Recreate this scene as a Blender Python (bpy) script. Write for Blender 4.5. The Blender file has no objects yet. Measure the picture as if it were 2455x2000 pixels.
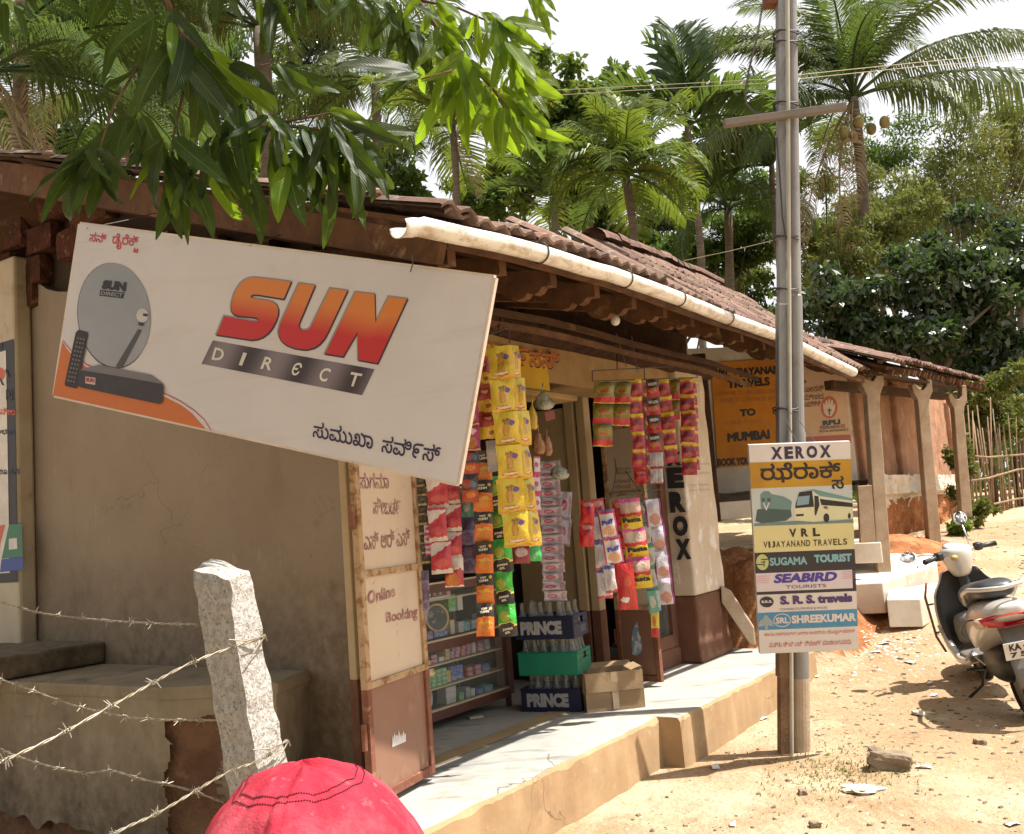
import bpy, math, random
import numpy as np
from mathutils import Vector, Matrix, noise as mnoise
from mathutils.geometry import tessellate_polygon, delaunay_2d_cdt
random.seed(7)
sc = bpy.context.scene
COL = sc.collection
# ------------------------------------------------------------------ camera
FPX, CU, CV, HCAM = 2300.0, 1227.5, 1000.0, 1.48
ROLL = math.atan(.075); PITCH = math.atan(252*math.cos(ROLL)/FPX)
fw = Vector((0, math.cos(PITCH), math.sin(PITCH)))
_u0 = Vector((0, -math.sin(PITCH), math.cos(PITCH))); _r0 = Vector((1, 0, 0))
RT = math.cos(ROLL)*_r0-math.sin(ROLL)*_u0
UP = math.cos(ROLL)*_u0+math.sin(ROLL)*_r0
CAM = Vector((0, 0, HCAM))
cd = bpy.data.cameras.new('camera'); co = bpy.data.objects.new('camera', cd); COL.objects.link(co)
m3 = Matrix((RT, UP, -fw)).transposed()
co.matrix_world = Matrix.Translation(CAM) @ m3.to_4x4()
cd.sensor_width = 36; cd.lens = 36*FPX/2455; cd.clip_start = .05; cd.clip_end = 2000
sc.camera = co
# ------------------------------------------------------------------ light
SUN_EL = math.radians(64); SUN_AZ = math.radians(-4)      # azimuth from +X towards +Y
sd = Vector((math.cos(SUN_EL)*math.cos(SUN_AZ), math.cos(SUN_EL)*math.sin(SUN_AZ), math.sin(SUN_EL)))
sl = bpy.data.lights.new('sun', 'SUN'); sl.energy = 5.0; sl.angle = math.radians(.6); sl.color = (1, .95, .88)
so = bpy.data.objects.new('sun', sl); COL.objects.link(so); so.rotation_euler = sd.to_track_quat('Z', 'Y').to_euler()
w = bpy.data.worlds.new('World'); sc.world = w; w.use_nodes = True
wn = w.node_tree; sky = wn.nodes.new('ShaderNodeTexSky'); sky.sky_type = 'NISHITA'; sky.sun_disc = False
sky.sun_elevation = SUN_EL; sky.sun_rotation = math.radians(90)-SUN_AZ; sky.air_density = 1.0; sky.dust_density = 4.5; sky.ozone_density = .6
wn.nodes['Background'].inputs[1].default_value = .085
hz = wn.nodes.new('ShaderNodeMix'); hz.data_type = 'RGBA'; hz.inputs[0].default_value = .8; hz.inputs[7].default_value = (7.9, 7.8, 7.8, 1)   # milky dry-season haze over the whole sky
wn.links.new(sky.outputs[0], hz.inputs[6]); wn.links.new(hz.outputs[2], wn.nodes['Background'].inputs[0])
sc.view_settings.view_transform = 'Standard'; sc.view_settings.look = 'None'; sc.view_settings.gamma = 1
sc.view_settings.use_curve_mapping = False; sc.view_settings.exposure = .93
sc.render.engine = 'CYCLES'
sc.cycles.max_bounces = 6; sc.cycles.diffuse_bounces = 2; sc.cycles.transparent_max_bounces = 6; sc.cycles.use_denoising = True
# ------------------------------------------------------------------ places
def ray(u, v): return fw*FPX+RT*(u-CU)-UP*(v-CV)
def onz(u, v, z):
    r = ray(u, v); return CAM+r*((z-HCAM)/r.z)
def ony(u, v, y):
    r = ray(u, v); return CAM+r*(y/r.y)
def onplane(u, v, p, n):
    r = ray(u, v); return CAM+r*((p-CAM).dot(n)/r.dot(n))
OO = Vector((-.69, 4.4, 0)); AA = math.atan2(.833, .553)
E1 = Vector((math.cos(AA), math.sin(AA), 0)); E2 = Vector((-math.sin(AA), math.cos(AA), 0)); EZ = Vector((0, 0, 1))
def S(s, d, z): return OO+E1*s+E2*d+Vector((0, 0, z))
def onw(u, v, d): return onplane(u, v, OO+E2*d, E2)
def ons(u, v, s): return onplane(u, v, OO+E1*s, E1)
def SD(p):
    q = p-OO; return q.dot(E1), q.dot(E2)
def ss(a, b, x):
    t = min(1, max(0, (x-a)/(b-a))); return t*t*(3-2*t)
def nz(x, y, z=0.): return mnoise.noise(Vector((x, y, z)))
# ------------------------------------------------------------------ mesh builder
class MB:
    def __init__(s): s.v = []; s.f = []; s.uv = []; s.mi = []; s.gr = []
    def add(s, vs, fs, uvs=None, mi=0):
        o = len(s.v); s.v += [Vector(p) for p in vs]; s.uv += (list(uvs) if uvs else [(0, 0)]*len(vs))
        for f in fs: s.f.append([i+o for i in f]); s.mi.append(mi)
        return s
    def box(s, c, sx, sy, sz, M=None, mi=0, taper=1):
        vs = []
        for z in (-1, 1):
            k = taper if z > 0 else 1
            for x, y in ((-1, -1), (1, -1), (1, 1), (-1, 1)):
                p = Vector((x*sx/2*k, y*sy/2*k, z*sz/2)); vs.append((M @ p if M else p)+Vector(c))
        return s.add(vs, [(3, 2, 1, 0), (4, 5, 6, 7), (0, 1, 5, 4), (1, 2, 6, 5), (2, 3, 7, 6), (3, 0, 4, 7)], mi=mi)
    def sbox(s, s0, s1, d0, d1, z0, z1, mi=0):     # box in the shop's own frame
        vs = [S(a, b, c) for c in (z0, z1) for a, b in ((s0, d0), (s1, d0), (s1, d1), (s0, d1))]
        return s.add(vs, [(3, 2, 1, 0), (4, 5, 6, 7), (0, 1, 5, 4), (1, 2, 6, 5), (2, 3, 7, 6), (3, 0, 4, 7)], mi=mi)
    def beam(s, a, b, w, h, up=EZ, mi=0):
        a = Vector(a); b = Vector(b); t = (b-a).normalized(); x = t.cross(up).normalized(); y = x.cross(t)
        vs = [p+x*i*w/2+y*j*h/2 for p in (a, b) for i, j in ((-1, -1), (1, -1), (1, 1), (-1, 1))]
        return s.add(vs, [(0, 1, 2, 3), (7, 6, 5, 4), (4, 5, 1, 0), (5, 6, 2, 1), (6, 7, 3, 2), (7, 4, 0, 3)], mi=mi)
    def tube(s, pts, r, n=8, cap=True, mi=0):
        pts = [Vector(p) for p in pts]; R = r if isinstance(r, (list, tuple)) else [r]*len(pts)
        rings = []; ref = None
        for i, p in enumerate(pts):
            t = (pts[min(i+1, len(pts)-1)]-pts[max(i-1, 0)]).normalized()
            if ref is None: ref = Vector((0, 0, 1)) if abs(t.z) < .9 else Vector((1, 0, 0))
            x = t.cross(ref).normalized(); y = t.cross(x); ref = -y if False else ref
            rings.append([p+(x*math.cos(2*math.pi*k/n)+y*math.sin(2*math.pi*k/n))*R[i] for k in range(n)])
        return s.loft(rings, cap, mi=mi)
    def loft(s, rings, cap=True, closed=True, mi=0, uv=False):
        n = len(rings[0]); vs = [p for r in rings for p in r]; fs = []
        for i in range(len(rings)-1):
            for k in range(n if closed else n-1):
                k2 = (k+1) % n; fs.append((i*n+k, i*n+k2, (i+1)*n+k2, (i+1)*n+k))
        if cap and closed: fs.append(tuple(range(n-1, -1, -1))); fs.append(tuple((len(rings)-1)*n+k for k in range(n)))
        return s.add(vs, fs, mi=mi, uvs=[(k/max(1, n-1), i/max(1, len(rings)-1)) for i in range(len(rings)) for k in range(n)] if uv else None)
    def ball(s, c, rx, ry=None, rz=None, n=12, m=8, M=None, mi=0):
        ry = ry or rx; rz = rz or rx; c = Vector(c); rings = []
        for j in range(m+1):
            a = math.pi*j/m; a = min(max(a, .02), math.pi-.02)
            rings.append([c+(M @ q if M else q) for q in [Vector((rx*math.sin(a)*math.cos(2*math.pi*k/n), ry*math.sin(a)*math.sin(2*math.pi*k/n), rz*math.cos(a))) for k in range(n)]])
        return s.loft(rings[::-1], mi=mi)
    def lathe(s, c, prof, n=16, ax=None, mi=0, cap=True):
        c = Vector(c); M = (ax or EZ).to_track_quat('Z', 'Y').to_matrix()
        return s.loft([[c+M @ Vector((r*math.cos(2*math.pi*k/n), r*math.sin(2*math.pi*k/n), z)) for k in range(n)] for r, z in prof], mi=mi, cap=cap)
    def poly(s, pts, mi=0, uvs=None):
        t = tessellate_polygon([[Vector(p) for p in pts]]); return s.add(pts, [tuple(f) for f in t], mi=mi, uvs=uvs)
    def prism(s, pts, off, mi=0):      # flat outline pushed by a vector
        n = len(pts); pts = [Vector(p) for p in pts]; q = [p+off for p in pts]
        t = [tuple(f) for f in tessellate_polygon([pts])]
        return s.add(pts+q, t+[tuple(n+i for i in f[::-1]) for f in t]+[(i, (i+1) % n, n+(i+1) % n, n+i) for i in range(n)], mi=mi)
    def grid(s, fn, nu, nv, mi=0):
        vs = []; uv = []
        for j in range(nv+1):
            for i in range(nu+1): vs.append(fn(i/nu, j/nv)); uv.append((i/nu, j/nv))
        return s.add(vs, [(j*(nu+1)+i, j*(nu+1)+i+1, (j+1)*(nu+1)+i+1, (j+1)*(nu+1)+i) for j in range(nv) for i in range(nu)], uvs=uv, mi=mi)
    def mesh(s, name, mats, smooth=False, off=None):
        me = bpy.data.meshes.new(name); o = off or Vector((0, 0, 0))
        me.from_pydata([tuple(p-o) for p in s.v], [], s.f)
        ul = me.uv_layers.new(name='UVMap')
        idx = np.empty(len(me.loops), dtype=np.int32); me.loops.foreach_get('vertex_index', idx)
        ul.data.foreach_set('uv', np.array(s.uv, dtype=np.float32)[idx].ravel())
        if not isinstance(mats, (list, tuple)): mats = [mats]
        for m in mats: me.materials.append(m)
        if len(mats) > 1: me.polygons.foreach_set('material_index', s.mi)
        if smooth: me.polygons.foreach_set('use_smooth', [True]*len(me.polygons))
        me.update(); return me
def fixn(me):
    import bmesh
    b = bmesh.new(); b.from_mesh(me); bmesh.ops.recalc_face_normals(b, faces=b.faces); b.to_mesh(me); b.free()
def wloc(o):
    l = Vector((0, 0, 0))
    while o: l = l+o.location; o = o.parent
    return l
def link(name, me, parent=None):
    o = bpy.data.objects.new(name, me); COL.objects.link(o); o.parent = parent; return o
def part(name, mb, mat, parent=None, smooth=False, bevel=0, label=None, kind=None, fix=True, seg=2):
    off = wloc(parent) if parent else Vector((0, 0, 0))
    if len(mb.gr) > 1 and parent:      # every word of a printed text is a piece of its own
        G = mb.gr+[(len(mb.v), len(mb.f))]
        if G[0][0] > 0: G = [(0, 0)]+G
        o = None
        for (v0, f0), (v1, f1) in zip(G, G[1:]):
            if f1 <= f0: continue
            q = MB(); q.v = mb.v[v0:v1]; q.uv = mb.uv[v0:v1]; q.f = [[i-v0 for i in f] for f in mb.f[f0:f1]]; q.mi = mb.mi[f0:f1]; o = part(name, q, mat, parent)
        return o
    me = mb.mesh(name, mat, smooth, off)
    if fix: fixn(me)
    o = link(name, me, parent)
    if bevel: b = o.modifiers.new('bevel', 'BEVEL'); b.width = bevel; b.segments = seg; b.limit_method = 'ANGLE'; b.angle_limit = .6
    if label: o['label'] = label
    if kind: o['kind'] = kind
    return o
def thing(name, loc, label, cat, group=None, rz=0):
    o = bpy.data.objects.new(name, None); COL.objects.link(o); o.location = loc; o.rotation_euler.z = rz; o.empty_display_size = .1
    o['label'] = label; o['category'] = cat
    if group: o['group'] = group
    return o
def tagt(o, label, cat, group=None):
    # a single-mesh thing: move its origin to its base
    me = o.data; n = len(me.vertices); a = np.empty(n*3, dtype=np.float32); me.vertices.foreach_get('co', a); a = a.reshape(-1, 3)
    c = Vector(((a[:, 0].min()+a[:, 0].max())/2, (a[:, 1].min()+a[:, 1].max())/2, a[:, 2].min()))
    me.transform(Matrix.Translation(-c)); o.location = o.location+c
    o['label'] = label; o['category'] = cat
    if group: o['group'] = group
    return o
# ------------------------------------------------------------------ materials
def _n(nt, t, **k):
    n = nt.nodes.new('ShaderNode'+t)
    for a, b in k.items():
        if a.startswith('i_'): n.inputs[a[2:].replace('_', ' ')].default_value = b
        else: setattr(n, a, b)
    return n
def rgba(c): return (c[0], c[1], c[2], 1)
def mixc(nt, fac, a, b, mode='MIX'):
    m = nt.nodes.new('ShaderNodeMix'); m.data_type = 'RGBA'; m.blend_type = mode
    for sock, val in ((m.inputs[0], fac), (m.inputs[6], a), (m.inputs[7], b)):
        if hasattr(val, 'links') or hasattr(val, 'is_linked'): nt.links.new(val, sock)
        elif isinstance(val, (int, float)): sock.default_value = val
        else: sock.default_value = rgba(val)
    return m.outputs[2]
def mth(nt, op, a, b=0., clamp=False):
    m = nt.nodes.new('ShaderNodeMath'); m.operation = op; m.use_clamp = clamp
    for i, v in enumerate((a, b)):
        if hasattr(v, 'is_linked'): nt.links.new(v, m.inputs[i])
        else: m.inputs[i].default_value = v
    return m.outputs[0]
def rng(nt, v, a, b, c=0., d=1.):
    m = nt.nodes.new('ShaderNodeMapRange'); nt.links.new(v, m.inputs[0])
    for i, x in enumerate((a, b, c, d)): m.inputs[i+1].default_value = x
    return m.outputs[0]
def noi(nt, scale, detail=5, rough=.6, coord='Object', off=0., stretch=None, dist=0.):
    tc = nt.nodes.new('ShaderNodeTexCoord'); mp = nt.nodes.new('ShaderNodeMapping')
    nt.links.new(tc.outputs[coord], mp.inputs[0]); mp.inputs['Location'].default_value = (off, off*1.7, off*.6)
    if stretch: mp.inputs['Scale'].default_value = stretch
    n = _n(nt, 'TexNoise', i_Scale=scale, i_Detail=detail, i_Roughness=rough, i_Distortion=dist); nt.links.new(mp.outputs[0], n.inputs['Vector'])
    return n.outputs[0]
MATS = {}
def cracks(m, scale=1.6, width=.012, strength=.7, lo=.5):
    """fine irregular cracks worn into a surface"""
    nt = m.node_tree; b = nt.nodes['Principled BSDF']; src = b.inputs['Base Color'].links[0].from_socket
    tc = nt.nodes.new('ShaderNodeTexCoord'); ns = _n(nt, 'TexNoise', i_Scale=2.2, i_Detail=6.); nt.links.new(tc.outputs['Object'], ns.inputs['Vector'])
    ad = nt.nodes.new('ShaderNodeVectorMath'); ad.operation = 'MULTIPLY_ADD'; nt.links.new(ns.outputs['Color'], ad.inputs[0]); ad.inputs[1].default_value = (.5, .5, .5); nt.links.new(tc.outputs['Object'], ad.inputs[2])
    v = _n(nt, 'TexVoronoi', feature='DISTANCE_TO_EDGE', i_Scale=scale); nt.links.new(ad.outputs[0], v.inputs['Vector'])
    k = mth(nt, 'MULTIPLY', rng(nt, v.outputs['Distance'], 0, width, 1, 0), rng(nt, noi(nt, .9, 3, off=7.), lo, lo+.1, 0, strength))
    nt.links.new(mixc(nt, k, src, (.05, .035, .025)), b.inputs['Base Color'])
def mat(name, col, col2=None, scale=6., lo=.38, hi=.62, rough=.8, bump=.15, bscale=60., bdist=.01, metal=0., layers=(), vary=0., sub=0., coat=0., spec=.5, stretch=None, trans=None, rvar=0., coord='Object'):
    """layers: (colour, scale, lo, hi, strength, stretch)"""
    m = bpy.data.materials.new(name); m.use_nodes = True; nt = m.node_tree; b = nt.nodes['Principled BSDF']
    b.inputs['Roughness'].default_value = rough; b.inputs['Metallic'].default_value = metal
    b.inputs['Specular IOR Level'].default_value = min(spec, .15) if rough > .65 else (.18 if trans and spec <= .5 else spec)
    if coat: b.inputs['Coat Weight'].default_value = coat; b.inputs['Coat Roughness'].default_value = .15
    n = noi(nt, scale, 6, .62, stretch=stretch, coord=coord)
    if col2 is None: col2 = tuple(x*.82 for x in col)
    c = mixc(nt, rng(nt, n, lo, hi), col, col2)
    for i, L in enumerate(layers):
        lc, lsc, llo, lhi, st = L[:5]; lstr = L[5] if len(L) > 5 else None
        ln = noi(nt, lsc, 7, .68, off=3.1*(i+1), stretch=lstr, coord=coord)
        c = mixc(nt, rng(nt, ln, llo, lhi, 0, st), c, lc)
    if vary:
        oi = nt.nodes.new('ShaderNodeObjectInfo'); h = nt.nodes.new('ShaderNodeHueSaturation'); nt.links.new(c, h.inputs['Color'])
        nt.links.new(rng(nt, oi.outputs['Random'], 0, 1, 1-vary, 1+vary), h.inputs['Value'])
        nt.links.new(rng(nt, mth(nt, 'FRACT', mth(nt, 'MULTIPLY', oi.outputs['Random'], 7.3)), 0, 1, .5-vary*.04, .5+vary*.04), h.inputs['Hue']); c = h.outputs[0]
    nt.links.new(c, b.inputs['Base Color'])
    if rvar: nt.links.new(rng(nt, noi(nt, scale*2.3, 4, .6, off=9.), .3, .7, max(0, rough-rvar), min(1, rough+rvar)), b.inputs['Roughness'])
    if bump:
        bn = noi(nt, bscale, 6, .65, off=5.); bp = _n(nt, 'Bump', i_Strength=bump, i_Distance=bdist); nt.links.new(bn, bp.inputs['Height']); nt.links.new(bp.outputs[0], b.inputs['Normal'])
    if trans:
        tr = nt.nodes.new('ShaderNodeBsdfTranslucent'); nt.links.new(mixc(nt, .75, c, trans), tr.inputs[0])
        mx = nt.nodes.new('ShaderNodeMixShader'); mx.inputs[0].default_value = .3
        nt.links.new(b.outputs[0], mx.inputs[1]); nt.links.new(tr.outputs[0], mx.inputs[2]); nt.links.new(mx.outputs[0], nt.nodes['Material Output'].inputs[0])
    MATS[name] = m; return m
def ink(name, col, rough=.6, wear=0., under=(.6, .55, .48)):
    return mat(name, col, tuple(x*.9+.01 for x in col), scale=30, rough=rough, bump=0, layers=((under, 45, .56, .66, wear),) if wear else ())
# ------------------------------------------------------------------ lettering
_tc = {}
def text2d(s, bold=0., tight=True):
    key = (s, bold)
    if key in _tc: return _tc[key]
    cu = bpy.data.curves.new('t', 'FONT'); cu.body = s; cu.size = 1; cu.fill_mode = 'NONE'; cu.resolution_u = 3
    o = bpy.data.objects.new('t', cu); COL.objects.link(o)
    dg = bpy.context.evaluated_depsgraph_get(); me = bpy.data.meshes.new_from_object(o.evaluated_get(dg))
    vs = [v.co.copy() for v in me.vertices]; adj = {}
    for e in me.edges: a, b = e.vertices; adj.setdefault(a, []).append(b); adj.setdefault(b, []).append(a)
    seen = set(); loops = []
    for i in range(len(vs)):
        if i in seen or i not in adj: continue
        lp = [i]; seen.add(i); nx = i+1 if (i+1) in adj[i] else adj[i][0]
        while nx is not None and nx not in seen:
            lp.append(nx); seen.add(nx); c = [k for k in adj[nx] if k not in seen]; nx = c[0] if c else None
        if len(lp) > 2: loops.append([Vector((vs[k].x, vs[k].y)) for k in lp])
    bpy.data.objects.remove(o); bpy.data.curves.remove(cu); bpy.data.meshes.remove(me)
    def area(l): return sum(a.x*b.y-b.x*a.y for a, b in zip(l, l[1:]+l[:1]))/2
    if loops:
        big = max(loops, key=lambda l: abs(area(l)))
        if area(big) < 0: loops = [l[::-1] for l in loops]
    if bold:
        out = []
        for l in loops:
            n = len(l); q = []
            for i in range(n):
                a, b, c = l[i-1], l[i], l[(i+1) % n]; t1 = (b-a); t2 = (c-b)
                if t1.length < 1e-6 or t2.length < 1e-6: q.append(b); continue
                t1.normalize(); t2.normalize(); nn = Vector((t1.y+t2.y, -t1.x-t2.x))
                if nn.length < .3: q.append(b); continue
                nn.normalize(); k = 1/max(.5, nn.dot(Vector((t1.y, -t1.x)))); q.append(b+nn*bold*k)
            out.append(q)
        loops = out
    V = []; Ed = []
    for l in loops:
        o0 = len(V); V += l; Ed += [(o0+i, o0+(i+1) % len(l)) for i in range(len(l))]
    if not V: _tc[key] = ([], []); return _tc[key]
    r = delaunay_2d_cdt(V, Ed, [], 0, 1e-5); P = np.array([tuple(p) for p in r[0]]); T = np.array(r[2])
    C = P[T].mean(axis=1); wnd = np.zeros(len(C))
    for l in loops:
        A = np.array([tuple(p) for p in l]); B = np.roll(A, -1, axis=0)
        for a, b in zip(A, B):
            up = (a[1] <= C[:, 1]) & (b[1] > C[:, 1]); dn = (a[1] > C[:, 1]) & (b[1] <= C[:, 1])
            cr = (b[0]-a[0])*(C[:, 1]-a[1])-(C[:, 0]-a[0])*(b[1]-a[1])
            wnd += (up & (cr > 0)).astype(int)-(dn & (cr < 0)).astype(int)
    T = T[wnd > 0]; used = np.unique(T); mp = {int(k): i for i, k in enumerate(used)}
    P = P[used]; T = [tuple(mp[int(k)] for k in t) for t in T]
    mn = P.min(0); mxx = P.max(0); P = (P-mn)/np.maximum(mxx-mn, 1e-6)
    _tc[key] = (P.tolist(), T, (mxx-mn)[0]/(mxx-mn)[1]); return _tc[key]
def putq(mb, s, q, pl, bold=.03, mi=0, off=.0015, mirror=False):
    """text stretched over the pixel quad q = TL, TR, BR, BL on the plane pl = (point, normal)"""
    r = text2d(s, bold)
    if not r[1]: return
    TL, TR, BR, BL = [pt(pl, a, b, off) for a, b in q]
    vs = []; mb.gr.append((len(mb.v), len(mb.f)))
    for x, y in r[0]: vs.append((TL*(1-x)+TR*x)*y+(BL*(1-x)+BR*x)*(1-y))
    mb.add(vs, r[1], mi=mi)
def pt(pl, u, v, off=0.):
    p, n = pl; q = onplane(u, v, p, n); return q+n*off
def putr(mb, s, x0, y0, x1, y1, fr, bold=.03, mi=0, shear=0., off=.0015):
    """text over a rectangle of a frame fr = (origin, xdir, ydir, normal); y runs up"""
    r = text2d(s, bold)
    if not r[1]: return
    o, X, Y, N = fr; mb.gr.append((len(mb.v), len(mb.f)))
    mb.add([o+X*(x0+(x1-x0)*(x+shear*y))+Y*(y0+(y1-y0)*y)+N*off for x, y in r[0]], r[1], mi=mi)
def box_pts(x0, y0, x1, y1, fr, off=0.):
    o, X, Y, N = fr; return [o+X*a+Y*b+N*off for a, b in ((x0, y0), (x1, y0), (x1, y1), (x0, y1))]
# ------------------------------------------------------------------ materials of the place
m_ground = mat('ground_dirt', (.47, .30, .145), (.40, .235, .10), scale=.9, lo=.3, hi=.7, rough=.95, bump=.55, bscale=26, bdist=.03, spec=.2,
    layers=((.58, .44, .25), .55, .46, .6, .9), ) if False else mat('ground_dirt', (.47, .335, .20), (.39, .265, .15), scale=.9, lo=.3, hi=.7, rough=.95, bump=.9, bscale=22, bdist=.045, spec=.2,
    layers=(((.60, .49, .34), .6, .46, .64, .9), ((.36, .22, .12), 1.7, .50, .68, .75), ((.30, .20, .12), 5, .56, .7, .55), ((.2, .14, .09), 70, .6, .66, .6), ((.66, .56, .4), 9, .6, .7, .5), ((.23, .15, .08), 30, .6, .72, .55)))
m_bank = mat('red_earth', (.36, .15, .06), (.27, .10, .04), scale=3, rough=.95, bump=.8, bscale=14, bdist=.05, spec=.2, layers=(((.46, .24, .11), 5, .5, .62, .8), ((.16, .07, .035), 9, .58, .7, .7)))
m_plat = mat('cement_floor', (.42, .40, .36), (.34, .33, .30), scale=2.2, lo=.35, hi=.65, rough=.8, bump=.12, bscale=30, layers=(((.50, .46, .37), 1.1, .5, .64, .8), ((.17, .17, .165), 2.6, .52, .68, .7, (1, 3.5, 1)), ((.25, .22, .17), 9, .55, .68, .5), ((.5, .38, .2), 7, .6, .75, .5)))
m_platside = mat('ochre_cement', (.44, .30, .17), (.37, .24, .13), scale=3, rough=.9, bump=.25, bscale=20, layers=(((.32, .2, .11), 4, .56, .7, .45, (1, 1, .4)), ((.52, .41, .28), 14, .58, .7, .5), ((.2, .15, .1), 2.2, .56, .7, .5)))
m_gable = mat('grey_brown_plaster', (.30, .235, .165), (.24, .18, .125), scale=1.3, lo=.3, hi=.7, rough=.92, bump=.25, bscale=30, spec=.2, layers=(((.30, .25, .19), .8, .45, .65, .7), ((.10, .065, .04), 2.6, .62, .75, .5), ((.16, .1, .05), 22, .66, .72, .8), ((.13, .1, .07), 1.7, .55, .75, .55, (1, 1, .25)), ((.36, .3, .22), 12, .64, .7, .5, (1, 1, .3))))
m_ledge = mat('ledge_cement', (.29, .235, .16), (.21, .165, .11), scale=2.5, rough=.9, bump=.25, bscale=25, layers=(((.09, .075, .055), 3.5, .52, .68, .8, (1, 1, .5)),))
m_lat = mat('laterite', (.12, .045, .028), (.075, .03, .02), scale=9, rough=.95, bump=1., bscale=38, bdist=.03, spec=.15, vary=.3, layers=(((.36, .2, .12), 16, .56, .68, .6),))
m_mortar = mat('dark_mortar', (.06, .04, .028), rough=.95, bump=.6, bscale=20)
def splash(m, z0, z1, col, st):      # mud splashed and damp risen at the foot of a wall
    nt = m.node_tree; b = nt.nodes['Principled BSDF']; src = b.inputs['Base Color'].links[0].from_socket; tc = nt.nodes.new('ShaderNodeTexCoord'); sx = nt.nodes.new('ShaderNodeSeparateXYZ'); nt.links.new(tc.outputs['Object'], sx.inputs[0])
    h = mth(nt, 'ADD', sx.outputs[2], mth(nt, 'MULTIPLY', noi(nt, 3., 6, .7, off=2.), -.9)); k = mth(nt, 'MULTIPLY', rng(nt, h, z0-.45, z1-.45, 1, 0), rng(nt, noi(nt, 14., 6, .7, off=6.), .35, .6, .35*st, st))
    nt.links.new(mixc(nt, k, src, col), b.inputs['Base Color'])
splash(m_gable, .75, 1.5, (.10, .07, .045), .8); splash(m_ledge, .2, .75, (.07, .055, .04), .75); splash(m_platside, .0, .16, (.34, .23, .13), .7)
cracks(m_gable, 1.1, .004, .35, .54); cracks(m_ledge, 2., .008, .6, .5); cracks(m_plat, 1.3, .008, .8, .5); cracks(m_platside, 2.5, .008, .7, .5)
m_cream = mat('cream_paint', (.50, .38, .22), (.44, .32, .18), scale=3, rough=.75, bump=.08, bscale=40, layers=(((.4, .27, .15), 5, .58, .72, .6), ((.2, .1, .05), 20, .66, .73, .7)))
m_yplaster = mat('yellow_plaster', (.45, .31, .15), (.37, .23, .10), scale=2.2, rough=.9, bump=.2, bscale=25, layers=(((.3, .17, .08), 2.2, .5, .68, .7), ((.66, .5, .3), 6, .6, .7, .5)))
m_brownp = mat('brown_paint', (.17, .08, .05), (.14, .065, .04), scale=4, rough=.7, bump=.08, bscale=50, layers=(((.36, .2, .13), 3, .5, .68, .5), ((.12, .05, .03), 10, .6, .7, .5)))
m_pillar = mat('pillar_wash', (.62, .52, .4), (.56, .45, .32), scale=3, rough=.9, bump=.2, bscale=30, layers=(((.74, .7, .65), 9, .56, .64, .9, (1, 1, .5)), ((.36, .26, .17), 4, .6, .72, .4)))
m_sheet = mat('door_sheet', (.62, .50, .37), (.57, .45, .32), scale=2, rough=.55, bump=.05, bscale=20, layers=(((.34, .2, .11), 14, .63, .7, .8), ((.62, .53, .42), 2, .5, .65, .5)))
m_sheetb = mat('door_sheet_brown', (.27, .14, .095), (.24, .12, .075), scale=2, rough=.5, bump=.05, bscale=20, layers=(((.46, .32, .23), 1.5, .5, .7, .6), ((.14, .07, .04), 12, .62, .7, .7)))
m_rust = mat('rusty_frame', (.50, .36, .22), (.42, .28, .15), scale=8, rough=.75, bump=.4, bscale=60, layers=(((.22, .09, .04), 16, .5, .6, .8),))
m_rustb = mat('rusty_frame_brown', (.25, .11, .07), (.18, .075, .045), scale=10, rough=.75, bump=.4, bscale=60, layers=(((.4, .24, .15), 18, .56, .66, .7),))
m_wood = mat('old_wood', (.075, .038, .02), (.05, .026, .014), scale=5, rough=.85, bump=.4, bscale=30, stretch=(1, 1, 4), layers=(((.18, .11, .06), 6, .57, .7, .6), ((.07, .035, .02), 8, .56, .7, .6)))
m_wood2 = mat('rafter_wood', (.15, .075, .038), (.09, .045, .022), scale=6, rough=.8, bump=.3, bscale=30, layers=(((.34, .22, .13), 9, .58, .7, .6), ((.1, .05, .03), 7, .55, .7, .7)))
m_log = mat('dark_log', (.08, .04, .024), (.045, .024, .015), scale=4, rough=.9, bump=.8, bscale=14, bdist=.04, stretch=(3, 3, 1))
m_tile = mat('clay_tile', (.19, .115, .085), (.13, .08, .06), scale=8, rough=.85, bump=.4, bscale=50, vary=.35, layers=(((.33, .27, .215), 6, .5, .64, .8), ((.09, .06, .05), 9, .55, .68, .7)))
m_gut = mat('white_pvc', (.78, .76, .72), (.74, .70, .62), scale=5, rough=.35, bump=.1, bscale=60, spec=.5, layers=(((.40, .29, .17), 7, .46, .62, .75, (1.2, 1.2, 4)), ((.28, .2, .12), 22, .6, .7, .5)))
m_wire = mat('dark_wire', (.05, .04, .035), rough=.6, bump=0)
m_black = mat('dark_inside', (.02, .017, .014), rough=.95, bump=0)
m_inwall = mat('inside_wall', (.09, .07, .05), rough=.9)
# ------------------------------------------------------------------ ground
def gz(x, y):
    z = .93*ss(6.9, 12.5, y)+.35*ss(12, 24, y)
    s, d = SD(Vector((x, y, 0)))
    bank = ss(4.55, 5.15, s-.12*nz(x*2, y*2))*ss(-.75, -.1, d+.15*nz(x*1.6, y*1.6, 3))*(1-ss(6.2, 6.8, s))
    z = z*(1-bank)+max(z, 1.02+.12*nz(x*3, y*3, 5))*bank
    hp = math.exp(-(((s-7.9)/.9)**2+((d+.55)/.55)**2)); z += .3*hp
    for rd, rw in ((-2.1, .13), (-3.3, .15)): z -= .022*math.exp(-((d-rd-.25*nz(s*.5, rd))/rw)**2)*(1+.6*nz(s*3, rd)) if s > -1 else 0
    z += .022*nz(x*1.3, y*1.3)+.012*nz(x*4, y*4, 2)+.006*nz(x*11, y*11, 4)
    if y < 6.6 and d > -.75 and s < 4.6: z = z*.5-.012
    if s > .1 and d > .25 and s < 4.6: z = min(z, -.02)
    return z
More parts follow.
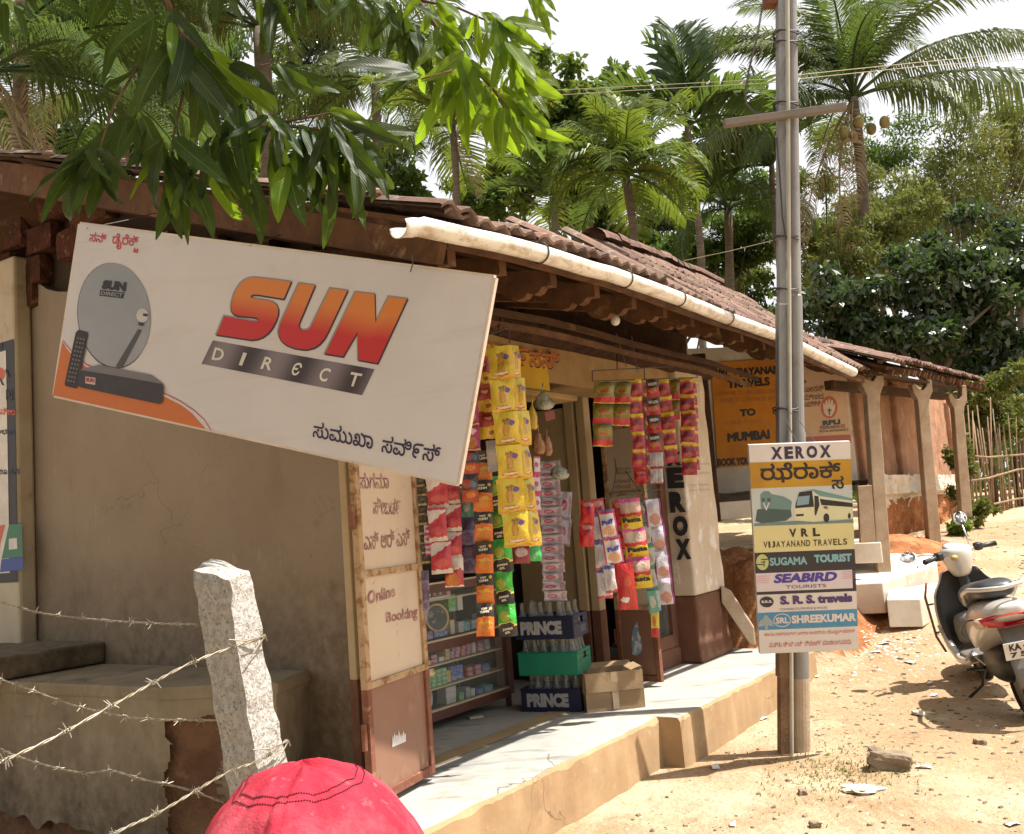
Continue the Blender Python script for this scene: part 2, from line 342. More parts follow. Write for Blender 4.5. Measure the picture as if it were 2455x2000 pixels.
def axis(a, b, n, far):
    core = [a+(b-a)*i/n for i in range(n+1)]; st = (b-a)/n; lo = []; hi = []
    x = a; k = st
    while x > far[0]: k *= 1.25; x -= k; lo.append(x)
    x = b; k = st
    while x < far[1]: k *= 1.25; x += k; hi.append(x)
    return lo[::-1]+core+hi
xs = axis(-5, 9, 250, (-300, 300)); ys = axis(1.5, 20, 300, (-250, 500))
g = MB(); g.v = [Vector((x, y, gz(x, y) if abs(x) < 60 and -5 < y < 60 else 1.28*ss(0, 20, y))) for y in ys for x in xs]
nx_ = len(xs); g.uv = [(0, 0)]*len(g.v)
g.f = [[j*nx_+i, j*nx_+i+1, (j+1)*nx_+i+1, (j+1)*nx_+i] for j in range(len(ys)-1) for i in range(nx_-1)]; g.mi = [0]*len(g.f)
for k, f in enumerate(g.f):
    p = g.v[f[0]]; s, d = SD(p)
    if (4.3 < s < 6.6 and -.75 < d < 1.6 and p.z > .18) or (math.hypot((s-7.9)/1.1, (d+.55)/.7) < 1): g.mi[k] = 1
gr = part('ground', g, [m_ground, m_bank], smooth=True, fix=False, kind='structure')
def gnd(u, v, z0=0.):
    z = z0
    for _ in range(12):
        p = onz(u, v, z); z = .5*z+.5*gz(p.x, p.y)
    return Vector((p.x, p.y, gz(p.x, p.y)))
# ------------------------------------------------------------------ platform
PH = .28
shop = thing('shop_building', S(2, 1, 0), 'low plastered roadside shop under a sagging clay tile roof with two open doorways', 'building')
def wob(s): return .016*nz(s*3, 1.)+.010*nz(s*9, 2.)
def plat_front(s):
    return (-.40 if s < 1.97 else -.53)+wob(s)
p = MB()
ss_ = [-.25+.03*i for i in range(74)]+[1.969, 1.975]+[2.0+.035*i for i in range(76)]
ss_ = sorted(ss_); ss_ = [s for s in ss_ if s <= 4.62]
ring = []
for s in ss_:
    f = plat_front(s); bv = .018+.03*max(0, nz(s*5, 5.))+.012*abs(nz(s*17, 6.))
    ring.append([S(s, 3.4, PH), S(s, 1.2, PH), S(s, f+.06, PH+.003*nz(s*5, 3.)), S(s, f+bv*.5, PH-.003), S(s, f-.002, PH-bv), S(s, f-.006, .12), S(s, f-.01, -.1)])
n = len(ring[0])
for i in range(len(ring)-1):
    for k in range(n-1): p.add([ring[i][k], ring[i+1][k], ring[i+1][k+1], ring[i][k+1]], [(0, 1, 2, 3)], mi=0 if k < 3 else 1)
for e in (0, -1): p.add(ring[e]+[S(ss_[e], 3.4, -.1)], [tuple(range(8))], mi=1)
part('platform', p, [m_plat, m_platside], shop, fix=True)
b = MB()   # yellowish threshold strip on the floor
b.add([S(.55, .2, PH+.004), S(2.0, .2, PH+.004), S(2.0, .34, PH+.004), S(.55, .34, PH+.004)], [(0, 1, 2, 3)])
part('threshold_strip', b, mat('threshold_cement', (.42, .31, .17), rough=.85), shop)
# ------------------------------------------------------------------ gable wall that faces the road's near end
def zrake(d): return 2.93+(d+.3)*.355
b = MB()
tops = []
N = 44
for i in range(N+1):
    d = .255+(5.2-.255)*i/N
    zt = 2.42+(d-.3)*.29+.05*nz(d*4, 0.)+.04*nz(d*15, 1.) if d > .5 else 2.38
    if 1.4 < d < 2.9: zt += .06
    if d > 2.95: zt -= .5*ss(2.95, 3.2, d)
    tops.append((d, min(zt, zrake(d)-.3)))
for (d0, z0), (d1, z1) in zip(tops, tops[1:]):
    b.add([S(.1, d0, -.1), S(.1, d1, -.1), S(.1, d1, z1), S(.1, d0, z0), S(.3, d0, z0), S(.3, d1, z1)], [(0, 1, 2, 3), (3, 2, 5, 4)])
part('gable_wall', b, m_gable, shop, fix=False)
b = MB()
b.add([S(.16, .27, -.1), S(.16, 5.4, -.1), S(.16, 5.4, zrake(5.4)-.12), S(.16, .27, zrake(.22)-.12)], [(0, 1, 2, 3)])
part('wall_core', b, m_mortar, shop)
def stone(c, sx, sy, sz, M, seed, name, parent, m, amp=.12, cuts=3):
    import bmesh
    bm = bmesh.new(); bmesh.ops.create_cube(bm, size=1); bmesh.ops.subdivide_edges(bm, edges=bm.edges, cuts=cuts, use_grid_fill=True)
    off = wloc(parent) if parent else Vector((0, 0, 0))
    for v in bm.verts:
        q = v.co.copy(); r = q.length; q = q*(1-.22*max(0, r-.55)); q *= 1+amp*nz(q.x*3+seed*7, q.y*3, q.z*3+seed)
        q = Vector((q.x*sx, q.y*sy, q.z*sz)); v.co = (M @ q if M else q)+Vector(c)-off
    me = bpy.data.meshes.new(name); bm.to_mesh(me); bm.free(); me.materials.append(m); return link(name, me, parent)
MS = Matrix((E1, E2, EZ)).transposed()
k = 0
for row in range(4):
    d = .6+.23*(row % 2)
    while d < 5.0:
        wd = random.uniform(.34, .44); zc = 2.50+(d-.6)*.29+row*.23+(-.06 if row else 0)
        if d > 2.9 and row == 0: pass
        if zc+.1 < zrake(d)-.1 and not (random.random() < .1):
            stone(S(.13, d+wd/2, zc+.04), .14, wd-.05, .18, MS, k, 'stone_block', shop, m_lat, .12, 2)
        k += 1; d += wd
for q in range(4):   # lower courses behind the short stub wall on the left
    stone(S(.13, 3.2+.42*(q % 2), 2.42+.22*(q//2)), .15, .36, .18, MS, 50+q, 'stone_block', shop, m_lat, .12, 2)
# painted notice on the stub of wall at the left edge
b = MB(); b.sbox(-.02, .095, 2.9, 5.2, .9, 3.42)
nw = part('stub_wall', b, mat('old_whitewash', (.5, .43, .32), (.42, .34, .23), scale=2, layers=(((.2, .14, .08), 4, .56, .7, .6),)), shop, bevel=.02)
pl = (S(-.02, 0, 0), -E1)
blk = ink('black_paint', (.015, .015, .02)); b = MB()
ZT = ons(35, 812, -.02).z; ZB = ons(60, 1395, -.02).z
m_nw = mat('notice_white', (.66, .61, .54), rough=.8, layers=(((.4, .33, .25), 3, .6, .75, .5),))
b.add([S(-.022, 2.9+.01, ZB), S(-.022, 5.1, ZB), S(-.022, 5.1, ZT), S(-.022, 2.9+.01, ZT)], [(0, 1, 2, 3)])
part('notice_border', b, blk, shop)
b = MB(); b.add([S(-.024, 3.0, ZB+.06), S(-.024, 5.1, ZB+.06), S(-.024, 5.1, ZT-.06), S(-.024, 3.0, ZT-.06)], [(0, 1, 2, 3)])
notice = part('painted_notice', b, m_nw, shop)
pn = (S(-.024, 0, 0), -E1)
b = MB()
for s_, q in (('ವ', ((-12, 820), (6, 822), (6, 836), (-12, 834))), ('೩', ((17, 938), (27, 940), (28, 954), (18, 953))), ('ಮುಂಭಾಗ', ((-30, 1024), (35, 1030), (36, 1044), (-30, 1040))), ('ಸಂ,ಕಾ(ಊ:ಮಿತ', ((-40, 1120), (48, 1122), (50, 1140), (-40, 1142)))):
    putq(b, s_, q, pn, .03)
for q in (((-10, 878), (-4, 896)), ((12, 885), (20, 905)), ((-2, 905), (8, 925))):
    b.poly([pt(pn, a+dx, c+dy, .002) for (a, c), (dx, dy) in ((q[0], (0, 0)), (q[0], (5, 3)), (q[1], (4, 0)), (q[1], (-3, -2)))])
for x0, y0, x1, y1 in ((15, 934, 30, 936), (15, 957, 30, 959), (15, 934, 17, 959), (28, 934, 30, 959)): b.poly([pt(pn, a, c, .002) for a, c in ((x0, y0), (x1, y0), (x1, y1), (x0, y1))])
part('lettering', b, blk, notice)
b = MB(); b.poly([pt(pn, 0+13*math.cos(t*.4), 897+16*math.sin(t*.4), .001) for t in range(16)])
b.poly([pt(pn, a, c, .001) for a, c in ((-20, 1262), (13, 1258), (2, 1300), (-6, 1352), (-20, 1365))]); putq(b, 'ತ ಸುನೀಲ', ((-30, 975), (36, 978), (38, 996), (-30, 994)), pn, .03)
part('red_print', b, ink('red_print', (.5, .1, .05)), notice)
b = MB(); b.poly([pt(pn, a, c, .001) for a, c in ((22, 1258), (52, 1256), (55, 1335), (4, 1340))]); part('green_print', b, ink('green_print', (.03, .16, .09)), notice)
b = MB(); b.poly([pt(pn, a, c, .001) for a, c in ((4, 1341), (55, 1336), (57, 1366), (0, 1372))]); part('blue_print', b, ink('blue_print', (.03, .07, .28)), notice)
b = MB(); b.poly([pt(pn, a, c, .002) for a, c in ((22, 1292), (41, 1290), (42, 1316), (22, 1318))]); part('white_print', b, m_nw, notice)
# stone benches (ledges) along the gable wall
def slab(name, pts, ztop, zbot, m, parent, bev=.02, label=None):
    b = MB(); q = [Vector((a.x, a.y, ztop)) for a in pts]; b.prism(q, Vector((0, 0, zbot-ztop))); return part(name, b, m, parent, bevel=bev, label=label, seg=3)
A = SD(onz(110, 1638, .84)); B = SD(onz(378, 1649, .84)); Cc = SD(onz(663, 1636, .84)); D = SD(onz(755, 1601, .84))
bench = thing('masonry_bench', S(-.3, 1.5, 0), 'low crumbling cement bench built against the shaded side wall', 'bench')
q = [S(.098, D[1], 0), S(D[0], D[1], 0), S(Cc[0], Cc[1], 0), S(B[0], B[1], 0), S(A[0], A[1], 0), S(A[0]-.05, 4.6, 0), S(.098, 4.6, 0)]
slab('bench_top', q, .84, .78, m_ledge, bench, .015)
cen = sum(q, Vector())/len(q)
b = MB(); inner = [c+(cen-c)*.02 for c in q]
nr = 16
def cyc(t):     # point along the visible edge D..A
    P = [Vector((a.x, a.y, 0)) for a in q[:6]]; L = [(P[i+1]-P[i]).length for i in range(5)]; x = t*sum(L)
    for i in range(5):
        if x <= L[i] or i == 4: return P[i]+(P[i+1]-P[i])*(x/L[i])
        x -= L[i]
cen0 = Vector((cen.x, cen.y, 0))
def bare(u, v, c):
    lim = .16+.10*nz(u*9, 3.)+.05*nz(u*40, 5.); r_ = c-OO; dd_ = r_.dot(E2)
    q_ = (v > 1-lim) or (PB0 < dd_+.05*nz(v*5, 2.)+.02*nz(v*22, 4.) < PB1 and v > .12+.08*nz(dd_*9, 9.))
    return q_ and u < .97
PB0, PB1 = SD(onz(540, 1640, .84))[1], SD(onz(395, 1648, .84))[1]
def face(u, v):
    c = cyc(u); z = .785*(1-v); c = c+(cen0-c).normalized()*.01
    rec = bare(u, v, c)
    k = .05 if rec else 0
    return c+(cen0-c).normalized()*(k+.012*nz(c.x*14, c.y*14, z*14)*(2 if rec else .6))+Vector((0, 0, z))
b.grid(face, 420, 150)
m_core = mat('exposed_core', (.19, .105, .06), (.13, .07, .04), scale=6, rough=.95, bump=.8, bscale=16, bdist=.04, layers=(((.26, .17, .1), 9, .55, .68, .6), ((.07, .045, .03), 5, .55, .7, .7)))
fo = part('bench_face', b, [m_ledge, m_core], bench, smooth=False)
nf = len(b.f); mi = []
for j in range(150):
    for i in range(420):
        u = (i+.5)/420; v = (j+.5)/150; mi.append(1 if bare(u, v, (lambda c_: c_+(cen0-c_).normalized()*.01)(cyc(u))) else 0)
fo.data.polygons.foreach_set('material_index', mi)
up = thing('masonry_step', S(-.3, 3, .84), 'upper cement step on the shaded side wall beneath the painted notice', 'step')
q2 = [S(.096, 2.2, 0), S(SD(onz(115, 1600, .97))[0], 2.2, 0), S(SD(onz(115, 1600, .97))[0]-.02, 4.6, 0), S(.096, 4.6, 0)]
slab('step_block', q2, .968, .845, m_ledge, up, .015)
# ------------------------------------------------------------------ facade
DF = .15
b = MB()
def wallrow(z0, f, s0, s1, n=60, d=DF):
    for i in range(n):
        a = s0+(s1-s0)*i/n; c = s0+(s1-s0)*(i+1)/n
        b.add([S(a, d, z0), S(c, d, z0), S(c, d, f(c)), S(a, d, f(a)), S(a, d+.25, f(a)), S(c, d+.25, f(c)), S(c, d+.25, z0), S(a, d+.25, z0)], [(0, 1, 2, 3), (3, 2, 5, 4), (4, 5, 6, 7), (7, 6, 1, 0)])
LZ = 2.35
wallrow(LZ, lambda s: 2.60+.03*nz(s*5, 7.)+.015*nz(s*20, 8.)+(.05 if 2.0 < s < 3.2 else 0), .1, 4.05)
part('facade_wall', b, m_yplaster, shop, fix=True)
# pillar at the far end of the shop: a thick rough pier, brown below
def pier(z0, z1, m, name, dd=0):
    b = MB(); rings = []
    for i in range(12):
        z = z0+(z1-z0)*i/11; k = .018*nz(z*5, 2.)+dd; l = (z-PH)*-.012
        rings.append([S(3.80-k+l*0, .10-k, z), S(4.44+k+l*2.5, .10-k, z), S(4.44+k+l*2.5, .62, z), S(3.80-k, .62, z)])
    b.loft(rings); return part(name, b, m, pil, bevel=.02)
pil = thing('pillar', S(4.1, .35, PH), 'thick whitewashed corner pillar with a brown base and black vertical lettering', 'pillar')
pier(.80, 2.62, m_pillar, 'upper_shaft'); pier(PH, .80, m_brownp, 'lower_shaft', .004)
# XEROX down the side of the pillar that faces the camera
plp = (S(3.78, 0, 0), -E1); b = MB()
lets = [('X', (1594, 1085, 1632, 1118)), ('E', (1597, 1122, 1638, 1172)), ('R', (1603, 1180, 1642, 1230)), ('O', (1611, 1238, 1648, 1287)), ('X', (1618, 1293, 1655, 1343))]
for ch, (x0, y0, x1, y1) in lets: putq(b, ch, ((x0, y0), (x1, y0-2), (x1+3, y1-2), (x0+4, y1)), plp, .075, off=.002)
part('lettering', b, blk, pil)
b = MB(); plq = (S(0, .075, 0), -E2)
m_faint = ink('faded_red_ink', (.3, .15, .12))
for j, y in enumerate((1110, 1132, 1160, 1172)): putq(b, 'Internet · Ticket booking', ((1655, y), (1700, y-2), (1701, y+5), (1656, y+8)), plq, .0, off=.001)
part('faded_writing', b, m_faint, pil)
# lintel board with Kannada lettering
b = MB(); y0, y1 = .55, 1.88
m_lint = mat('yellow_board', (.60, .38, .035), (.52, .31, .03), scale=4, rough=.7, bump=.1, layers=(((.4, .22, .06), 6, .56, .7, .5),))
b.sbox(.55, 1.88, DF-.035, DF-.004, 2.285, 2.52); lint = part('lintel_board', b, m_lint, shop, bevel=.004)
pll = (S(0, DF-.035, 0), -E2); b = MB()
for s_, q in (('ಸರ್ವೀಸಸ್'.replace('ರ್ವೀ', 'ವಿ೯'), ((1150, 818), (1341, 838), (1341, 886), (1150, 866))),):
    putq(b, s_, q, pll, .025, off=.002)
part('lettering', b, ink('orange_red_paint', (.45, .13, .03)), lint)
b = MB(); putq(b, 'ಸವಿ೯ಸಸ್', ((1151, 821), (1342, 841), (1342, 889), (1151, 869)), pll, .025, off=.001); part('letter_shadow', b, ink('brown_black_paint', (.04, .02, .02)), lint)
# lintel beam strip
b = MB(); b.sbox(.45, 2.2, DF-.05, DF+.15, 2.24, 2.28); part('lintel_ledge', b, m_yplaster, shop, bevel=.01)
# rooms: dark inside
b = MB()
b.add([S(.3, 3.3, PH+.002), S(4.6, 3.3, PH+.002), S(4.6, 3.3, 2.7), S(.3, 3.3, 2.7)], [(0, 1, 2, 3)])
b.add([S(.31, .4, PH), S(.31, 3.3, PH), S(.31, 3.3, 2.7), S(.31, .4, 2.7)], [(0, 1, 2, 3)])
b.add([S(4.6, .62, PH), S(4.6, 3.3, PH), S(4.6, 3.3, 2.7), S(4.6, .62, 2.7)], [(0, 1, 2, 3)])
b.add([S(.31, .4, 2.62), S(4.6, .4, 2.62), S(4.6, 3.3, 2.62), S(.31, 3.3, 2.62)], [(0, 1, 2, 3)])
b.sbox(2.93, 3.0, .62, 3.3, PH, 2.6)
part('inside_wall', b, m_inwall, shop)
b = MB()
for i in range(40):
    a = .1+4.6*i/40; c = a+4.6/40
    b.add([S(a, .36, 2.5), S(c, .36, 2.5), S(c, .36, 3.35), S(a, .36, 3.35)], [(0, 1, 2, 3)])
part('attic_boarding', b, m_wood, shop)
# door frames (cream above, brown below)
def post2(s0, s1, d0, d1, zt=LZ, name='door_jamb', split=.80, par=shop):
    b = MB(); b.sbox(s0, s1, d0, d1, split, zt); o = part(name, b, m_cream, par, bevel=.006)
    b = MB(); b.sbox(s0-.002, s1+.002, d0-.002, d1+.002, PH, split); part('jamb_base', b, m_brownp, o, bevel=.004)
post2(.085, .16, .205, .253)
post2(2.84, 2.92, .52, .60, 2.5); post2(2.85, 2.94, .43, .50, 2.5)
# window bay between the second doorway and the pillar
b = MB(); b.sbox(3.12, 3.79, .26, .6, PH, .42); part('bay_sill', b, m_brownp, shop, bevel=.01)
b = MB()
for a, c in ((3.12, 3.20), (3.70, 3.79)): b.sbox(a, c, .27, .34, .42, LZ)
b.sbox(3.20, 3.70, .27, .34, .42, .52); b.sbox(3.20, 3.70, .27, .34, LZ-.1, LZ); b.sbox(3.43, 3.47, .28, .33, .52, LZ-.1)
fr = part('window_frame', b, m_brownp, shop, bevel=.004)
b = MB(); b.sbox(3.2, 3.43, .30, .304, .52, LZ-.1); b.sbox(3.47, 3.70, .30, .304, .52, LZ-.1)
m_glass = bpy.data.materials.new('pane_glass'); m_glass.use_nodes = True; nt = m_glass.node_tree; bb = nt.nodes['Principled BSDF']
bb.inputs['Base Color'].default_value = (.5, .55, .5, 1); bb.inputs['Roughness'].default_value = .06; bb.inputs['Alpha'].default_value = .07
part('pane', b, m_glass, fr)
b = MB(); b.sbox(3.46, 3.68, .52, .54, .45, LZ-.1); part('curtain', b, mat('dusty_curtain', (.3, .29, .22), rough=.9), shop)
# ------------------------------------------------------------------ metal door leaves
def lmat(a, c): return a
def leaf(base, xd, width, zt, label, thick=.035, split=.80, bars=(1.30,)):
    """base point at the hinge; xd unit direction of the leaf"""
    t = thing('door_leaf', base, label, 'door'); base = Vector(base); nrm = Vector((xd.y, -xd.x, 0))
    M = Matrix((xd, nrm, EZ)).transposed()
    def bx(x0, x1, z0, z1, th, o=0.): 
        return MB().box(base+xd*(x0+x1)/2+EZ*((z0+z1)/2-base.z)+nrm*o, x1-x0, th, z1-z0, M)
    z0 = base.z+.03
    part('upper_panel', bx(.03, width-.03, split, zt-.03, .006), m_sheet, t); lp = part('lower_panel', bx(.03, width-.03, z0+.04, split, .006), m_sheetb, t)
    fb = MB()
    for x in (0, width-.035): fb.box(base+xd*(x+.0175)+EZ*((split+zt)/2-base.z), .035, thick, zt-split, M)
    for z in [zt-.018]+[zz for zz in bars]+[split+.015]: fb.box(base+xd*width/2+EZ*(z-base.z), width-.07, thick*.9, .03, M)
    part('frame', fb, m_rust, t, bevel=.003)
    fb = MB()
    for x in (0, width-.035): fb.box(base+xd*(x+.0175)+EZ*((split+z0)/2-base.z), .035, thick, split-z0, M)
    fb.box(base+xd*width/2+EZ*(z0+.02-base.z), width-.07, thick*.9, .04, M)
    part('frame_lower', fb, m_rustb, t, bevel=.003)
    for z in (.55, 1.5):
        hb = MB(); hb.lathe(base-xd*.02+EZ*(z-base.z), [(.013, 0), (.013, .11)], 10); part('hinge', hb, m_rustb, t)
    return t, nrm, base
# near leaf: hinge (915,1945) to edge (1040,1860)
h0 = onz(890, 1953, PH); h1 = onz(1038, 1868, PH); xd = (h1-h0).normalized(); WL = (h1-h0).length
t1, n1, b1 = leaf(h0, xd, WL, 2.12, 'open metal door leaf nearest the camera, cream above brown, with faded purple lettering', bars=(1.30,), split=.80)
if n1.dot(CAM-b1) < 0: n1 = -n1
pl1 = (b1+n1*.004, n1)
b = MB()
for s_, q in (('ಸುಗಮಾ', ((862, 1133), (932, 1135), (932, 1172), (862, 1172))), ('ಸೀಬರ್ಡ'.replace('ರ್ಡ', 'ಡ೯'), ((895, 1192), (960, 1196), (960, 1234), (895, 1234))), ('ಎಸ್ ಆರ್ ಎಸ್', ((872, 1275), (982, 1265), (982, 1308), (873, 1320)))):
    putq(b, s_, q, pl1, .008)
for s_, q in (('Online', ((881, 1417), (947, 1402), (947, 1430), (881, 1450))), ('Booking', ((925, 1469), (1000, 1452), (1001, 1488), (926, 1500)))):
    putq(b, s_, q, pl1, .03)
part('faded_lettering', b, mat('faded_purple', (.27, .10, .13), (.4, .24, .2), scale=40, bump=0, layers=(((.56, .43, .31), 25, .52, .6, .7),)), t1)
b = MB()
for k in range(9):
    x = 940+k*3.6; b.poly([pt(pl1, x, 1792-k*1.5, .001), pt(pl1, x+3.9, 1790-k*1.5, .001), pt(pl1, x+3.4, 1776-k*1.5-random.uniform(0, 12), .001), pt(pl1, x+.8, 1772-k*1.5-random.uniform(2, 16), .001)])
part('sticker_remains', b, ink('torn_white_paper', (.7, .68, .68)), t1)
b = MB(); L = pt(pl1, 1032, 1612); b.box(L, .05, .02, .035, Matrix((xd, n1, EZ)).transposed()); part('latch', b, m_rust, t1, bevel=.003)
LH0 = S(2.92, .34, PH); LH1 = S(2.86, -.01, PH)
# second leaf, opened out square to the wall
t2, n2, b2 = leaf(LH0, (LH1-LH0).normalized(), (LH1-LH0).length, 2.12, 'narrow open metal door leaf behind the cardboard box, with a torn blue sticker', bars=(1.62,), split=.80)
if n2.dot(CAM-b2) < 0: n2 = -n2
pl2 = (b2+n2*.004, n2); b = MB()
b.poly([pt(pl2, x, y, .001) for x, y in ((1517, 1510), (1528, 1488), (1532, 1520), (1537, 1530), (1540, 1560), (1527, 1573), (1516, 1568), (1514, 1540))])
part('torn_sticker', b, mat('torn_sticker', (.62, .65, .68), (.2, .32, .42), scale=14, lo=.45, hi=.52, bump=0), t2)
b = MB()
for k, y in enumerate((1120, 1130, 1150, 1163)): putq(b, 'ಟಿಕೇಟ್ ಬುಕಿಂಗ್' if k < 2 else 'ಸೇವೆ', ((1474, y), (1512, y-2), (1512, y+7), (1474, y+9)), pl2, .0)
part('faded_writing', b, m_faint, t2)
b = MB(); b.lathe(pt(pl2, 1490, 1590, .01), [(.012, 0), (.012, .05)], 8, xd); part('latch', b, m_rustb, t2)
# inner leaf of the first doorway (cream), folded against the inside
b = MB(); b.sbox(2.87, 2.90, .605, 1.1, PH+.01, 2.3); o = part('inner_leaf', b, m_cream, None, bevel=.004)
tagt(o, 'plain cream door leaf folded open inside the first doorway behind the white sachets', 'door')
# ------------------------------------------------------------------ roof
GUT = [(955, 545), (1000, 540), (1230, 590), (1460, 655), (1600, 705), (1700, 745), (1854, 801), (2045, 892)]
gp = [onw(u, v, -.87) for u, v in GUT]; gs = [(SD(q)[0], q.z) for q in gp]
def zeave(s):
    xs_ = [a for a, _ in gs[1:]]; zs_ = [c for _, c in gs[1:]]
    return float(np.interp(s, xs_, zs_))+.075
def rsl(s): return .38+(.80-.38)*ss(1.2, 2.2, s)
D0 = -.80
def zroof(s, d): return zeave(s)+(d-D0)*rsl(s)-.03*math.exp(-((s-3.2)/1.2)**2)
def dtop(s): return float(np.interp(s, [-.4, .5, 1.5, 2.0, 2.4, 6.0, 6.3, 7.0], [3.2, 2.0, .4, -.2, -.05, .75, .6, .2]))
b = MB()
ns_ = 60
def dk(i, j):
    s = -.38+(6.35+.38)*i/ns_; d = D0+(dtop(s)-D0)*j/12; return S(s, d, zroof(s, d)-.045)
vs = [dk(i, j) for j in range(13) for i in range(ns_+1)]
b.add(vs, [(j*(ns_+1)+i, j*(ns_+1)+i+1, (j+1)*(ns_+1)+i+1, (j+1)*(ns_+1)+i) for j in range(12) for i in range(ns_)])
# back slope so that the roof is closed behind the ridge
for i in range(ns_):
    s0 = -.38+6.73*i/ns_; s1 = -.38+6.73*(i+1)/ns_; a, c = dtop(s0), dtop(s1)
    b.add([S(s0, a, zroof(s0, a)-.045), S(s1, c, zroof(s1, c)-.045), S(s1, c+2.5, zroof(s1, c)-1.4), S(s0, a+2.5, zroof(s0, a)-1.4)], [(0, 1, 2, 3)])
deck = part('roof_deck', b, m_wood, shop, fix=False); md = deck.modifiers.new('solid', 'SOLIDIFY'); md.thickness = .02
# clay tiles
def tile_mesh(name, w=.235, l=.36):
    b = MB(); nu = 8
    prof = [.0, .022, .030, .012, .004, .018, .028, .016, .0]
    rows = []
    for y, dz in ((-l/2, .012), (-l/2+.01, .016), (l/2, 0)):
        rows.append([Vector(((i/nu-.5)*w, y, prof[i]+dz)) for i in range(nu+1)])
    low = [[p-Vector((0, 0, .014)) for p in r] for r in rows]
    b.loft(rows, cap=False, closed=False); b.loft([low[0], rows[0]], cap=False, closed=False); b.loft([low[2], low[0]], cap=False, closed=False)
    me = b.mesh(name, m_tile); fixn(me); return me
tm = tile_mesh('tile')
def place_tile(me, s, d, parent, zf, yaw=0., lift=0., slf=rsl, scx=1.):
    sl = slf(s); nrm_ = (EZ-E2*sl).normalized(); y = (E2+EZ*sl).normalized(); x = y.cross(nrm_).normalized()
    M = Matrix((x, y, nrm_)).transposed().to_4x4()
    o = link('tile', me, parent); P = S(s, d, zf(s, d)+lift)-wloc(parent)
    o.matrix_basis = Matrix.Translation(P) @ M @ Matrix.Rotation(yaw, 4, 'Z') @ Matrix.Rotation(random.uniform(-.03, .03), 4, 'X') @ Matrix.Diagonal((scx, 1, 1, 1)); return o
cnt = 0; over = MB(); pitch = .226
def rowstep(s): return .29/math.sqrt(1+rsl(s)**2)
for r in range(9):
    s = -.28
    while s < 6.3:
        d = D0+.12+r*rowstep(s)+random.uniform(-.012, .012)
        if d < dtop(s)-.02 and (s > .9 or r < 4):
            if cnt < 296: place_tile(tm, s+random.uniform(-.008, .008), d, shop, zroof, random.uniform(-.035, .035), .004+random.uniform(0, .012)); cnt += 1
        s += pitch
print('tiles', cnt)
# ridge tiles along the visible top edge
s = 2.25
rm = MB(); 
rm.loft([[Vector((x, .085*math.cos(a), .075*math.sin(a)+.02)) for a in [math.pi*k/8 for k in range(9)]] for x in (-.17, .17)], cap=False, closed=False)
rme = rm.mesh('ridge_tile', m_tile); fixn(rme)
while s < 6.3:
    d = dtop(s); p0 = S(s-.1, dtop(s-.1), zroof(s-.1, dtop(s-.1))); p1 = S(s+.1, dtop(s+.1), zroof(s+.1, dtop(s+.1))); x = (p1-p0).normalized(); y = EZ.cross(x).normalized(); z = x.cross(y)
    o = link('ridge_tile', rme, shop); o.matrix_basis = Matrix.Translation((p0+p1)/2-wloc(shop)+EZ*random.uniform(.0, .02)) @ Matrix((x, y, z)).transposed().to_4x4() @ Matrix.Rotation(random.uniform(-.06, .06), 4, 'Z'); s += .30
# rafters with carved ends
prof = [(0, 0), (.9, 0), (.9, .10), (.30, .10), (.255, .135), (.20, .145), (.155, .13), (.135, .105), (.10, .115), (.07, .10), (.05, .075), (.0, .07)]
for k, s in enumerate([-.25, .12, .55, .98, 1.4, 1.8, 2.2, 2.62, 3.05, 3.5, 3.95, 4.45, 4.95, 5.45]):
    b = MB(); sl = rsl(s)*.55; pts = []
    for x, dz in prof: d = -.74+x; pts.append(S(s, d, zeave(s)-.10+(.05 if s > 4 else 0)+(d-D0)*sl-dz*(.6 if s > 4 else 1)))
    b.prism(pts, E1*.055); part('rafter', b, m_wood2, shop)
# purlin along the eaves, slim battens, the dark log on the wall top
def run(name, d, dz, w, h, m, s0=-.3, s1=6.2, n=14):
    b = MB(); 
    for i in range(n):
        a = s0+(s1-s0)*i/n; c = s0+(s1-s0)*(i+1)/n
        b.beam(S(a, d, zeave(a)+dz+.006*nz(a*3, d)), S(c+.01, d, zeave(c)+dz+.006*nz(c*3, d)), w, h)
    return part(name, b, m, shop)
run('eave_board', D0+.03, -.065, .03, .07, m_wood2); run('purlin', -.42, -.225, .03, .03, m_wood, s0=-.3, s1=4.2); run('purlin', -.36, -.27, .025, .03, m_wood2, s0=-.3, s1=4.2); run('batten', -.2, .14, .04, .03, m_wood); run('batten', -.5, .04, .04, .03, m_wood)
b = MB(); pts = [S(s, .13+.02*nz(s*2, 3.), 2.66+.025*nz(s*3, 1.)) for s in [-.2+.25*i for i in range(20)]]; b.tube(pts, [.085+.015*nz(i*.9, 2.) for i in range(20)], 9); part('wall_plate_log', b, m_log, shop, smooth=True)
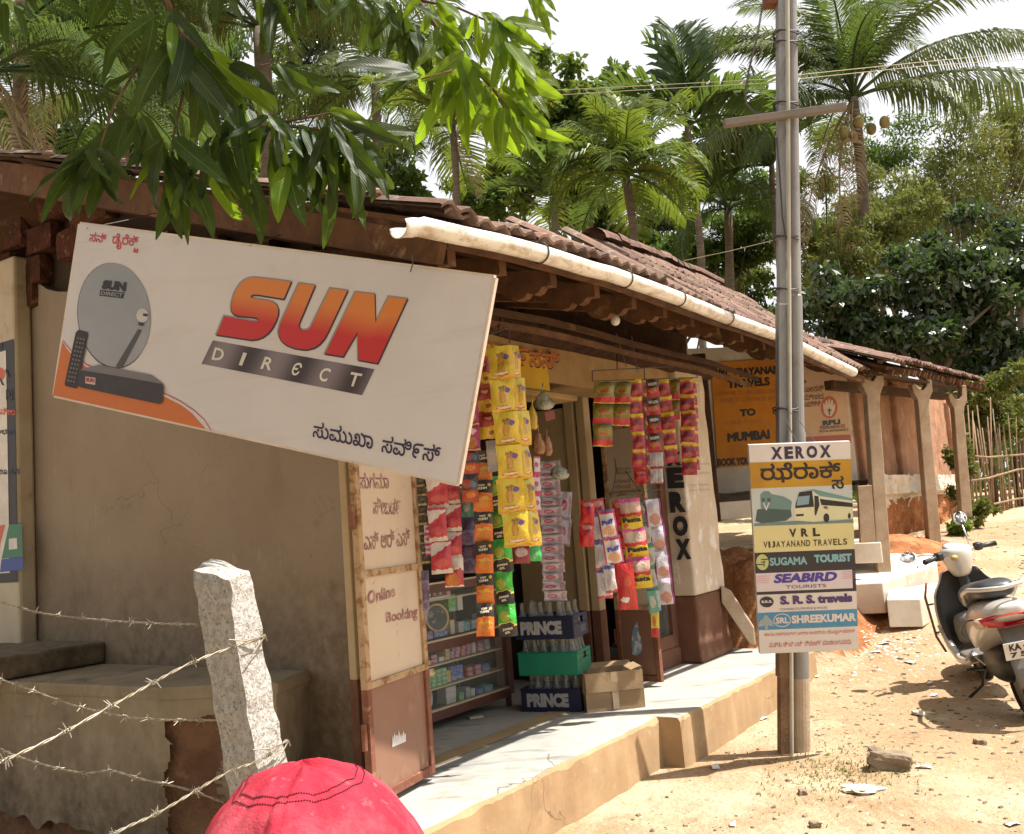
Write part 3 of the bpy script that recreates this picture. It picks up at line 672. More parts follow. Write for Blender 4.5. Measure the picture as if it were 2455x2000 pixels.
# verge beam and boards on the gable side
b = MB(); b.beam(S(-.35, -.8, zrake(-.8)-.17), S(-.35, 3.6, zrake(3.6)-.17), .05, .17); part('verge_board', b, m_wood2, shop, bevel=.004)
b = MB(); b.beam(S(-.15, -.3, zrake(-.3)-.20), S(-.15, 3.6, zrake(3.6)-.20), .07, .10); part('verge_beam', b, m_wood, shop)
b = MB(); b.beam(S(-.30, .62, 2.86), S(.2, .62, 2.86), .16, .13); part('purlin_end', b, m_wood, shop, bevel=.01)
b = MB(); b.beam(S(-.30, -.42, 2.55), S(.2, -.42, 2.55), .09, .10); part('purlin_end', b, m_wood2, shop, bevel=.01)
for k in range(12):     # flat tile ends along the verge
    d = -.7+k*.33; o = link('tile', tm, shop); y = (E2+EZ*.355).normalized(); nn = (EZ-E2*.355).normalized(); x = y.cross(nn)
    o.matrix_basis = Matrix.Translation(S(-.33+random.uniform(-.03, .03), d, zrake(d)-.045+random.uniform(0, .02))-wloc(shop)) @ Matrix((x, y, nn)).transposed().to_4x4() @ Matrix.Rotation(random.uniform(-.08, .08), 4, 'Z')
# gutter: a half pipe, then a full pipe end
gut = thing('roof_gutter', gp[0]-EZ*.05, 'long white plastic half-pipe gutter under the tile edge, stained brown', 'gutter')
def halfpipe(P, r, a0, a1, th=.004, n=14):
    b = MB(); o_ = []; rings = []
    for i, p0 in enumerate(P):
        t = (P[min(i+1, len(P)-1)]-P[max(0, i-1)]).normalized(); x = t.cross(EZ).normalized(); y = EZ
        ring = [p0+x*r*math.cos(a)+y*r*math.sin(a) for a in [a0+(a1-a0)*k/n for k in range(n+1)]]+[p0+x*(r-th)*math.cos(a)+y*(r-th)*math.sin(a) for a in [a1+(a0-a1)*k/n for k in range(n+1)]]
        rings.append(ring)
    b.loft(rings); return b
gpp = [gp[0]+(gp[1]-gp[0])*0]+gp[1:]
dense = []
for a, c in zip(gpp, gpp[1:]):
    for i in range(4): dense.append(a+(c-a)*i/4)
dense.append(gpp[-1])
dense = [q+EZ*.008*nz(i*.5, 3.) for i, q in enumerate(dense)]
part('gutter_pipe', halfpipe(dense, .042, math.radians(175), math.radians(395)), m_gut, gut, smooth=True)
for i in (9, 13, 17, 21, 24):
    q = dense[min(i, len(dense)-1)]; t = (dense[min(i+1, len(dense)-1)]-dense[i-1]).normalized(); x = t.cross(EZ).normalized()
    b = MB(); b.tube([q+x*.047*math.cos(a)+EZ*.047*math.sin(a) for a in [2*math.pi*k/18 for k in range(19)]]+[], .0035, 5); part('wire_tie', b, m_wire, gut)
# bulb
bu = thing('light_bulb', onw(1475, 765, -.45), 'bare unlit white light bulb hanging under the rafters', 'bulb')
c = onw(1475, 768, -.45); b = MB(); b.ball(c, .03, .03, .033, 16, 10); part('glass', b, mat('bulb_glass', (.8, .78, .74), rough=.2, bump=0), bu, smooth=True)
b = MB(); b.lathe(c+EZ*.025, [(.015, 0), (.017, .01), (.017, .04), (.01, .05)], 12); part('holder', b, mat('bulb_holder', (.5, .45, .38), bump=0), bu, smooth=True)
b = MB(); b.tube([c+EZ*.07, c+EZ*.1-E1*.03, c+EZ*.16-E1*.06, c+EZ*.2-E1*.02], .003, 5); part('cord', b, m_wire, bu)
# ------------------------------------------------------------------ second house beyond the shop
m_mud = mat('mud_wall', (.37, .21, .13), (.30, .165, .10), scale=2.5, rough=.95, bump=.9, bscale=14, bdist=.02, layers=(((.55, .3, .17), 3.5, .5, .68, .7), ((.3, .14, .07), 7, .6, .72, .5)))
m_white = mat('limewash', (.64, .59, .50), (.54, .47, .37), scale=3, rough=.9, bump=.25, bscale=20, layers=(((.45, .3, .18), 4, .57, .7, .8),))
m_conc = mat('post_concrete', (.46, .36, .26), (.38, .28, .19), scale=6, rough=.9, bump=.4, bscale=40, layers=(((.28, .18, .1), 6, .56, .7, .6),))
m_paper = mat('scrap_paper', (.75, .74, .72), bump=0)
h2 = thing('mud_house', S(11, 2, .9), 'old mud walled house with a tiled veranda roof on concrete posts', 'house')
CA = S(8.37, -.08, 0); CB = ony(1620, 1000, 10.8); CB.z = 0
b = MB(); nn = 30
for i in range(nn):
    p0 = CB.lerp(CA, i/nn); p1 = CB.lerp(CA, (i+1)/nn)
    b.add([p0+EZ*(1.55), p1+EZ*(1.55), p1+EZ*3.3, p0+EZ*3.3], [(0, 1, 2, 3)])
part('veranda_wall', b, m_white, h2)
b = MB(); rows = []
def mudw(u, v):
    s = 8.37+7.2*u; z = 1.60+1.5*v; return S(s, -.08+.008*nz(s*2, z*2)+.014*nz(s*7, z*9)+.008*nz(s*18, z*18), z)
b.grid(mudw, 100, 24); part('mud_wall', b, m_mud, h2, smooth=True, fix=False)
for s in (8.45, 10.5, 12.4, 14.6):
    b = MB(); b.sbox(s, s+.28, -.16, -.02, 1.6, 2.98); part('pilaster', b, m_mud, h2, bevel=.03)
b = MB()
def plin(u, v):
    s = 7.9+7.2*u; z = .85+.86*(1-v); out = .16 if z > 1.45 else .02+.16*max(0, nz(s*1.5, z*2, 3))
    return S(s, -.14-out+.05*nz(s*4, z*5, 1.)+.03*nz(s*11, z*11), z+.03*nz(s*5, 0))
b.grid(plin, 130, 26); po = part('plinth', b, [m_white, m_bank], h2, fix=False)
po.data.polygons.foreach_set('material_index', [0 if (1-((k//130)+.5)/26)*.86+.85 > 1.42-.25*max(0, nz((k % 130)*.25, 2.)) else 1 for k in range(130*26)])
b = MB(); b.add([S(7.9, -.3, 1.66), S(15, -.3, 1.66), S(15, .0, 1.66), S(7.9, .0, 1.66)], [(0, 1, 2, 3)]); part('plinth_top', b, m_white, h2)
# posts with forked tops
PT = [((2083, 885), (2112, 1312), 9.5, 30), ((2204, 915), (2238, 1302), 11.0, 26), ((2290, 940), (2312, 1215), 12.5, 23)]
for k, (a, c, y, wpx) in enumerate(PT):
    T = ony(a[0], a[1], y); Bp = ony(c[0], c[1], y); gzz = gz(Bp.x, Bp.y); dirv = (T-Bp); Bp = Bp-dirv*((Bp.z-gzz+.1)/dirv.z)
    wd = wpx/FPX*y; X = RT.copy(); X.z = 0; X.normalize(); L = T-Bp
    def q(x, t): return Bp+L*t+X*x*wd
    pts = [q(-.55, 0), q(.55, 0), q(.5, .84), q(.62, .89), q(.95, .93), q(.98, 1.04), q(.55, 1.04), q(.45, .97), q(.1, .945), q(-.35, .955), q(-.6, .99), q(-.95, .98), q(-.8, .93), q(-.5, .89), q(-.48, .84)]
    b = MB(); b.prism([p_+Vector((0, wd/2, 0)) for p_ in pts], Vector((.0, -wd, 0))); part('post', b, m_conc, h2, bevel=.008)
# roof over the veranda
ep = [onplane(u, v, S(0, -1.0, 0), E2) for u, v in ((2047, 862), (2110, 872), (2200, 884), (2290, 905), (2345, 920))]
es = [(SD(q)[0], q.z) for q in ep]
def zeave2(s): return float(np.interp(s, [a for a, _ in es], [c for _, c in es]))
def zroof2(s, d): return zeave2(s)+.03+(d+1.0)*.42
SMIN, SMAX = 6.2, es[-1][0]+.3
b = MB()
def dk2(u, v): s = SMIN+(SMAX-SMIN)*u; d = -1.0+2.8*v; return S(s, d, zroof2(s, d)-.05)
b.grid(dk2, 60, 12); o = part('roof_deck', b, m_wood, h2, fix=False); md = o.modifiers.new('solid', 'SOLIDIFY'); md.thickness = .03
b = MB()
for i in range(40):
    s = SMIN+.2+i*(SMAX-SMIN)/40; b.beam(S(s, -1.04+random.uniform(-.06, .03), zroof2(s, -1.04)-.09), S(s+random.uniform(-.05, .05), .6, zroof2(s, .6)-.09), .045, .055)
o = part('rafter_poles', b, m_wood2, h2); o['kind'] = 'stuff'
b = MB()
for kk in range(5): b.beam(S(SMIN, -.95+kk*.12, zroof2(SMIN, -.95+kk*.12)-.14-.02*kk), S(SMAX-.1, -.95+kk*.12, zroof2(SMAX, -.95+kk*.12)-.14-.02*kk), .03, .02)
b.beam(S(SMIN, -.45, zeave2(SMIN)-.12), S(SMAX-.4, -.55, zeave2(SMAX)-.14), .09, .09)
o = part('battens', b, m_wood, h2); o['kind'] = 'stuff'
s = SMIN; n2_ = 0
for r in range(4):
    s = SMIN+.05*r
    while s < SMAX and n2_ < 230:
        place_tile(tm, s, -1.0+.1+r*.30+random.uniform(-.03, .03), h2, zroof2, random.uniform(-.09, .09), random.uniform(0, .03), slf=lambda q: .42); n2_ += 1; s += .226
# higher roof further back, seen past the pole
b = MB(); P1 = onplane(1640, 742, S(0, 1.5, 0), E2); P2 = onplane(1960, 838, S(0, 1.5, 0), E2)
L = (P2-P1); nr = int(L.length/.23)
upv = (E2*.72+EZ*.72)
for j in range(6):
    for i in range(nr):
        c = P1+L*((i+.5)/nr)+upv*(.26*j)+EZ*random.uniform(0, .02); x = L.normalized()
        b.loft([[c+x*(q-.5)*.22+upv.cross(x).normalized()*h for q, h in ((0, 0), (.25, -.03), (.5, 0), (.75, -.03), (1, 0))], [c+upv*.3+x*(q-.5)*.22+upv.cross(x).normalized()*h for q, h in ((0, .02), (.25, -.01), (.5, .02), (.75, -.01), (1, .02))]], cap=False, closed=False)
o = part('upper_roof_tiles', b, m_tile, h2); o['kind'] = 'stuff'
b = MB(); b.add([P1+upv*.02-EZ*.03, P2-EZ*.03, P2+upv*1.6-EZ*.03, P1+upv*1.6-EZ*.03], [(0, 1, 2, 3)]); part('upper_roof_deck', b, m_wood, h2)
# terrace slab, steps, leaning stone, dark post
tc_ = thing('terrace', S(6, .8, 1.2), 'bright whitewashed terrace edge on top of the red earth bank', 'terrace')
b = MB(); b.prism([ony(1702, 1206, 9.2), ony(1965, 1186, 9.5), ony(1965, 1226, 9.5), ony(1702, 1250, 9.2)], Vector((.1, .5, 0))); part('terrace_slab', b, m_white, tc_, bevel=.03)
b = MB()
def terr(u, v):
    f = ony(1702+263*u, 1210, 9.6+.3*u); p_ = CB.lerp(CA, u); p_ = Vector((f.x, f.y, 0)).lerp(p_, v); return Vector((p_.x, p_.y, 1.49+.14*v+.02*nz(p_.x*6, p_.y*6)))
b.grid(terr, 20, 10); part('terrace_floor', b, m_ledge, tc_, fix=False)
st = thing('entry_steps', S(7, -1, .5), 'sunlit pale cement steps in front of the mud house, by the scooter', 'steps')
def pstep(P_, dz): b = MB(); b.prism([ony(u, v, y) for u, v, y in P_], Vector((0, 0, -dz))); part('step', b, m_white, st, bevel=.01)
pstep([(2035, 1401, 9.1), (2115, 1397, 9.0), (2245, 1355, 9.6), (2245, 1328, 10.4), (2045, 1326, 10.2)], .28)
pstep([(2045, 1302, 9.42), (2112, 1300, 9.42), (2112, 1290, 9.9), (2045, 1292, 9.9)], .2)
pstep([(2125, 1437, 8.8), (2206, 1436, 8.8), (2250, 1412, 9.2), (2250, 1396, 9.4), (2130, 1415, 9.1)], .25)
X = RT.copy(); X.z = 0; X.normalize()
b = MB(); qq = [(1728, 1405), (1752, 1418), (1808, 1505), (1812, 1548), (1798, 1545), (1730, 1445)]
b.prism([ony(u, v, 8.0) for u, v in qq], Vector((.02, .09, .0))); o = part('stone_slab', b, m_conc, bevel=.01); tagt(o, 'pale stone slab leaning on the red earth bank behind the shop pillar', 'stone')
b = MB(); T = ony(1672, 850, 8.6); Bq = ony(1702, 1170, 8.6); b.beam(T, Bq-(T-Bq)*.25, .13, .1, up=Vector((0, 1, 0))); o = part('wooden_post', b, m_log, bevel=.01); tagt(o, 'dark weathered wooden post standing beside the orange travel poster', 'post')
b = MB(); b.prism([ony(u, v, 9.2) for u, v in ((2057, 1165), (2090, 1163), (2100, 1300), (2064, 1302))], Vector((0, .05, 0))); o = part('wooden_plank', b, m_conc, bevel=.006); tagt(o, 'upright worn plank beside the steps, right of the travel sign', 'plank')
# ------------------------------------------------------------------ posters on the veranda wall
wn_ = Vector((-(CA-CB).y, (CA-CB).x, 0)).normalized()
if wn_.dot(CAM-CA) < 0: wn_ = -wn_
plv = (CB+wn_*.006, wn_)
def flat(name, pts, m, parent, pl_, off=.001, label=None):
    b = MB(); b.poly([pt(pl_, u, v, off) for u, v in pts]); return part(name, b, m, parent, label=label)
po1 = thing('travel_poster', pt(plv, 1780, 1000), 'orange hand painted travel poster with black capitals behind the pole', 'poster')
b = MB(); b.prism([pt(plv, u, v, 0) for u, v in ((1703, 871), (1872, 858), (1872, 1110), (1720, 1122))], wn_*.012); part('poster_board', b, mat('orange_poster', (.56, .24, .035), (.5, .2, .03), scale=4, rough=.7, bump=.1, layers=(((.62, .36, .12), 5, .55, .7, .4),)), po1)
b = MB()
for s_, q in (('VRL', ((1712, 882), (1746, 880), (1748, 908), (1716, 910))), ('VIJAYANAND', ((1752, 884), (1885, 876), (1886, 902), (1754, 906))), ('TRAVELS', ((1742, 912), (1843, 904), (1845, 925), (1743, 932))), ('TO', ((1772, 982), (1810, 979), (1811, 997), (1773, 1000))), ('MUMBAI', ((1742, 1039), (1843, 1030), (1845, 1053), (1743, 1061))), ('BOOK YOUR', ((1719, 1100), (1806, 1095), (1807, 1113), (1720, 1119)))):
    putq(b, s_, q, plv, .055, off=.016)
part('lettering', b, blk, po1)
b = MB()
for s_, q in (('KARWAR TO BANGALORE', ((1712, 940), (1860, 934), (1860, 944), (1712, 950))), ('DAILY SERVICE BY', ((1725, 955), (1860, 950), (1860, 960), (1725, 966))), ('EVERY DAY', ((1740, 1012), (1830, 1006), (1830, 1012), (1740, 1018)))):
    putq(b, s_, q, plv, 0., off=.015)
part('small_lettering', b, ink('faded_brown', (.4, .13, .04)), po1)
po2 = thing('insurance_poster', pt(plv, 1980, 980), 'pale pink insurance poster with a red hand emblem on the veranda wall', 'poster')
b = MB(); b.prism([pt(plv, u, v, 0) for u, v in ((1880, 885), (1935, 880), (1960, 878), (2022, 884), (2038, 1042), (1890, 1050))], wn_*.006); part('poster_sheet', b, mat('pale_poster', (.64, .46, .31), (.58, .4, .27), scale=3, bump=.05), po2)
flat('poster_footer', ((1890, 1050), (2038, 1042), (2040, 1062), (1890, 1072)), ink('dull_red', (.4, .12, .08)), po2, plv, .008)
b = MB()
for s_, q in (('ರಾಜಿ.', ((1890, 913), (1932, 910), (1933, 924), (1891, 928))), ('ನ ಬೋನಸ್', ((1900, 927), (1974, 922), (1975, 938), (1901, 944))), ('ಗೆ ಸಮೀಪದ', ((1900, 946), (1973, 942), (1974, 957), (1901, 962))), ('ನ್ನು ಸಂಪರ್ಕಿಸಿ', ((1900, 963), (1966, 960), (1967, 974), (1901, 979))), ('ಗ್ರಾಮೀಣ ಅಂಚೆ ಜೀವ ವಿಮೆ', ((1964, 1020), (2025, 1016), (2026, 1026), (1965, 1030))), ('POSTAL LIFE INSURANCE', ((1964, 1032), (2033, 1027), (2033, 1033), (1964, 1038)))):
    putq(b, s_, q, plv, .02, off=.009)
part('kannada_print', b, ink('brown_print', (.2, .1, .08)), po2)
b = MB(); putq(b, 'RPLI', ((1971, 1009), (2013, 1005), (2014, 1017), (1972, 1021)), plv, .07, off=.009); part('lettering', b, ink('dark_green_print', (.04, .07, .06)), po2)
def ell(cx, cy, rx, ry, n=24, rot=0.): return [(cx+rx*math.cos(t)*math.cos(rot)-ry*math.sin(t)*math.sin(rot), cy+rx*math.cos(t)*math.sin(rot)+ry*math.sin(t)*math.cos(rot)) for t in [2*math.pi*k/n for k in range(n)]]
em = flat('emblem', ell(1987, 977, 20, 27), ink('emblem_red', (.5, .13, .08)), po2, plv, .008)
flat('emblem_hand', [(1974, 990), (1972, 968), (1975, 966), (1977, 974), (1978, 961), (1982, 959), (1984, 970), (1985, 957), (1989, 957), (1990, 970), (1992, 959), (1996, 960), (1996, 975), (1999, 968), (2002, 971), (1999, 988), (1992, 998), (1982, 998)], mat('emblem_white', (.72, .62, .52), bump=0), em, plv, .010)
flat('emblem_leaf', [(1986, 996), (1985, 986), (1980, 982), (1985, 983), (1987, 977), (1989, 983), (1994, 981), (1989, 987), (1988, 996)], ink('emblem_green', (.1, .1, .06)), em, plv, .012)
# ------------------------------------------------------------------ hoarding hung at the corner of the roof
def parallelogram(Q, y0):
    r = [np.array(ray(*q)) for q in Q]; M = np.array([r[0], -r[1], r[2], -r[3]]).T; k = np.linalg.svd(M)[2][-1]; k = k/k[0]
    k = k*(y0/(k[1]*r[1][1])); return [CAM+Vector(r[i]*k[i]) for i in range(4)]
SQ = parallelogram([(190, 537), (1183, 665), (1095, 1160), (128, 948)], 3.6)
nS = (SQ[1]-SQ[0]).cross(SQ[3]-SQ[0]).normalized()
if nS.dot(CAM-SQ[0]) < 0: nS = -nS
sg = thing('hoarding', sum(SQ, Vector())/4, 'large white satellite television hoarding with a red and orange logo hanging from the roof corner', 'sign')
m_flex = mat('flex_white', (.62, .60, .62), (.58, .56, .58), scale=2, rough=.55, bump=.03, bscale=6, layers=(((.45, .36, .26), 1.6, .56, .78, .5), ((.4, .36, .33), 60, .66, .72, .4), ((.35, .22, .12), 9, .68, .76, .5), ((.50, .46, .42), 4, .55, .7, .5, (.3, .3, 3))))
b = MB()
def flx(u, v):
    p_ = (SQ[0]*(1-u)+SQ[1]*u)*(1-v)+(SQ[3]*(1-u)+SQ[2]*u)*v; return p_
b.grid(flx, 12, 6); part('flex_sheet', b, m_flex, sg, fix=False)
b = MB()
for a, c in ((0, 1), (1, 2), (2, 3), (3, 0)): b.beam(SQ[a]-nS*.014, SQ[c]-nS*.014, .02, .024, up=nS)
b.add([q-nS*.027 for q in SQ], [(0, 1, 2, 3)]); part('frame', b, mat('white_frame', (.72, .62, .52), rough=.5, layers=(((.35, .18, .08), 10, .6, .7, .7),)), sg)
pS = (SQ[0], nS)
def c2(pts): return [(450+x/2.48, 550+y/2.48) for x, y in pts]
def c1(pts): return [(x/2.17, 450+y/2.17) for x, y in pts]
def grow(pts, g, dx=0, dy=0):
    n = len(pts); A = sum(pts[i][0]*pts[(i+1) % n][1]-pts[(i+1) % n][0]*pts[i][1] for i in range(n)); sg_ = 1 if A > 0 else -1; out = []
    for i in range(n):
        a, m, c = Vector(pts[i-1]), Vector(pts[i]), Vector(pts[(i+1) % n]); t1_ = (m-a).normalized(); t2_ = (c-m).normalized()
        nn_ = Vector((t1_.y+t2_.y, -t1_.x-t2_.x)); 
        if nn_.length < .2: nn_ = Vector((t1_.y, -t1_.x))
        nn_.normalize(); kk = 1/max(.45, nn_.dot(Vector((t1_.y, -t1_.x)))); out.append((m.x+nn_.x*g*kk*sg_+dx, m.y+nn_.y*g*kk*sg_+dy))
    return out
def smoothp(pts, keep=()):
    return pts
Sx = [(615, 313), (480, 296), (400, 288), (370, 291), (345, 301), (322, 318), (300, 345), (280, 385), (266, 430), (262, 465), (265, 488), (277, 504), (300, 513), (345, 517), (410, 524), (425, 535), (415, 546), (390, 548), (220, 517), (175, 625), (380, 656), (415, 652), (450, 639), (482, 615), (508, 580), (528, 540), (539, 505), (540, 475), (530, 450), (510, 434), (480, 425), (400, 413), (378, 408), (376, 397), (388, 388), (420, 388), (573, 413)]
Ux = [(665, 322), (757, 335), (665, 555), (661, 578), (672, 595), (692, 601), (716, 598), (733, 583), (850, 352), (950, 366), (838, 605), (815, 648), (788, 680), (755, 702), (715, 713), (680, 712), (635, 704), (592, 688), (562, 664), (546, 632), (543, 600), (556, 555)]
Nx = [(1000, 375), (1112, 387), (1118, 555), (1197, 402), (1305, 415), (1130, 795), (1018, 775), (1012, 610), (925, 755), (820, 738)]
m_sun = bpy.data.materials.new('orange_red_print'); m_sun.use_nodes = True; nt = m_sun.node_tree; uvn = nt.nodes.new('ShaderNodeUVMap'); sx = nt.nodes.new('ShaderNodeSeparateXYZ'); nt.links.new(uvn.outputs[0], sx.inputs[0])
nt.links.new(mixc(nt, rng(nt, sx.outputs[1], .25, .62), (.62, .20, .035), (.50, .018, .02)), nt.nodes['Principled BSDF'].inputs['Base Color']); nt.nodes['Principled BSDF'].inputs['Roughness'].default_value = .5
m_dk = ink('dark_purple_print', (.05, .025, .05)); m_gy = ink('grey_print', (.30, .28, .28))
for L_ in (Sx, Ux, Nx):
    q = c2(L_); flat('letter_shadow', grow(q, 3.0, -1.5, -1.0), m_gy, sg, pS, .001); flat('letter_edge', grow(q, 2.2, .8, 2.2), m_dk, sg, pS, .0017)
    b = MB(); sl_ = .17; uv = [(0, min(1, max(0, (y-sl_*(x-262)-290)/370))) for x, y in L_]
    b.poly([pt(pS, u, v, .0025) for u, v in q], uvs=uv); part('logo_letter', b, m_sun, sg)
m_bar = bpy.data.materials.new('bar_print'); m_bar.use_nodes = True; nt = m_bar.node_tree; uvn = nt.nodes.new('ShaderNodeUVMap'); sx = nt.nodes.new('ShaderNodeSeparateXYZ'); nt.links.new(uvn.outputs[0], sx.inputs[0])
ww = mth(nt, 'SINE', mth(nt, 'MULTIPLY', sx.outputs[0], 19.)); nt.links.new(mixc(nt, rng(nt, ww, -1, 1), (.035, .022, .032), (.20, .17, .2)), nt.nodes['Principled BSDF'].inputs['Base Color'])
BR_ = [(150, 660), (1112, 832), (1038, 987), (82, 800)]
b = MB(); b.grid(lambda u, v: pt(pS, *[(1-v)*((1-u)*P_[0]+u*P_[1])+v*((1-u)*P_[3]+u*P_[2]) for P_ in [[c2([BR_[k]])[0][j] for k in range(4)] for j in (0, 1)]], .001), 30, 1); part('logo_bar', b, m_bar, sg)
b = MB()
for ch, q in (('D', ((165, 702), (226, 713), (208, 785), (143, 774))), ('I', ((333, 732), (356, 737), (326, 812), (306, 807))), ('R', ((462, 757), (522, 768), (496, 840), (434, 829))), ('Є', ((640, 790), (692, 798), (656, 873), (612, 864))), ('C', ((800, 820), (860, 830), (826, 908), (777, 900))), ('T', ((975, 848), (1042, 860), (1012, 940), (950, 928)))):
    putq(b, ch, c2(q), pS, .02, off=.003)
part('lettering', b, mat('white_print', (.74, .72, .68), bump=0), sg)
b = MB(); putq(b, 'ಸನ್', c1(((470, 228), (557, 240), (552, 290), (465, 280))), pS, .012, off=.002); putq(b, 'ಡೈರೆಕ್', c1(((588, 236), (725, 250), (712, 334), (584, 318))), pS, .012, off=.002); putq(b, 'ಟ', c1(((697, 312), (722, 316), (718, 342), (694, 338))), pS, .03, off=.002)
part('red_lettering', b, ink('red_kannada', (.52, .03, .06)), sg)
b = MB(); m_navy = ink('navy_print', (.03, .02, .07))
putq(b, 'ಸುಮುಖಾ', c2(((755, 1140), (1107, 1200), (1100, 1310), (742, 1235))), pS, .012, off=.002); putq(b, 'ಸವಿ೯ಸ್', c2(((1165, 1222), (1512, 1285), (1495, 1392), (1150, 1325))), pS, .012, off=.002)
part('dark_lettering', b, m_navy, sg)
# picture of dish, remote and box
m_or = ink('orange_print', (.56, .15, .03))
flat('orange_corner', c1([(325, 800), (345, 835), (375, 872), (410, 905), (450, 935), (560, 985), (700, 1035), (860, 1090), (940, 1130), (1000, 1175), (1070, 1256), (275, 1080)]), m_or, sg, pS, .001)
def stripe(P, wd, m, name, off):
    b = MB(); L_ = c1(P)
    for a, c in zip(L_, L_[1:]): b.poly([pt(pS, a[0], a[1], off), pt(pS, c[0], c[1], off), pt(pS, c[0], c[1]+wd, off), pt(pS, a[0], a[1]+wd, off)])
    return part(name, b, m, sg)
stripe([(328, 790), (350, 820), (390, 865), (450, 915), (560, 965), (860, 1068), (940, 1108), (1010, 1155), (1065, 1205), (1100, 1262)], 3, ink('magenta_red', (.5, .06, .08)), 'red_stripe', .002)
m_dish = mat('dish_print', (.25, .27, .31), (.29, .31, .35), scale=2, bump=0, rough=.5)
flat('dish_edge', c1(ell(592, 667, 188, 276, 40, -.09)), m_dk, sg, pS, .002); ds = flat('dish_picture', c1(ell(596, 664, 188, 272, 40, -.09)), m_dish, sg, pS, .003)
b = MB()
b.poly([pt(pS, u, v, .004) for u, v in c1([(722, 735), (742, 742), (640, 940), (605, 930)])]); part('dish_arm', b, ink('dark_grey_print', (.06, .065, .075)), ds)
flat('dish_feed', c1(ell(745, 665, 32, 36, 14)), mat('light_grey_print', (.6, .6, .6), bump=0), ds, pS, .005); flat('dish_feed_detail', c1([(725, 700), (755, 706), (748, 722), (724, 716)]), m_dk, ds, pS, .006); flat('dish_feed_detail', c1([(750, 655), (775, 658), (772, 672), (748, 668)]), m_dk, ds, pS, .006)
b = MB(); putq(b, 'SUN', c1(((543, 480), (663, 493), (657, 542), (530, 528))), pS, .09, off=.005); b.poly([pt(pS, u, v, .004) for u, v in c1([(525, 532), (652, 546), (644, 578), (520, 563)])]); part('dish_logo', b, blk, ds)
b = MB(); putq(b, 'DIRECT', c1(((532, 539), (645, 551), (640, 571), (528, 558))), pS, .02, off=.005); part('dish_logo_text', b, m_dish, ds)
flat('remote_picture', c1([(412, 740), (458, 750), (464, 765), (408, 1035), (398, 1046), (345, 1032), (340, 1022), (398, 755)]), blk, sg, pS, .005)
b = MB()
for i in range(11):
    for j in range(3):
        u, v = 408+j*15-i*5.2, 778+i*22+j*3; b.poly([pt(pS, *c, .006) for c in c1([(u, v), (u+9, v+2), (u+7, v+12), (u-2, v+10)])])
o = part('remote_buttons', b, ink('button_grey', (.16, .13, .14)), sg); o['kind'] = 'stuff'
flat('box_top_picture', c1([(425, 946), (520, 922), (790, 975), (856, 1025), (600, 985), (415, 952)]), ink('box_grey', (.17, .16, .18)), sg, pS, .006)
flat('box_front_picture', c1([(415, 948), (600, 978), (850, 1022), (858, 1040), (848, 1118), (835, 1127), (425, 1040), (413, 1028)]), ink('box_black', (.03, .027, .035)), sg, pS, .007)
flat('box_label', c1([(452, 983), (504, 990), (502, 1027), (450, 1018)]), mat('light_label', (.6, .58, .58), bump=0), sg, pS, .008)
b = MB(); putq(b, 'SUN', c1(((456, 988), (500, 994), (498, 1016), (454, 1009))), pS, .08, off=.009); part('box_logo', b, ink('box_red', (.45, .02, .03)), sg)
for (u, v), z in (((985, 652), 0), ((210, 548), 0), ((600, 590), 0)):
    a = pt(pS, u, v, .004); b = MB(); s_, d_ = SD(a); top = S(-.33, min(3.4, max(-.7, d_)), zrake(max(-.7, d_))-.22) if u < 900 else onw(988, 610, -.8); b.tube([a, (a+top)/2+E1*.01, top], .0025, 5); part('hanging_wire', b, m_wire, sg)
# ------------------------------------------------------------------ utility pole
pole = thing('utility_pole', gnd(1920, 1796), 'tall grey utility pole of joined pipes with a crossarm before the shop', 'pole')
m_pole = mat('pole_paint', (.27, .265, .255), (.21, .20, .19), scale=5, rough=.55, metal=.3, bump=.15, bscale=40, stretch=(1, 1, .3), layers=(((.4, .36, .31), 3, .52, .7, .7, (1, 1, .25)), ((.2, .12, .07), 8, .6, .7, .5)))
PY = 5.92
PB = ony(1921, 1800, PY); PTp = ony(1897, 0, PY); pd = (PTp-PB).normalized()
def pp(z): return PB+pd*((z-PB.z)/pd.z)
b = MB(); b.tube([pp(-.3), pp(.42)], .054, 18); part('pipe_base', b, m_conc, pole, smooth=False)
b = MB(); b.tube([pp(.42), pp(1.9)], .051, 20); part('pipe_sleeve', b, m_pole, pole)
b = MB(); b.tube([pp(1.9), pp(2.75), pp(2.76), pp(7)], [.045, .043, .037, .032], 20, mi=0); part('pipe', b, m_pole, pole)
X = RT.copy(); X.z = 0; X.normalize(); Y_ = Vector((-X.y, X.x, 0))
JB = ony(1879, 1800, PY-.02); JT = ony(1871, 0, PY-.02); jd = (JT-JB).normalized()
def jj(z): return JB+jd*((z-JB.z)/jd.z)
b = MB(); b.beam(jj(.95), jj(2.7), .062, .08, up=Y_); b.beam(jj(2.7), jj(7), .048, .07, up=Y_); part('steel_joist', b, m_pole, pole, bevel=.004)
b = MB(); b.beam(jj(-.3), jj(.44), .055, .08, up=Y_); b.beam(jj(.44), jj(.95), .072, .09, up=Y_); part('joist_foot', b, mat('rusty_joist', (.26, .16, .09), (.17, .10, .06), scale=6, rough=.8, bump=.4), pole)
CBp = ony(1898, 1795, PY-.08); CT = ony(1888, 0, PY-.08); cdv = (CT-CBp).normalized()
b = MB(); b.tube([CBp-cdv*.2, CBp+cdv*7], .0125, 10); part('conduit', b, mat('pale_conduit', (.45, .42, .33), rough=.5, bump=0), pole)
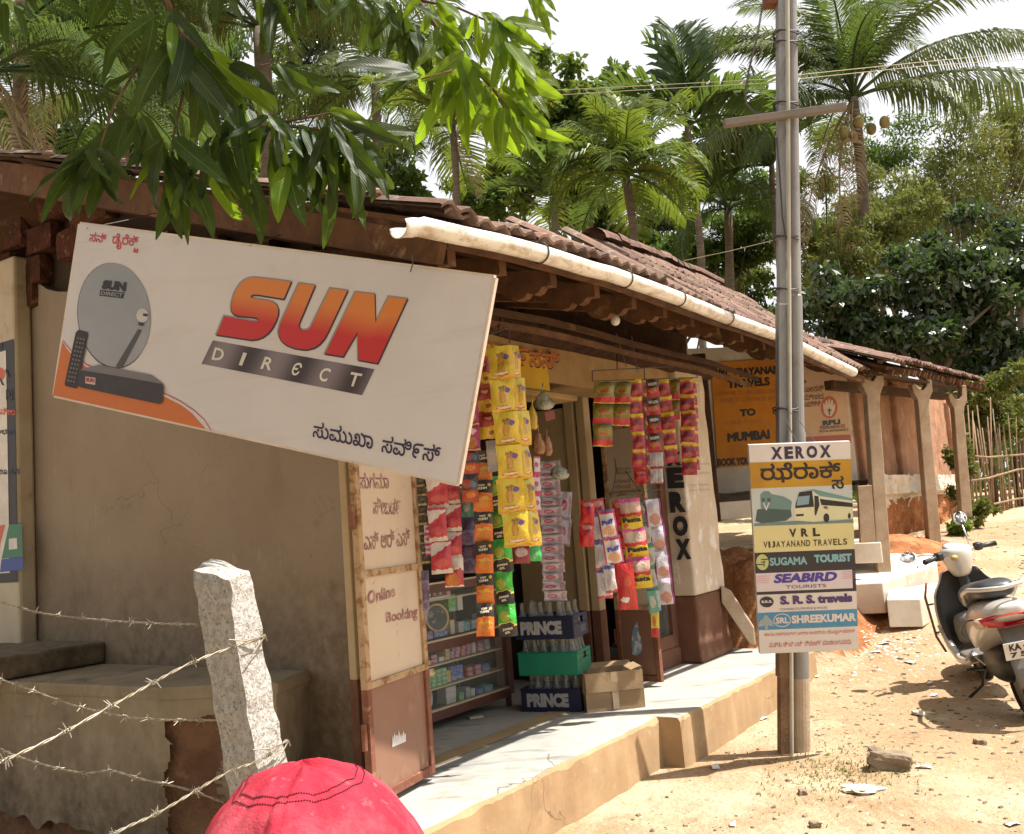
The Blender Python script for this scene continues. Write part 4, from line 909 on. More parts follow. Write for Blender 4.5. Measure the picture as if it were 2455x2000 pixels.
b = MB(); a = ony(1736, 297, PY-.1); c = ony(2027, 256, PY-.1); b.beam(a, c, .05, .045); part('crossarm', b, mat('crossarm_steel', (.2, .17, .135), rough=.7, bump=.2), pole, bevel=.003)
for v in (85, 110, 255, 575, 700, 985):
    b = MB(); cx = 1884; cc = ony(cx, v, PY-.02)
    for q in range(2): b.tube([cc+X*.078*math.cos(t)+Y_*.06*math.sin(t)+EZ*(.012*math.sin(t*2+q)+q*.012) for t in [2*math.pi*k/20 for k in range(21)]], .005, 5)
    part('band', b, m_wire, pole)
b = MB(); b.box(ony(1848, -2, PY), .09, .09, .10); part('junction_box', b, mat('rust_box', (.2, .08, .05)), pole, bevel=.005)
b = MB(); P_ = [(1828, 15), (1815, 90), (1795, 170), (1787, 225), (1790, 250), (1808, 270), (1835, 272), (1875, 265)]; b.tube([ony(u, v, PY-.03) for u, v in P_], .007, 7); part('cable_loop', b, mat('grey_cable', (.12, .11, .1)), pole, smooth=True)
b = MB(); P_ = [(1862, 330), (1868, 400), (1876, 520), (1885, 574)]; b.tube([ony(u, v, PY-.1) for u, v in P_], .006, 6); part('cable_loop', b, m_wire, pole, smooth=True)
m_line = mat('overhead_line_metal', (.35, .3, .16), rough=.5, bump=0)
for k, (P_, lab) in enumerate((([(1150, 225, 22), (1500, 208, 12), (1878, 188, 5.95)], 'upper overhead wire running left from the pole over the trees'), ([(1150, 240, 22), (1500, 218, 12), (1878, 197, 5.95)], 'lower overhead wire running left from the pole over the trees'),
        ([(1910, 180, 5.95), (2200, 150, 9), (2600, 112, 14)], 'upper overhead wire running right past the coconut palm'), ([(1910, 190, 5.95), (2200, 160, 9), (2600, 132, 14)], 'lower overhead wire running right past the coconut palm'), ([(1640, 625, 13), (1750, 602, 9), (1860, 575, 5.95)], 'thin stay wire dropping from the pole towards the tiled roof'))):
    b = MB(); b.tube([ony(u, v, y) for u, v, y in P_], [.0022*max(1, P_[i][2]/6) for i in range(3)], 4); o = part('overhead_wire', b, m_line); tagt(o, lab, 'wire', 'overhead wires')
# ------------------------------------------------------------------ board wired to the pole
XQ = parallelogram([(1795, 1067), (2038, 1058), (2059, 1558), (1822, 1568)], PY-.42)
nX = (XQ[1]-XQ[0]).cross(XQ[3]-XQ[0]).normalized()
if nX.dot(CAM-XQ[0]) < 0: nX = -nX
xs_ = thing('pole_signboard', sum(XQ, Vector())/4, 'tall printed copy shop and bus line board in colour bands on the pole', 'sign')
X1 = (XQ[1]-XQ[0]); Y1 = (XQ[0]-XQ[3]); frX = (XQ[3], X1, Y1, nX)
b = MB(); b.prism([q for q in XQ], -nX*.03); m_board = mat('board_white', (.66, .64, .64), (.6, .57, .56), scale=2.5, rough=.35, bump=.06, bscale=7, bdist=.02, layers=(((.5, .42, .34), 5, .66, .8, .5),)); part('board', b, m_board, xs_)
def band(name, v0, v1, m, x0=0., x1=1., off=.001): b = MB(); b.add(box_pts(x0, 1-v1, x1, 1-v0, frX, off), [(0, 1, 2, 3)]); return part(name, b, m, xs_)
def pm(name, c, c2_=None, **k): return mat(name, c, c2_ or tuple(x*.93 for x in c), scale=3, rough=.35, bump=.06, bscale=7, bdist=.02, **k)
m_gold = pm('gold_print', (.47, .27, .015), (.38, .19, .01)); m_crm = pm('cream_print', (.62, .58, .30)); m_blkp = pm('black_print', (.02, .02, .035)); m_blue = pm('blue_band_print', (.06, .28, .50), (.05, .22, .42)); m_lil = pm('lilac_print', (.62, .57, .64))
band('gold_band', .083, .205, m_gold); ph_ = band('photo_band', .205, .385, pm('misty_print', (.50, .55, .57), (.42, .49, .5))); band('cream_band', .385, .51, m_crm); band('black_band', .51, .605, m_blkp)
band('black_edge', .605, .713, m_blkp, 0, 1); sb = band('lilac_band', .609, .698, m_lil, 0, .965, .0016); band('blue_band', .80, .884, m_blue)
def T(mb, s_, x0, v0, x1, v1, bold=.03, shear=0., off=.0025): putr(mb, s_, x0, 1-v1, x1, 1-v0, frX, bold, 0, shear, off)
def R_(mb, x0, v0, x1, v1, off=.0025): mb.add(box_pts(x0, 1-v1, x1, 1-v0, frX, off), [(0, 1, 2, 3)])
# serif capitals: the plain letter plus foot and head serifs
def serif(mb, word, x0, v0, x1, v1, bold=.05, gap=.12):
    n = len(word); ws = [1.25 if c in 'MXO' else (.5 if c == 'I' else (.35 if c == ' ' else 1.)) for c in word]; tot = sum(ws)+gap*(n-1); x = x0; H_ = v1-v0
    for c, wd in zip(word, ws):
        a = x; e = x+wd/tot*(x1-x0); W_ = e-a
        if c != ' ':
            T(mb, c, a+W_*.06, v0, e-W_*.06, v1, bold); t = H_*.055; sw = min(.5*W_, H_*.28)
            top = {'X': (0, 1), 'V': (0, 1), 'Y': (0, 1), 'A': (), 'N': (0, 1), 'J': (.5,), 'I': (.5,), 'R': (0,), 'E': (0,), 'L': (0,), 'D': (0,), 'T': (), 'O': (), 'S': ()}.get(c, ()); bot = {'X': (0, 1), 'V': (), 'Y': (.5,), 'A': (0, 1), 'N': (0,), 'J': (), 'I': (.5,), 'R': (0, 1), 'E': (0,), 'L': (0,), 'D': (0,), 'T': (.5,)}.get(c, ())
            for P_, vv in ((top, v0), (bot, v1-t)):
                for q in P_: cx = a+W_*(.12+.76*q) if q != .5 else a+W_*.5; R_(mb, cx-sw*.5, vv, cx+sw*.5, vv+t, .0026)
        x = e+gap/tot*(x1-x0)
b = MB(); serif(b, 'XEROX', .21, .014, .81, .072, .05); part('heading', b, m_navy, xs_)
b = MB(); T(b, 'ಝೆರಾಕ್', .10, .088, .90, .182, .022); T(b, 'ಸ', .80, .160, .92, .222, .022); part('kannada_heading', b, ink('black_brown_print', (.02, .012, .01)), xs_)
b = MB(); serif(b, 'VRL', .35, .402, .665, .442, .05, .45); part('cream_heading', b, ink('brown_black_print', (.03, .018, .015)), xs_)
b = MB(); serif(b, 'VIJAYANAND TRAVELS', .09, .458, .93, .488, .02, .1); part('cream_subheading', b, ink('brown_print2', (.05, .03, .02)), xs_)
b = MB(); T(b, 'SUGAMA', .145, .536, .52, .575, .04); T(b, 'TOURIST', .59, .53, .965, .569, .06); part('black_band_lettering', b, pm('teal_print', (.20, .42, .50)), xs_)
m_lime = pm('lime_print', (.48, .52, .22)); b = MB(); b.poly([XQ[3]+X1*(.073+.062*math.cos(t))+Y1*(1-.556+.038*math.sin(t))+nX*.0025 for t in [2*math.pi*k/24 for k in range(24)]]); mk_ = part('round_mark', b, m_lime, xs_)
b = MB(); R_(b, .06, .540, .14, .545, .0035); R_(b, .0, .564, .085, .569, .0035); R_(b, .085, .547, .092, .578, .0035); R_(b, .055, .553, .105, .557, .0035); part('mark_detail', b, m_blkp, mk_)
b = MB(); T(b, 'SEABIRD', .17, .615, .80, .660, .055, .04); part('lilac_lettering', b, ink('royal_print', (.06, .04, .33)), xs_)
b = MB(); T(b, 'TOURISTS', .29, .672, .70, .688, .02); part('lilac_subline', b, ink('grey_letter', (.16, .13, .18)), xs_)
b = MB()
for k in range(4): R_(b, .0, .622+.0105*k, .14-.004*k, .624+.0105*k); R_(b, .865, .617+.0105*k, 1.0, .619+.0105*k, .003)
part('pink_lines', b, ink('pink_line', (.6, .2, .28)), xs_)
b = MB(); T(b, 'S. R. S. travels', .23, .722, .955, .765, .065); part('srs_lettering', b, ink('violet_print', (.07, .035, .16)), xs_)
b = MB(); T(b, 'CONNECTS PEOPLE & PACES', .225, .782, .70, .792, .01); part('srs_subline', b, ink('grey_letter2', (.2, .17, .22)), xs_)
b = MB(); b.poly([XQ[3]+X1*(.095+.07*math.cos(t))+Y1*(1-.748+.026*math.sin(t))+nX*.0025 for t in [2*math.pi*k/24 for k in range(24)]]); o = part('oval_mark', b, m_blkp, xs_)
b = MB(); T(b, 'S.R.S.', .04, .74, .15, .752, .06, 0, .0035); part('oval_mark_text', b, m_lil, o)
b = MB(); T(b, 'SHREEKUMAR', .335, .818, .985, .858, .05, .0); part('blue_band_lettering', b, m_board, xs_)
b = MB(); b.poly([XQ[3]+X1*(.24+.088*math.cos(t))+Y1*(1-.84+.033*math.sin(t))+nX*.0022 for t in [2*math.pi*k/24 for k in range(24)]]); part('oval_ring', b, m_board, xs_)
b = MB(); b.poly([XQ[3]+X1*(.24+.08*math.cos(t))+Y1*(1-.84+.029*math.sin(t))+nX*.0029 for t in [2*math.pi*k/24 for k in range(24)]]); o = part('oval_fill', b, m_blue, xs_)
b = MB(); T(b, 'SRL', .175, .825, .305, .855, .04, 0, .004); part('oval_text', b, m_board, o)
b = MB()
for k in range(14):
    a_ = math.pi*(k/13); c0 = XQ[3]+X1*.078+Y1*(1-.862)+nX*.0024; dd_ = X1.normalized()*math.cos(a_)+Y1.normalized()*math.sin(a_); pr = nX.cross(dd_); b.poly([c0+dd_*.014-pr*.001, c0+dd_*.014+pr*.001, c0+dd_*.045+pr*.0022, c0+dd_*.045-pr*.0022])
part('ray_print', b, m_board, xs_); b = MB(); b.poly([XQ[3]+X1*(.078+.03*math.cos(t)*(1+.3*math.sin(3*t)))+Y1*(1-.846+.036*math.sin(t))+nX*.003 for t in [2*math.pi*k/20 for k in range(20)]]); part('statue_print', b, pm('statue_print_ink', (.28, .36, .36)), xs_)
b = MB(); T(b, 'ಹಾಗೂ ನಮ್ಮಲ್ಲಿ ಎಲ್ಲಾ ಕಂಪನಿಯ ಮೊಬೈಲ್ ಕರೆನ್ಸಿ', .055, .897, .965, .922, .0); T(b, 'ಮತ್ತು ಡಿ.ಟಿ.ಎಚ್. ರಿಚಾಜ್೯ ಮಾಡಲಾಗುವುದು.', .095, .944, .925, .969, .0); part('red_kannada_lines', b, ink('pinkish_red_print', (.55, .10, .12)), xs_)
# bus and engine picture
def xc(pts): return [((x-100)/1020., (y-40)/(1500./1010*1010)) for x, y in pts]
plX = (XQ[0], nX)
def c6(pts): return [(1780+x/4.233, 1160+y/4.233) for x, y in pts]
def fx(name, pts, m, off, par=xs_): return flat(name, c6(pts), m, par, plX, off)
bus = fx('bus_picture', [(530, 240), (720, 220), (780, 205), (1118, 235), (1118, 350), (1090, 355), (880, 362), (720, 385), (525, 370)], pm('bus_cream', (.62, .62, .42)), .002)
fx('bus_roof', [(575, 75), (720, 55), (1115, 150), (1117, 165), (780, 120), (700, 62)], pm('bus_teal', (.12, .27, .29)), .0025); fx('bus_upper', [(700, 70), (780, 120), (1117, 170), (1117, 240), (785, 215), (720, 235)], pm('bus_cream2', (.6, .62, .5)), .0022)
fx('bus_windscreen', [(575, 85), (705, 68), (725, 232), (535, 248), (540, 200)], blk, .003); fx('bus_glass', [(560, 130), (680, 118), (672, 205), (548, 222)], pm('glass_blue', (.2, .32, .4)), .0035)
fx('bus_side_windows', [(782, 152), (1117, 195), (1117, 236), (800, 215)], blk, .003); fx('bus_side_windows', [(770, 82), (1115, 155), (1116, 172), (775, 122)], pm('bus_window_teal', (.13, .3, .32)), .0032)
fx('bus_door', [(728, 120), (768, 125), (780, 215), (745, 320), (732, 315)], blk, .0033); fx('bus_wheel', ell(850, 345, 30, 46, 16), blk, .0034); fx('bus_wheel', ell(1083, 325, 14, 30, 12), blk, .0034); fx('bus_lamp', [(540, 310), (620, 305), (620, 325), (545, 330)], blk, .0034)
fx('road_print', [(115, 430), (120, 400), (560, 375), (720, 388), (1120, 358), (1130, 395)], pm('road_teal', (.14, .22, .22)), .0016)
b = MB(); putq(b, 'VRL', c6(((820, 225), (868, 229), (868, 256), (820, 252))), plX, .04, off=.004); part('bus_lettering', b, blk, xs_)
m_l1 = pm('engine_teal', (.13, .24, .25)); m_l2 = pm('engine_dark', (.045, .09, .1))
fx('engine_picture', [(185, 245), (180, 110), (215, 75), (265, 75), (300, 105), (420, 130), (500, 175), (490, 280), (430, 290), (310, 285), (240, 270)], m_l1, .002); fx('engine_frame', [(150, 260), (240, 250), (490, 265), (500, 330), (440, 375), (200, 400), (130, 380)], m_l2, .0025)
fx('engine_window', [(195, 145), (225, 143), (225, 180), (197, 182)], m_l2, .003); fx('engine_window', [(250, 143), (285, 147), (285, 182), (252, 180)], m_l2, .003); fx('engine_stripe', [(205, 190), (218, 190), (240, 245), (262, 190), (275, 190), (244, 268), (236, 268)], m_lil, .003)
b = MB(); P_ = [pt(plX, 1915, 1062, -.03)+EZ*.0, ony(1900, 1040, PY-.2), ony(1880, 1000, PY-.1)]; b.tube(P_, .003, 5); P_ = [pt(plX, 1960, 1064, -.02), ony(1910, 1000, PY-.2), ony(1888, 985, PY-.08)]; b.tube(P_, .002, 5); part('binding_wire', b, m_wire, xs_)
# ------------------------------------------------------------------ goods: sachet strips
def pack_mat(name, base, layers=(), rough=.28, foil=0., noise_cols=()):
    """base colour plus printed shapes in pack coordinates: ('band', v0, v1, col), ('blob', cu, cv, ru, rv, col), ('edge', col, width), ('diag', a, b, col)"""
    m = bpy.data.materials.new(name); m.use_nodes = True; nt = m.node_tree; bs = nt.nodes['Principled BSDF']
    bs.inputs['Roughness'].default_value = rough; bs.inputs['Coat Weight'].default_value = .35; bs.inputs['Coat Roughness'].default_value = .12; bs.inputs['Metallic'].default_value = foil
    uvn = nt.nodes.new('ShaderNodeUVMap'); sx = nt.nodes.new('ShaderNodeSeparateXYZ')
    ns = _n(nt, 'TexNoise', i_Scale=5., i_Detail=3.); nt.links.new(uvn.outputs[0], ns.inputs['Vector'])
    sub = nt.nodes.new('ShaderNodeVectorMath'); sub.operation = 'MULTIPLY_ADD'; nt.links.new(ns.outputs['Color'], sub.inputs[0]); sub.inputs[1].default_value = (.16, .16, 0); nt.links.new(uvn.outputs[0], sub.inputs[2])
    nt.links.new(sub.outputs[0], sx.inputs[0]); U_ = mth(nt, 'SUBTRACT', sx.outputs[0], .08); V_ = mth(nt, 'SUBTRACT', sx.outputs[1], .08)
    rw = nt.nodes.new('ShaderNodeSeparateXYZ'); nt.links.new(uvn.outputs[0], rw.inputs[0])
    c = mixc(nt, 0., base, base)
    fine = _n(nt, 'TexNoise', i_Scale=26., i_Detail=4.); nt.links.new(uvn.outputs[0], fine.inputs['Vector'])
    for L in layers:
        if L[0] == 'band': k = mth(nt, 'MULTIPLY', rng(nt, V_, L[1]-.01, L[1]+.01), rng(nt, V_, L[2]-.01, L[2]+.01, 1, 0))
        elif L[0] == 'blob':
            a = mth(nt, 'POWER', mth(nt, 'DIVIDE', mth(nt, 'SUBTRACT', U_, L[1]), L[3]), 2.); e = mth(nt, 'POWER', mth(nt, 'DIVIDE', mth(nt, 'SUBTRACT', V_, L[2]), L[4]), 2.)
            k = rng(nt, mth(nt, 'ADD', mth(nt, 'ABSOLUTE', a), mth(nt, 'ABSOLUTE', e)), .9, 1.1, 1, 0)
        elif L[0] == 'edge': k = rng(nt, mth(nt, 'ABSOLUTE', mth(nt, 'SUBTRACT', rw.outputs[0], .5)), .5-L[2]-.01, .5-L[2]+.01)
        elif L[0] == 'diag': k = rng(nt, mth(nt, 'ADD', V_, mth(nt, 'MULTIPLY', U_, L[1])), L[2]-.01, L[2]+.01)
        elif L[0] == 'speck': k = rng(nt, fine.outputs[0], L[1], L[1]+.03)
        if len(L) > 6 and L[0] == 'blob' and L[6] == 'tex':
            k = mth(nt, 'MULTIPLY', k, rng(nt, fine.outputs[0], .42, .55, .35, 1))
        c = mixc(nt, k, c, L[1] if L[0] == 'edge' else (L[-1] if not isinstance(L[-1], str) else L[-2]))
    nt.links.new(c, bs.inputs['Base Color'])
    wr = _n(nt, 'TexNoise', i_Scale=7., i_Detail=4., i_Distortion=1.2); nt.links.new(uvn.outputs[0], wr.inputs['Vector'])
    bp = _n(nt, 'Bump', i_Strength=.5, i_Distance=.012); nt.links.new(wr.outputs[0], bp.inputs['Height']); nt.links.new(bp.outputs[0], bs.inputs['Normal'])
    return m
RED = (.50, .025, .03); YEL = (.66, .42, .02); WHT = (.72, .70, .68); ORG = (.66, .17, .02); BLK = (.02, .018, .015); GRN = (.04, .36, .05); PUR = (.20, .03, .14); MAG = (.45, .02, .13); BLU = (.05, .08, .35); BRN = (.25, .09, .03)
PM = {
 'yellow': pack_mat('pack_yellow', (.66, .46, .03), [('band', .0, .08, (.60, .30, .02)), ('diag', -.3, .62, (.62, .50, .04)), ('blob', .5, .74, .17, .10, (.16, .06, .03), 'tex'), ('blob', .48, .5, .15, .2, (.42, .2, .04), 'tex'), ('blob', .48, .46, .05, .18, (.6, .34, .07)), ('blob', .72, .68, .12, .07, (.12, .08, .3)), ('speck', .72, (.5, .25, .04)), ('blob', .5, .17, .34, .05, (.5, .1, .03)), ('blob', .5, .18, .3, .025, (.7, .6, .4))]),
 'chilli': pack_mat('pack_red_yellow', (.42, .05, .03), [('band', 0, .44, YEL), ('blob', .5, .74, .36, .16, (.20, .02, .02), 'tex'), ('blob', .5, .74, .2, .06, (.7, .3, .1)), ('blob', .62, .22, .14, .08, (.3, .06, .02))]),
 'magenta': pack_mat('pack_magenta', (.33, .02, .12), [('blob', .5, .3, .36, .2, (.55, .25, .04), 'tex'), ('blob', .5, .75, .3, .12, (.6, .5, .5)), ('band', .0, .06, YEL)]),
 'orangeblack': pack_mat('pack_orange_black', (.66, .15, .01), [('band', .55, 1.2, BLK), ('blob', .5, .56, .5, .05, ORG), ('blob', .5, .26, .38, .14, (.6, .26, .03), 'tex'), ('blob', .5, .42, .42, .05, (.65, .38, .05)), ('blob', .82, .86, .08, .06, YEL)]),
 'greenblack': pack_mat('pack_green_black', (.05, .33, .03), [('band', -.2, .34, BLK), ('blob', .5, .36, .52, .07, (.68, .55, .06)), ('blob', .45, .34, .4, .07, BLK), ('blob', .35, .62, .26, .16, (.42, .4, .04), 'tex'), ('blob', .8, .6, .16, .18, (.05, .55, .07)), ('band', .94, 1.2, (.06, .45, .05))]),
 'silver': pack_mat('pack_silver', (.5, .48, .45), [('speck', .6, (.4, .3, .25))], rough=.22, foil=.4),
 'redwhite': pack_mat('pack_red_white', (.50, .04, .06), [('diag', -.35, .52, (.66, .60, .58)), ('band', -.2, .12, (.64, .58, .5)), ('blob', .5, .3, .4, .12, (.58, .1, .1), 'tex'), ('band', .93, 1.2, (.45, .05, .1)), ('speck', .70, (.6, .35, .32))]),
 'toss': pack_mat('pack_toss', (.55, .04, .05), [('band', .72, 1.2, WHT), ('diag', .45, .98, WHT), ('blob', .45, .25, .42, .2, (.66, .28, .03), 'tex'), ('band', -.2, .05, WHT), ('blob', .8, .45, .14, .2, (.6, .1, .1))]),
 'darkpurple': pack_mat('pack_dark_purple', (.10, .06, .10), [('band', 0, .5, (.22, .17, .28)), ('blob', .5, .25, .35, .17, (.08, .03, .1), 'tex'), ('speck', .6, (.32, .26, .36))]),
 'dark': pack_mat('pack_dark', (.035, .03, .03), [('band', .1, .28, (.45, .3, .05)), ('blob', .5, .7, .3, .12, (.1, .07, .05))]),
 'orangedark': pack_mat('pack_orange_dark', (.45, .07, .02), [('band', .42, 1.2, (.07, .05, .05)), ('blob', .4, .66, .36, .15, (.5, .08, .06), 'tex'), ('blob', .7, .62, .2, .1, (.1, .15, .3)), ('blob', .5, .25, .3, .1, (.62, .2, .03))]),
 'pinkwhite': pack_mat('pack_pink_white', (.56, .5, .54), [('band', .0, .22, MAG), ('blob', .4, .6, .3, .14, (.5, .05, .12)), ('band', .92, 1.2, MAG)]),
 'sachet': pack_mat('sachet_white', (.52, .46, .50), [('band', -.1, .09, (.28, .22, .27)), ('blob', .36, .5, .24, .2, (.48, .03, .09)), ('blob', .36, .5, .16, .08, (.55, .4, .42), 'tex'), ('blob', .86, .5, .12, .4, (.3, .12, .14), 'tex'), ('edge', (.4, .34, .4), .03)]),
 'noodle': pack_mat('pack_noodle', (.20, .16, .03), [('band', -.2, .30, (.56, .03, .04)), ('blob', .5, .62, .42, .2, (.34, .26, .04), 'tex'), ('blob', .55, .55, .25, .07, (.5, .08, .04)), ('diag', .3, 1.12, (.08, .1, .03)), ('band', -.2, .05, (.66, .45, .03))]),
 'redyellow': pack_mat('pack_red_top', (.45, .02, .05), [('band', .76, 1.2, (.70, .52, .02)), ('blob', .5, .5, .4, .2, (.13, .03, .04), 'tex'), ('blob', .5, .25, .34, .12, (.5, .12, .06), 'tex'), ('speck', .66, (.62, .35, .25)), ('blob', .5, .80, .3, .05, (.45, .1, .02), 'tex')]),
 'redbrown': pack_mat('pack_red_brown', (.48, .03, .03), [('band', .55, 1.2, (.07, .04, .03)), ('blob', .5, .75, .34, .09, (.55, .5, .45)), ('blob', .5, .38, .36, .14, (.52, .26, .12), 'tex'), ('band', -.2, .06, (.3, .0, .02))]),
 'whiteback': pack_mat('pack_white_back', (.52, .48, .47), [('edge', (.62, .6, .6), .1), ('blob', .5, .5, .07, .5, (.66, .64, .64)), ('band', .92, 1.2, RED), ('band', -.2, .08, RED), ('speck', .62, (.3, .26, .3))]),
 'blueback': pack_mat('pack_blue_back', (.64, .60, .62), [('band', .88, 1.2, (.10, .14, .36)), ('band', -.2, .1, (.55, .06, .08)), ('blob', .4, .5, .22, .24, (.45, .42, .45), 'tex'), ('speck', .64, (.4, .36, .4))]),
 'puff': pack_mat('pack_puff', (.66, .64, .68), [('band', .86, 1.2, MAG), ('blob', .12, .85, .1, .06, YEL), ('edge', (.42, .03, .12), .09), ('blob', .5, .25, .36, .17, (.68, .28, .04), 'tex'), ('band', .95, 1.2, (.1, .14, .4)), ('band', -.2, .04, (.5, .1, .3))]),
 'red': pack_mat('pack_red', (.52, .02, .02), [('blob', .55, .82, .35, .12, (.55, .3, .25), 'tex'), ('blob', .6, .66, .16, .08, (.1, .02, .12))]),
 'redbig': pack_mat('pack_red_label', (.53, .03, .03), [('blob', .35, .22, .24, .06, WHT), ('blob', .6, .6, .2, .12, (.6, .1, .05)), ('speck', .7, (.6, .2, .1))]),
 'pasta': pack_mat('pack_pasta', (.55, .30, .25), [('band', .42, .56, RED), ('band', -.2, .44, (.70, .52, .02)), ('blob', .5, .72, .38, .18, (.56, .46, .38), 'tex'), ('band', .9, 1.2, (.5, .05, .25)), ('blob', .2, .14, .12, .06, (.6, .12, .04)), ('band', -.2, .03, (.7, .5, .03))]),
 'greenwhite': pack_mat('pack_green_white', (.48, .50, .46), [('band', .88, 1.2, (.06, .3, .1)), ('blob', .5, .4, .34, .25, (.3, .2, .2), 'tex'), ('band', -.2, .12, (.1, .25, .3)), ('speck', .6, (.6, .6, .6))]),
 'purplewhite': pack_mat('pack_purple_white', (.62, .60, .70), [('blob', .52, .27, .36, .2, (.56, .18, .06), 'tex'), ('edge', (.24, .03, .18), .11), ('speck', .70, (.35, .33, .45))]),
 'yellowred': pack_mat('pack_yellow_red', (.68, .52, .05), [('band', -.2, .35, (.5, .04, .03)), ('blob', .4, .6, .2, .2, (.55, .15, .04)), ('speck', .66, (.7, .66, .5))]),
 'maroon': pack_mat('pack_maroon', (.25, .02, .04), [('blob', .5, .6, .35, .25, (.6, .5, .45), 'tex')]),
 'green': pack_mat('pack_green', (.04, .42, .10), [('blob', .4, .4, .2, .3, (.2, .55, .2), 'tex')]),
 'teal': pack_mat('pack_teal', (.1, .3, .25), [('blob', .5, .5, .3, .3, (.5, .5, .45), 'tex')]),
}
_pk = {}
def pack_mesh(kind, flat_=.11, var=0):
    key = (kind, flat_, var)
    if key in _pk: return _pk[key]
    b = MB(); nu, nv = 8, 10; rn = random.Random(hash(key) % 1000 if False else len(_pk)*13+5); sd_ = rn.random()*50
    for sgn in (1, -1):
        def f(u, v):
            x = u-.5; e = min(1, max(0, (v-.06)/.88)); puff = (math.sin(math.pi*min(1, max(0, e)))**.6)*(max(0, 1-(2*x)**2)**.6) if .06 < v < .94 else 0
            cr = .006*math.cos(u*nu*math.pi) if v < .06 or v > .94 else 0
            pinch = 1-.05*math.sin(math.pi*v)
            d = puff*flat_*(1+.8*nz(u*2.6+sd_, v*2.6))+.045*nz(u*4+sd_, v*5, 3.)*(1 if sgn > 0 else .6)*min(1, puff*4+.3)
            tw_ = .16*nz(v*2.2+sd_, 7.)+.10*nz(u*2.2, v*2.2+sd_, 5.)
            return Vector((x*pinch+.035*nz(v*3, sd_), -sgn*(d+.001)+cr+tw_, v-1+.02*nz(u*4, sd_)*(1 if v < .05 else 0)))
        b.grid(f, nu, nv)
        if sgn < 0: pass
    me = b.mesh('packet', PM[kind], smooth=True); _pk[key] = me; return me
def strip(kinds, top, bot, wpx, n, d, label, group, yaw=None, flat_=.11, cat='snack packets', jit=.1, overlap=1.04, texts=None):
    """a hanging strip of joined packs; top and bot are pixels on the wall-parallel plane d"""
    T_ = onw(top[0], top[1], d); B_ = onw(bot[0], bot[1], d); L = (T_-B_); h = L.length/n; wpx = wpx*1.08
    dist = (T_-CAM).dot(fw); wd = wpx*dist/FPX
    t = thing('packet_strip', B_, label, cat, group)
    ax = (CAM-T_); ax.z = 0; base_yaw = math.atan2(ax.x, -ax.y); yw = base_yaw*.6+(yaw or 0)
    up_ = L.normalized(); X_ = Vector((math.cos(yw), math.sin(yw), 0)); N_ = X_.cross(up_).normalized(); X_ = up_.cross(N_)
    for i in range(n):
        k = kinds[i % len(kinds)] if isinstance(kinds, (list, tuple)) else kinds
        me = pack_mesh(k, flat_, i % 3); o = link('packet', me, t)
        c = T_-L*(i/n)+X_*random.uniform(-.05, .05)*wd+N_*random.uniform(-.01, .01)
        M = Matrix((X_, -N_ if False else up_.cross(X_), up_)).transposed().to_4x4()
        o.matrix_basis = Matrix.Translation(c-B_) @ M @ Matrix.Rotation(random.uniform(-jit, jit), 4, 'X') @ Matrix.Rotation(random.uniform(-jit, jit)*1.5, 4, 'Z') @ Matrix.Diagonal((wd*random.uniform(.9, 1.05), wd, h*overlap, 1))
        if texts and texts.get(k):
            for s_, x0, z0, x1, z1, m_, sh_ in texts[k]:
                r = text2d(s_, .06); q = MB()
                # lay the word on the bulge of the pack
                def bulge(x, z):
                    v = z; e = (v-.06)/.88; return (math.sin(math.pi*min(1, max(0, e)))**.6)*(max(0, 1-(2*(x-.5))**2)**.6)*flat_*1.5+.10
                q.add([Vector((x0+(x1-x0)*a-.5, -bulge(x0+(x1-x0)*a, z0+(z1-z0)*c_+sh_*a), z0+(z1-z0)*c_+sh_*a-1)) for a, c_ in r[0]], r[1])
                me2 = q.mesh('lettering', m_); o2 = link('lettering', me2, o)
    return t
G1 = 'strips of snack packets hanging in the first doorway'; G2 = 'strips of small packets on the upper rack'; G3 = 'strips of packets on the lower rack'
t_or = ink('pack_pale_ink', (.68, .6, .45), rough=.3); t_blue = ink('pack_blue_ink', (.03, .05, .35), rough=.3); t_red = ink('pack_red_ink', (.5, .05, .05), rough=.3)
TX = {'puff': [('Puff', .2, .47, .84, .64, t_blue, .04)], 'pasta': [('Pasta', .1, .25, .94, .42, blk, .0)], 'toss': [('Full Toss', .08, .52, .8, .66, t_or, .08)],
      'orangeblack': [('TOO', .25, .78, .6, .85, t_or, .03), ('YUMM', .18, .68, .7, .76, t_or, .03)], 'greenblack': [('JUNGLE', .2, .17, .72, .25, t_or, .03), ('GOL', .32, .08, .58, .15, t_or, .03)], 'yellow': [('Namkeen', .22, .13, .78, .21, t_or, .04)]}
strip('yellow', (1195, 832), (1238, 1308), 60, 6, -.42, 'long strip of six big yellow snack packets, front row left', G1, yaw=.0, texts=TX, flat_=.13)
strip('yellow', (1234, 828), (1281, 1306), 38, 6, -.36, 'long strip of yellow snack packets turned sideways, right of the front yellow strip', G1, yaw=.7, flat_=.16)
strip('chilli', (1156, 858), (1176, 1050), 44, 3, -.28, 'short strip of three red and yellow packets just right of the hoarding', G1)
strip('chilli', (1146, 812), (1150, 900), 40, 2, -.22, 'two red and yellow packets at the very top beside the hoarding edge', G1)
strip('magenta', (1125, 958), (1132, 1078), 40, 2, -.25, 'two magenta packets half hidden by the lower corner of the hoarding', G1)
strip('orangedark', (1126, 1072), (1129, 1202), 42, 2, -.20, 'two dark packets with orange bottoms below the magenta ones', G1)
strip('orangeblack', (1158, 1080), (1166, 1523), 42, 6, -.24, 'long strip of six black and orange packets', G1, texts=TX)
strip('greenblack', (1188, 1142), (1218, 1523), 45, 5, -.27, 'long strip of five green and black packets right of the orange strip', G1, texts=TX)
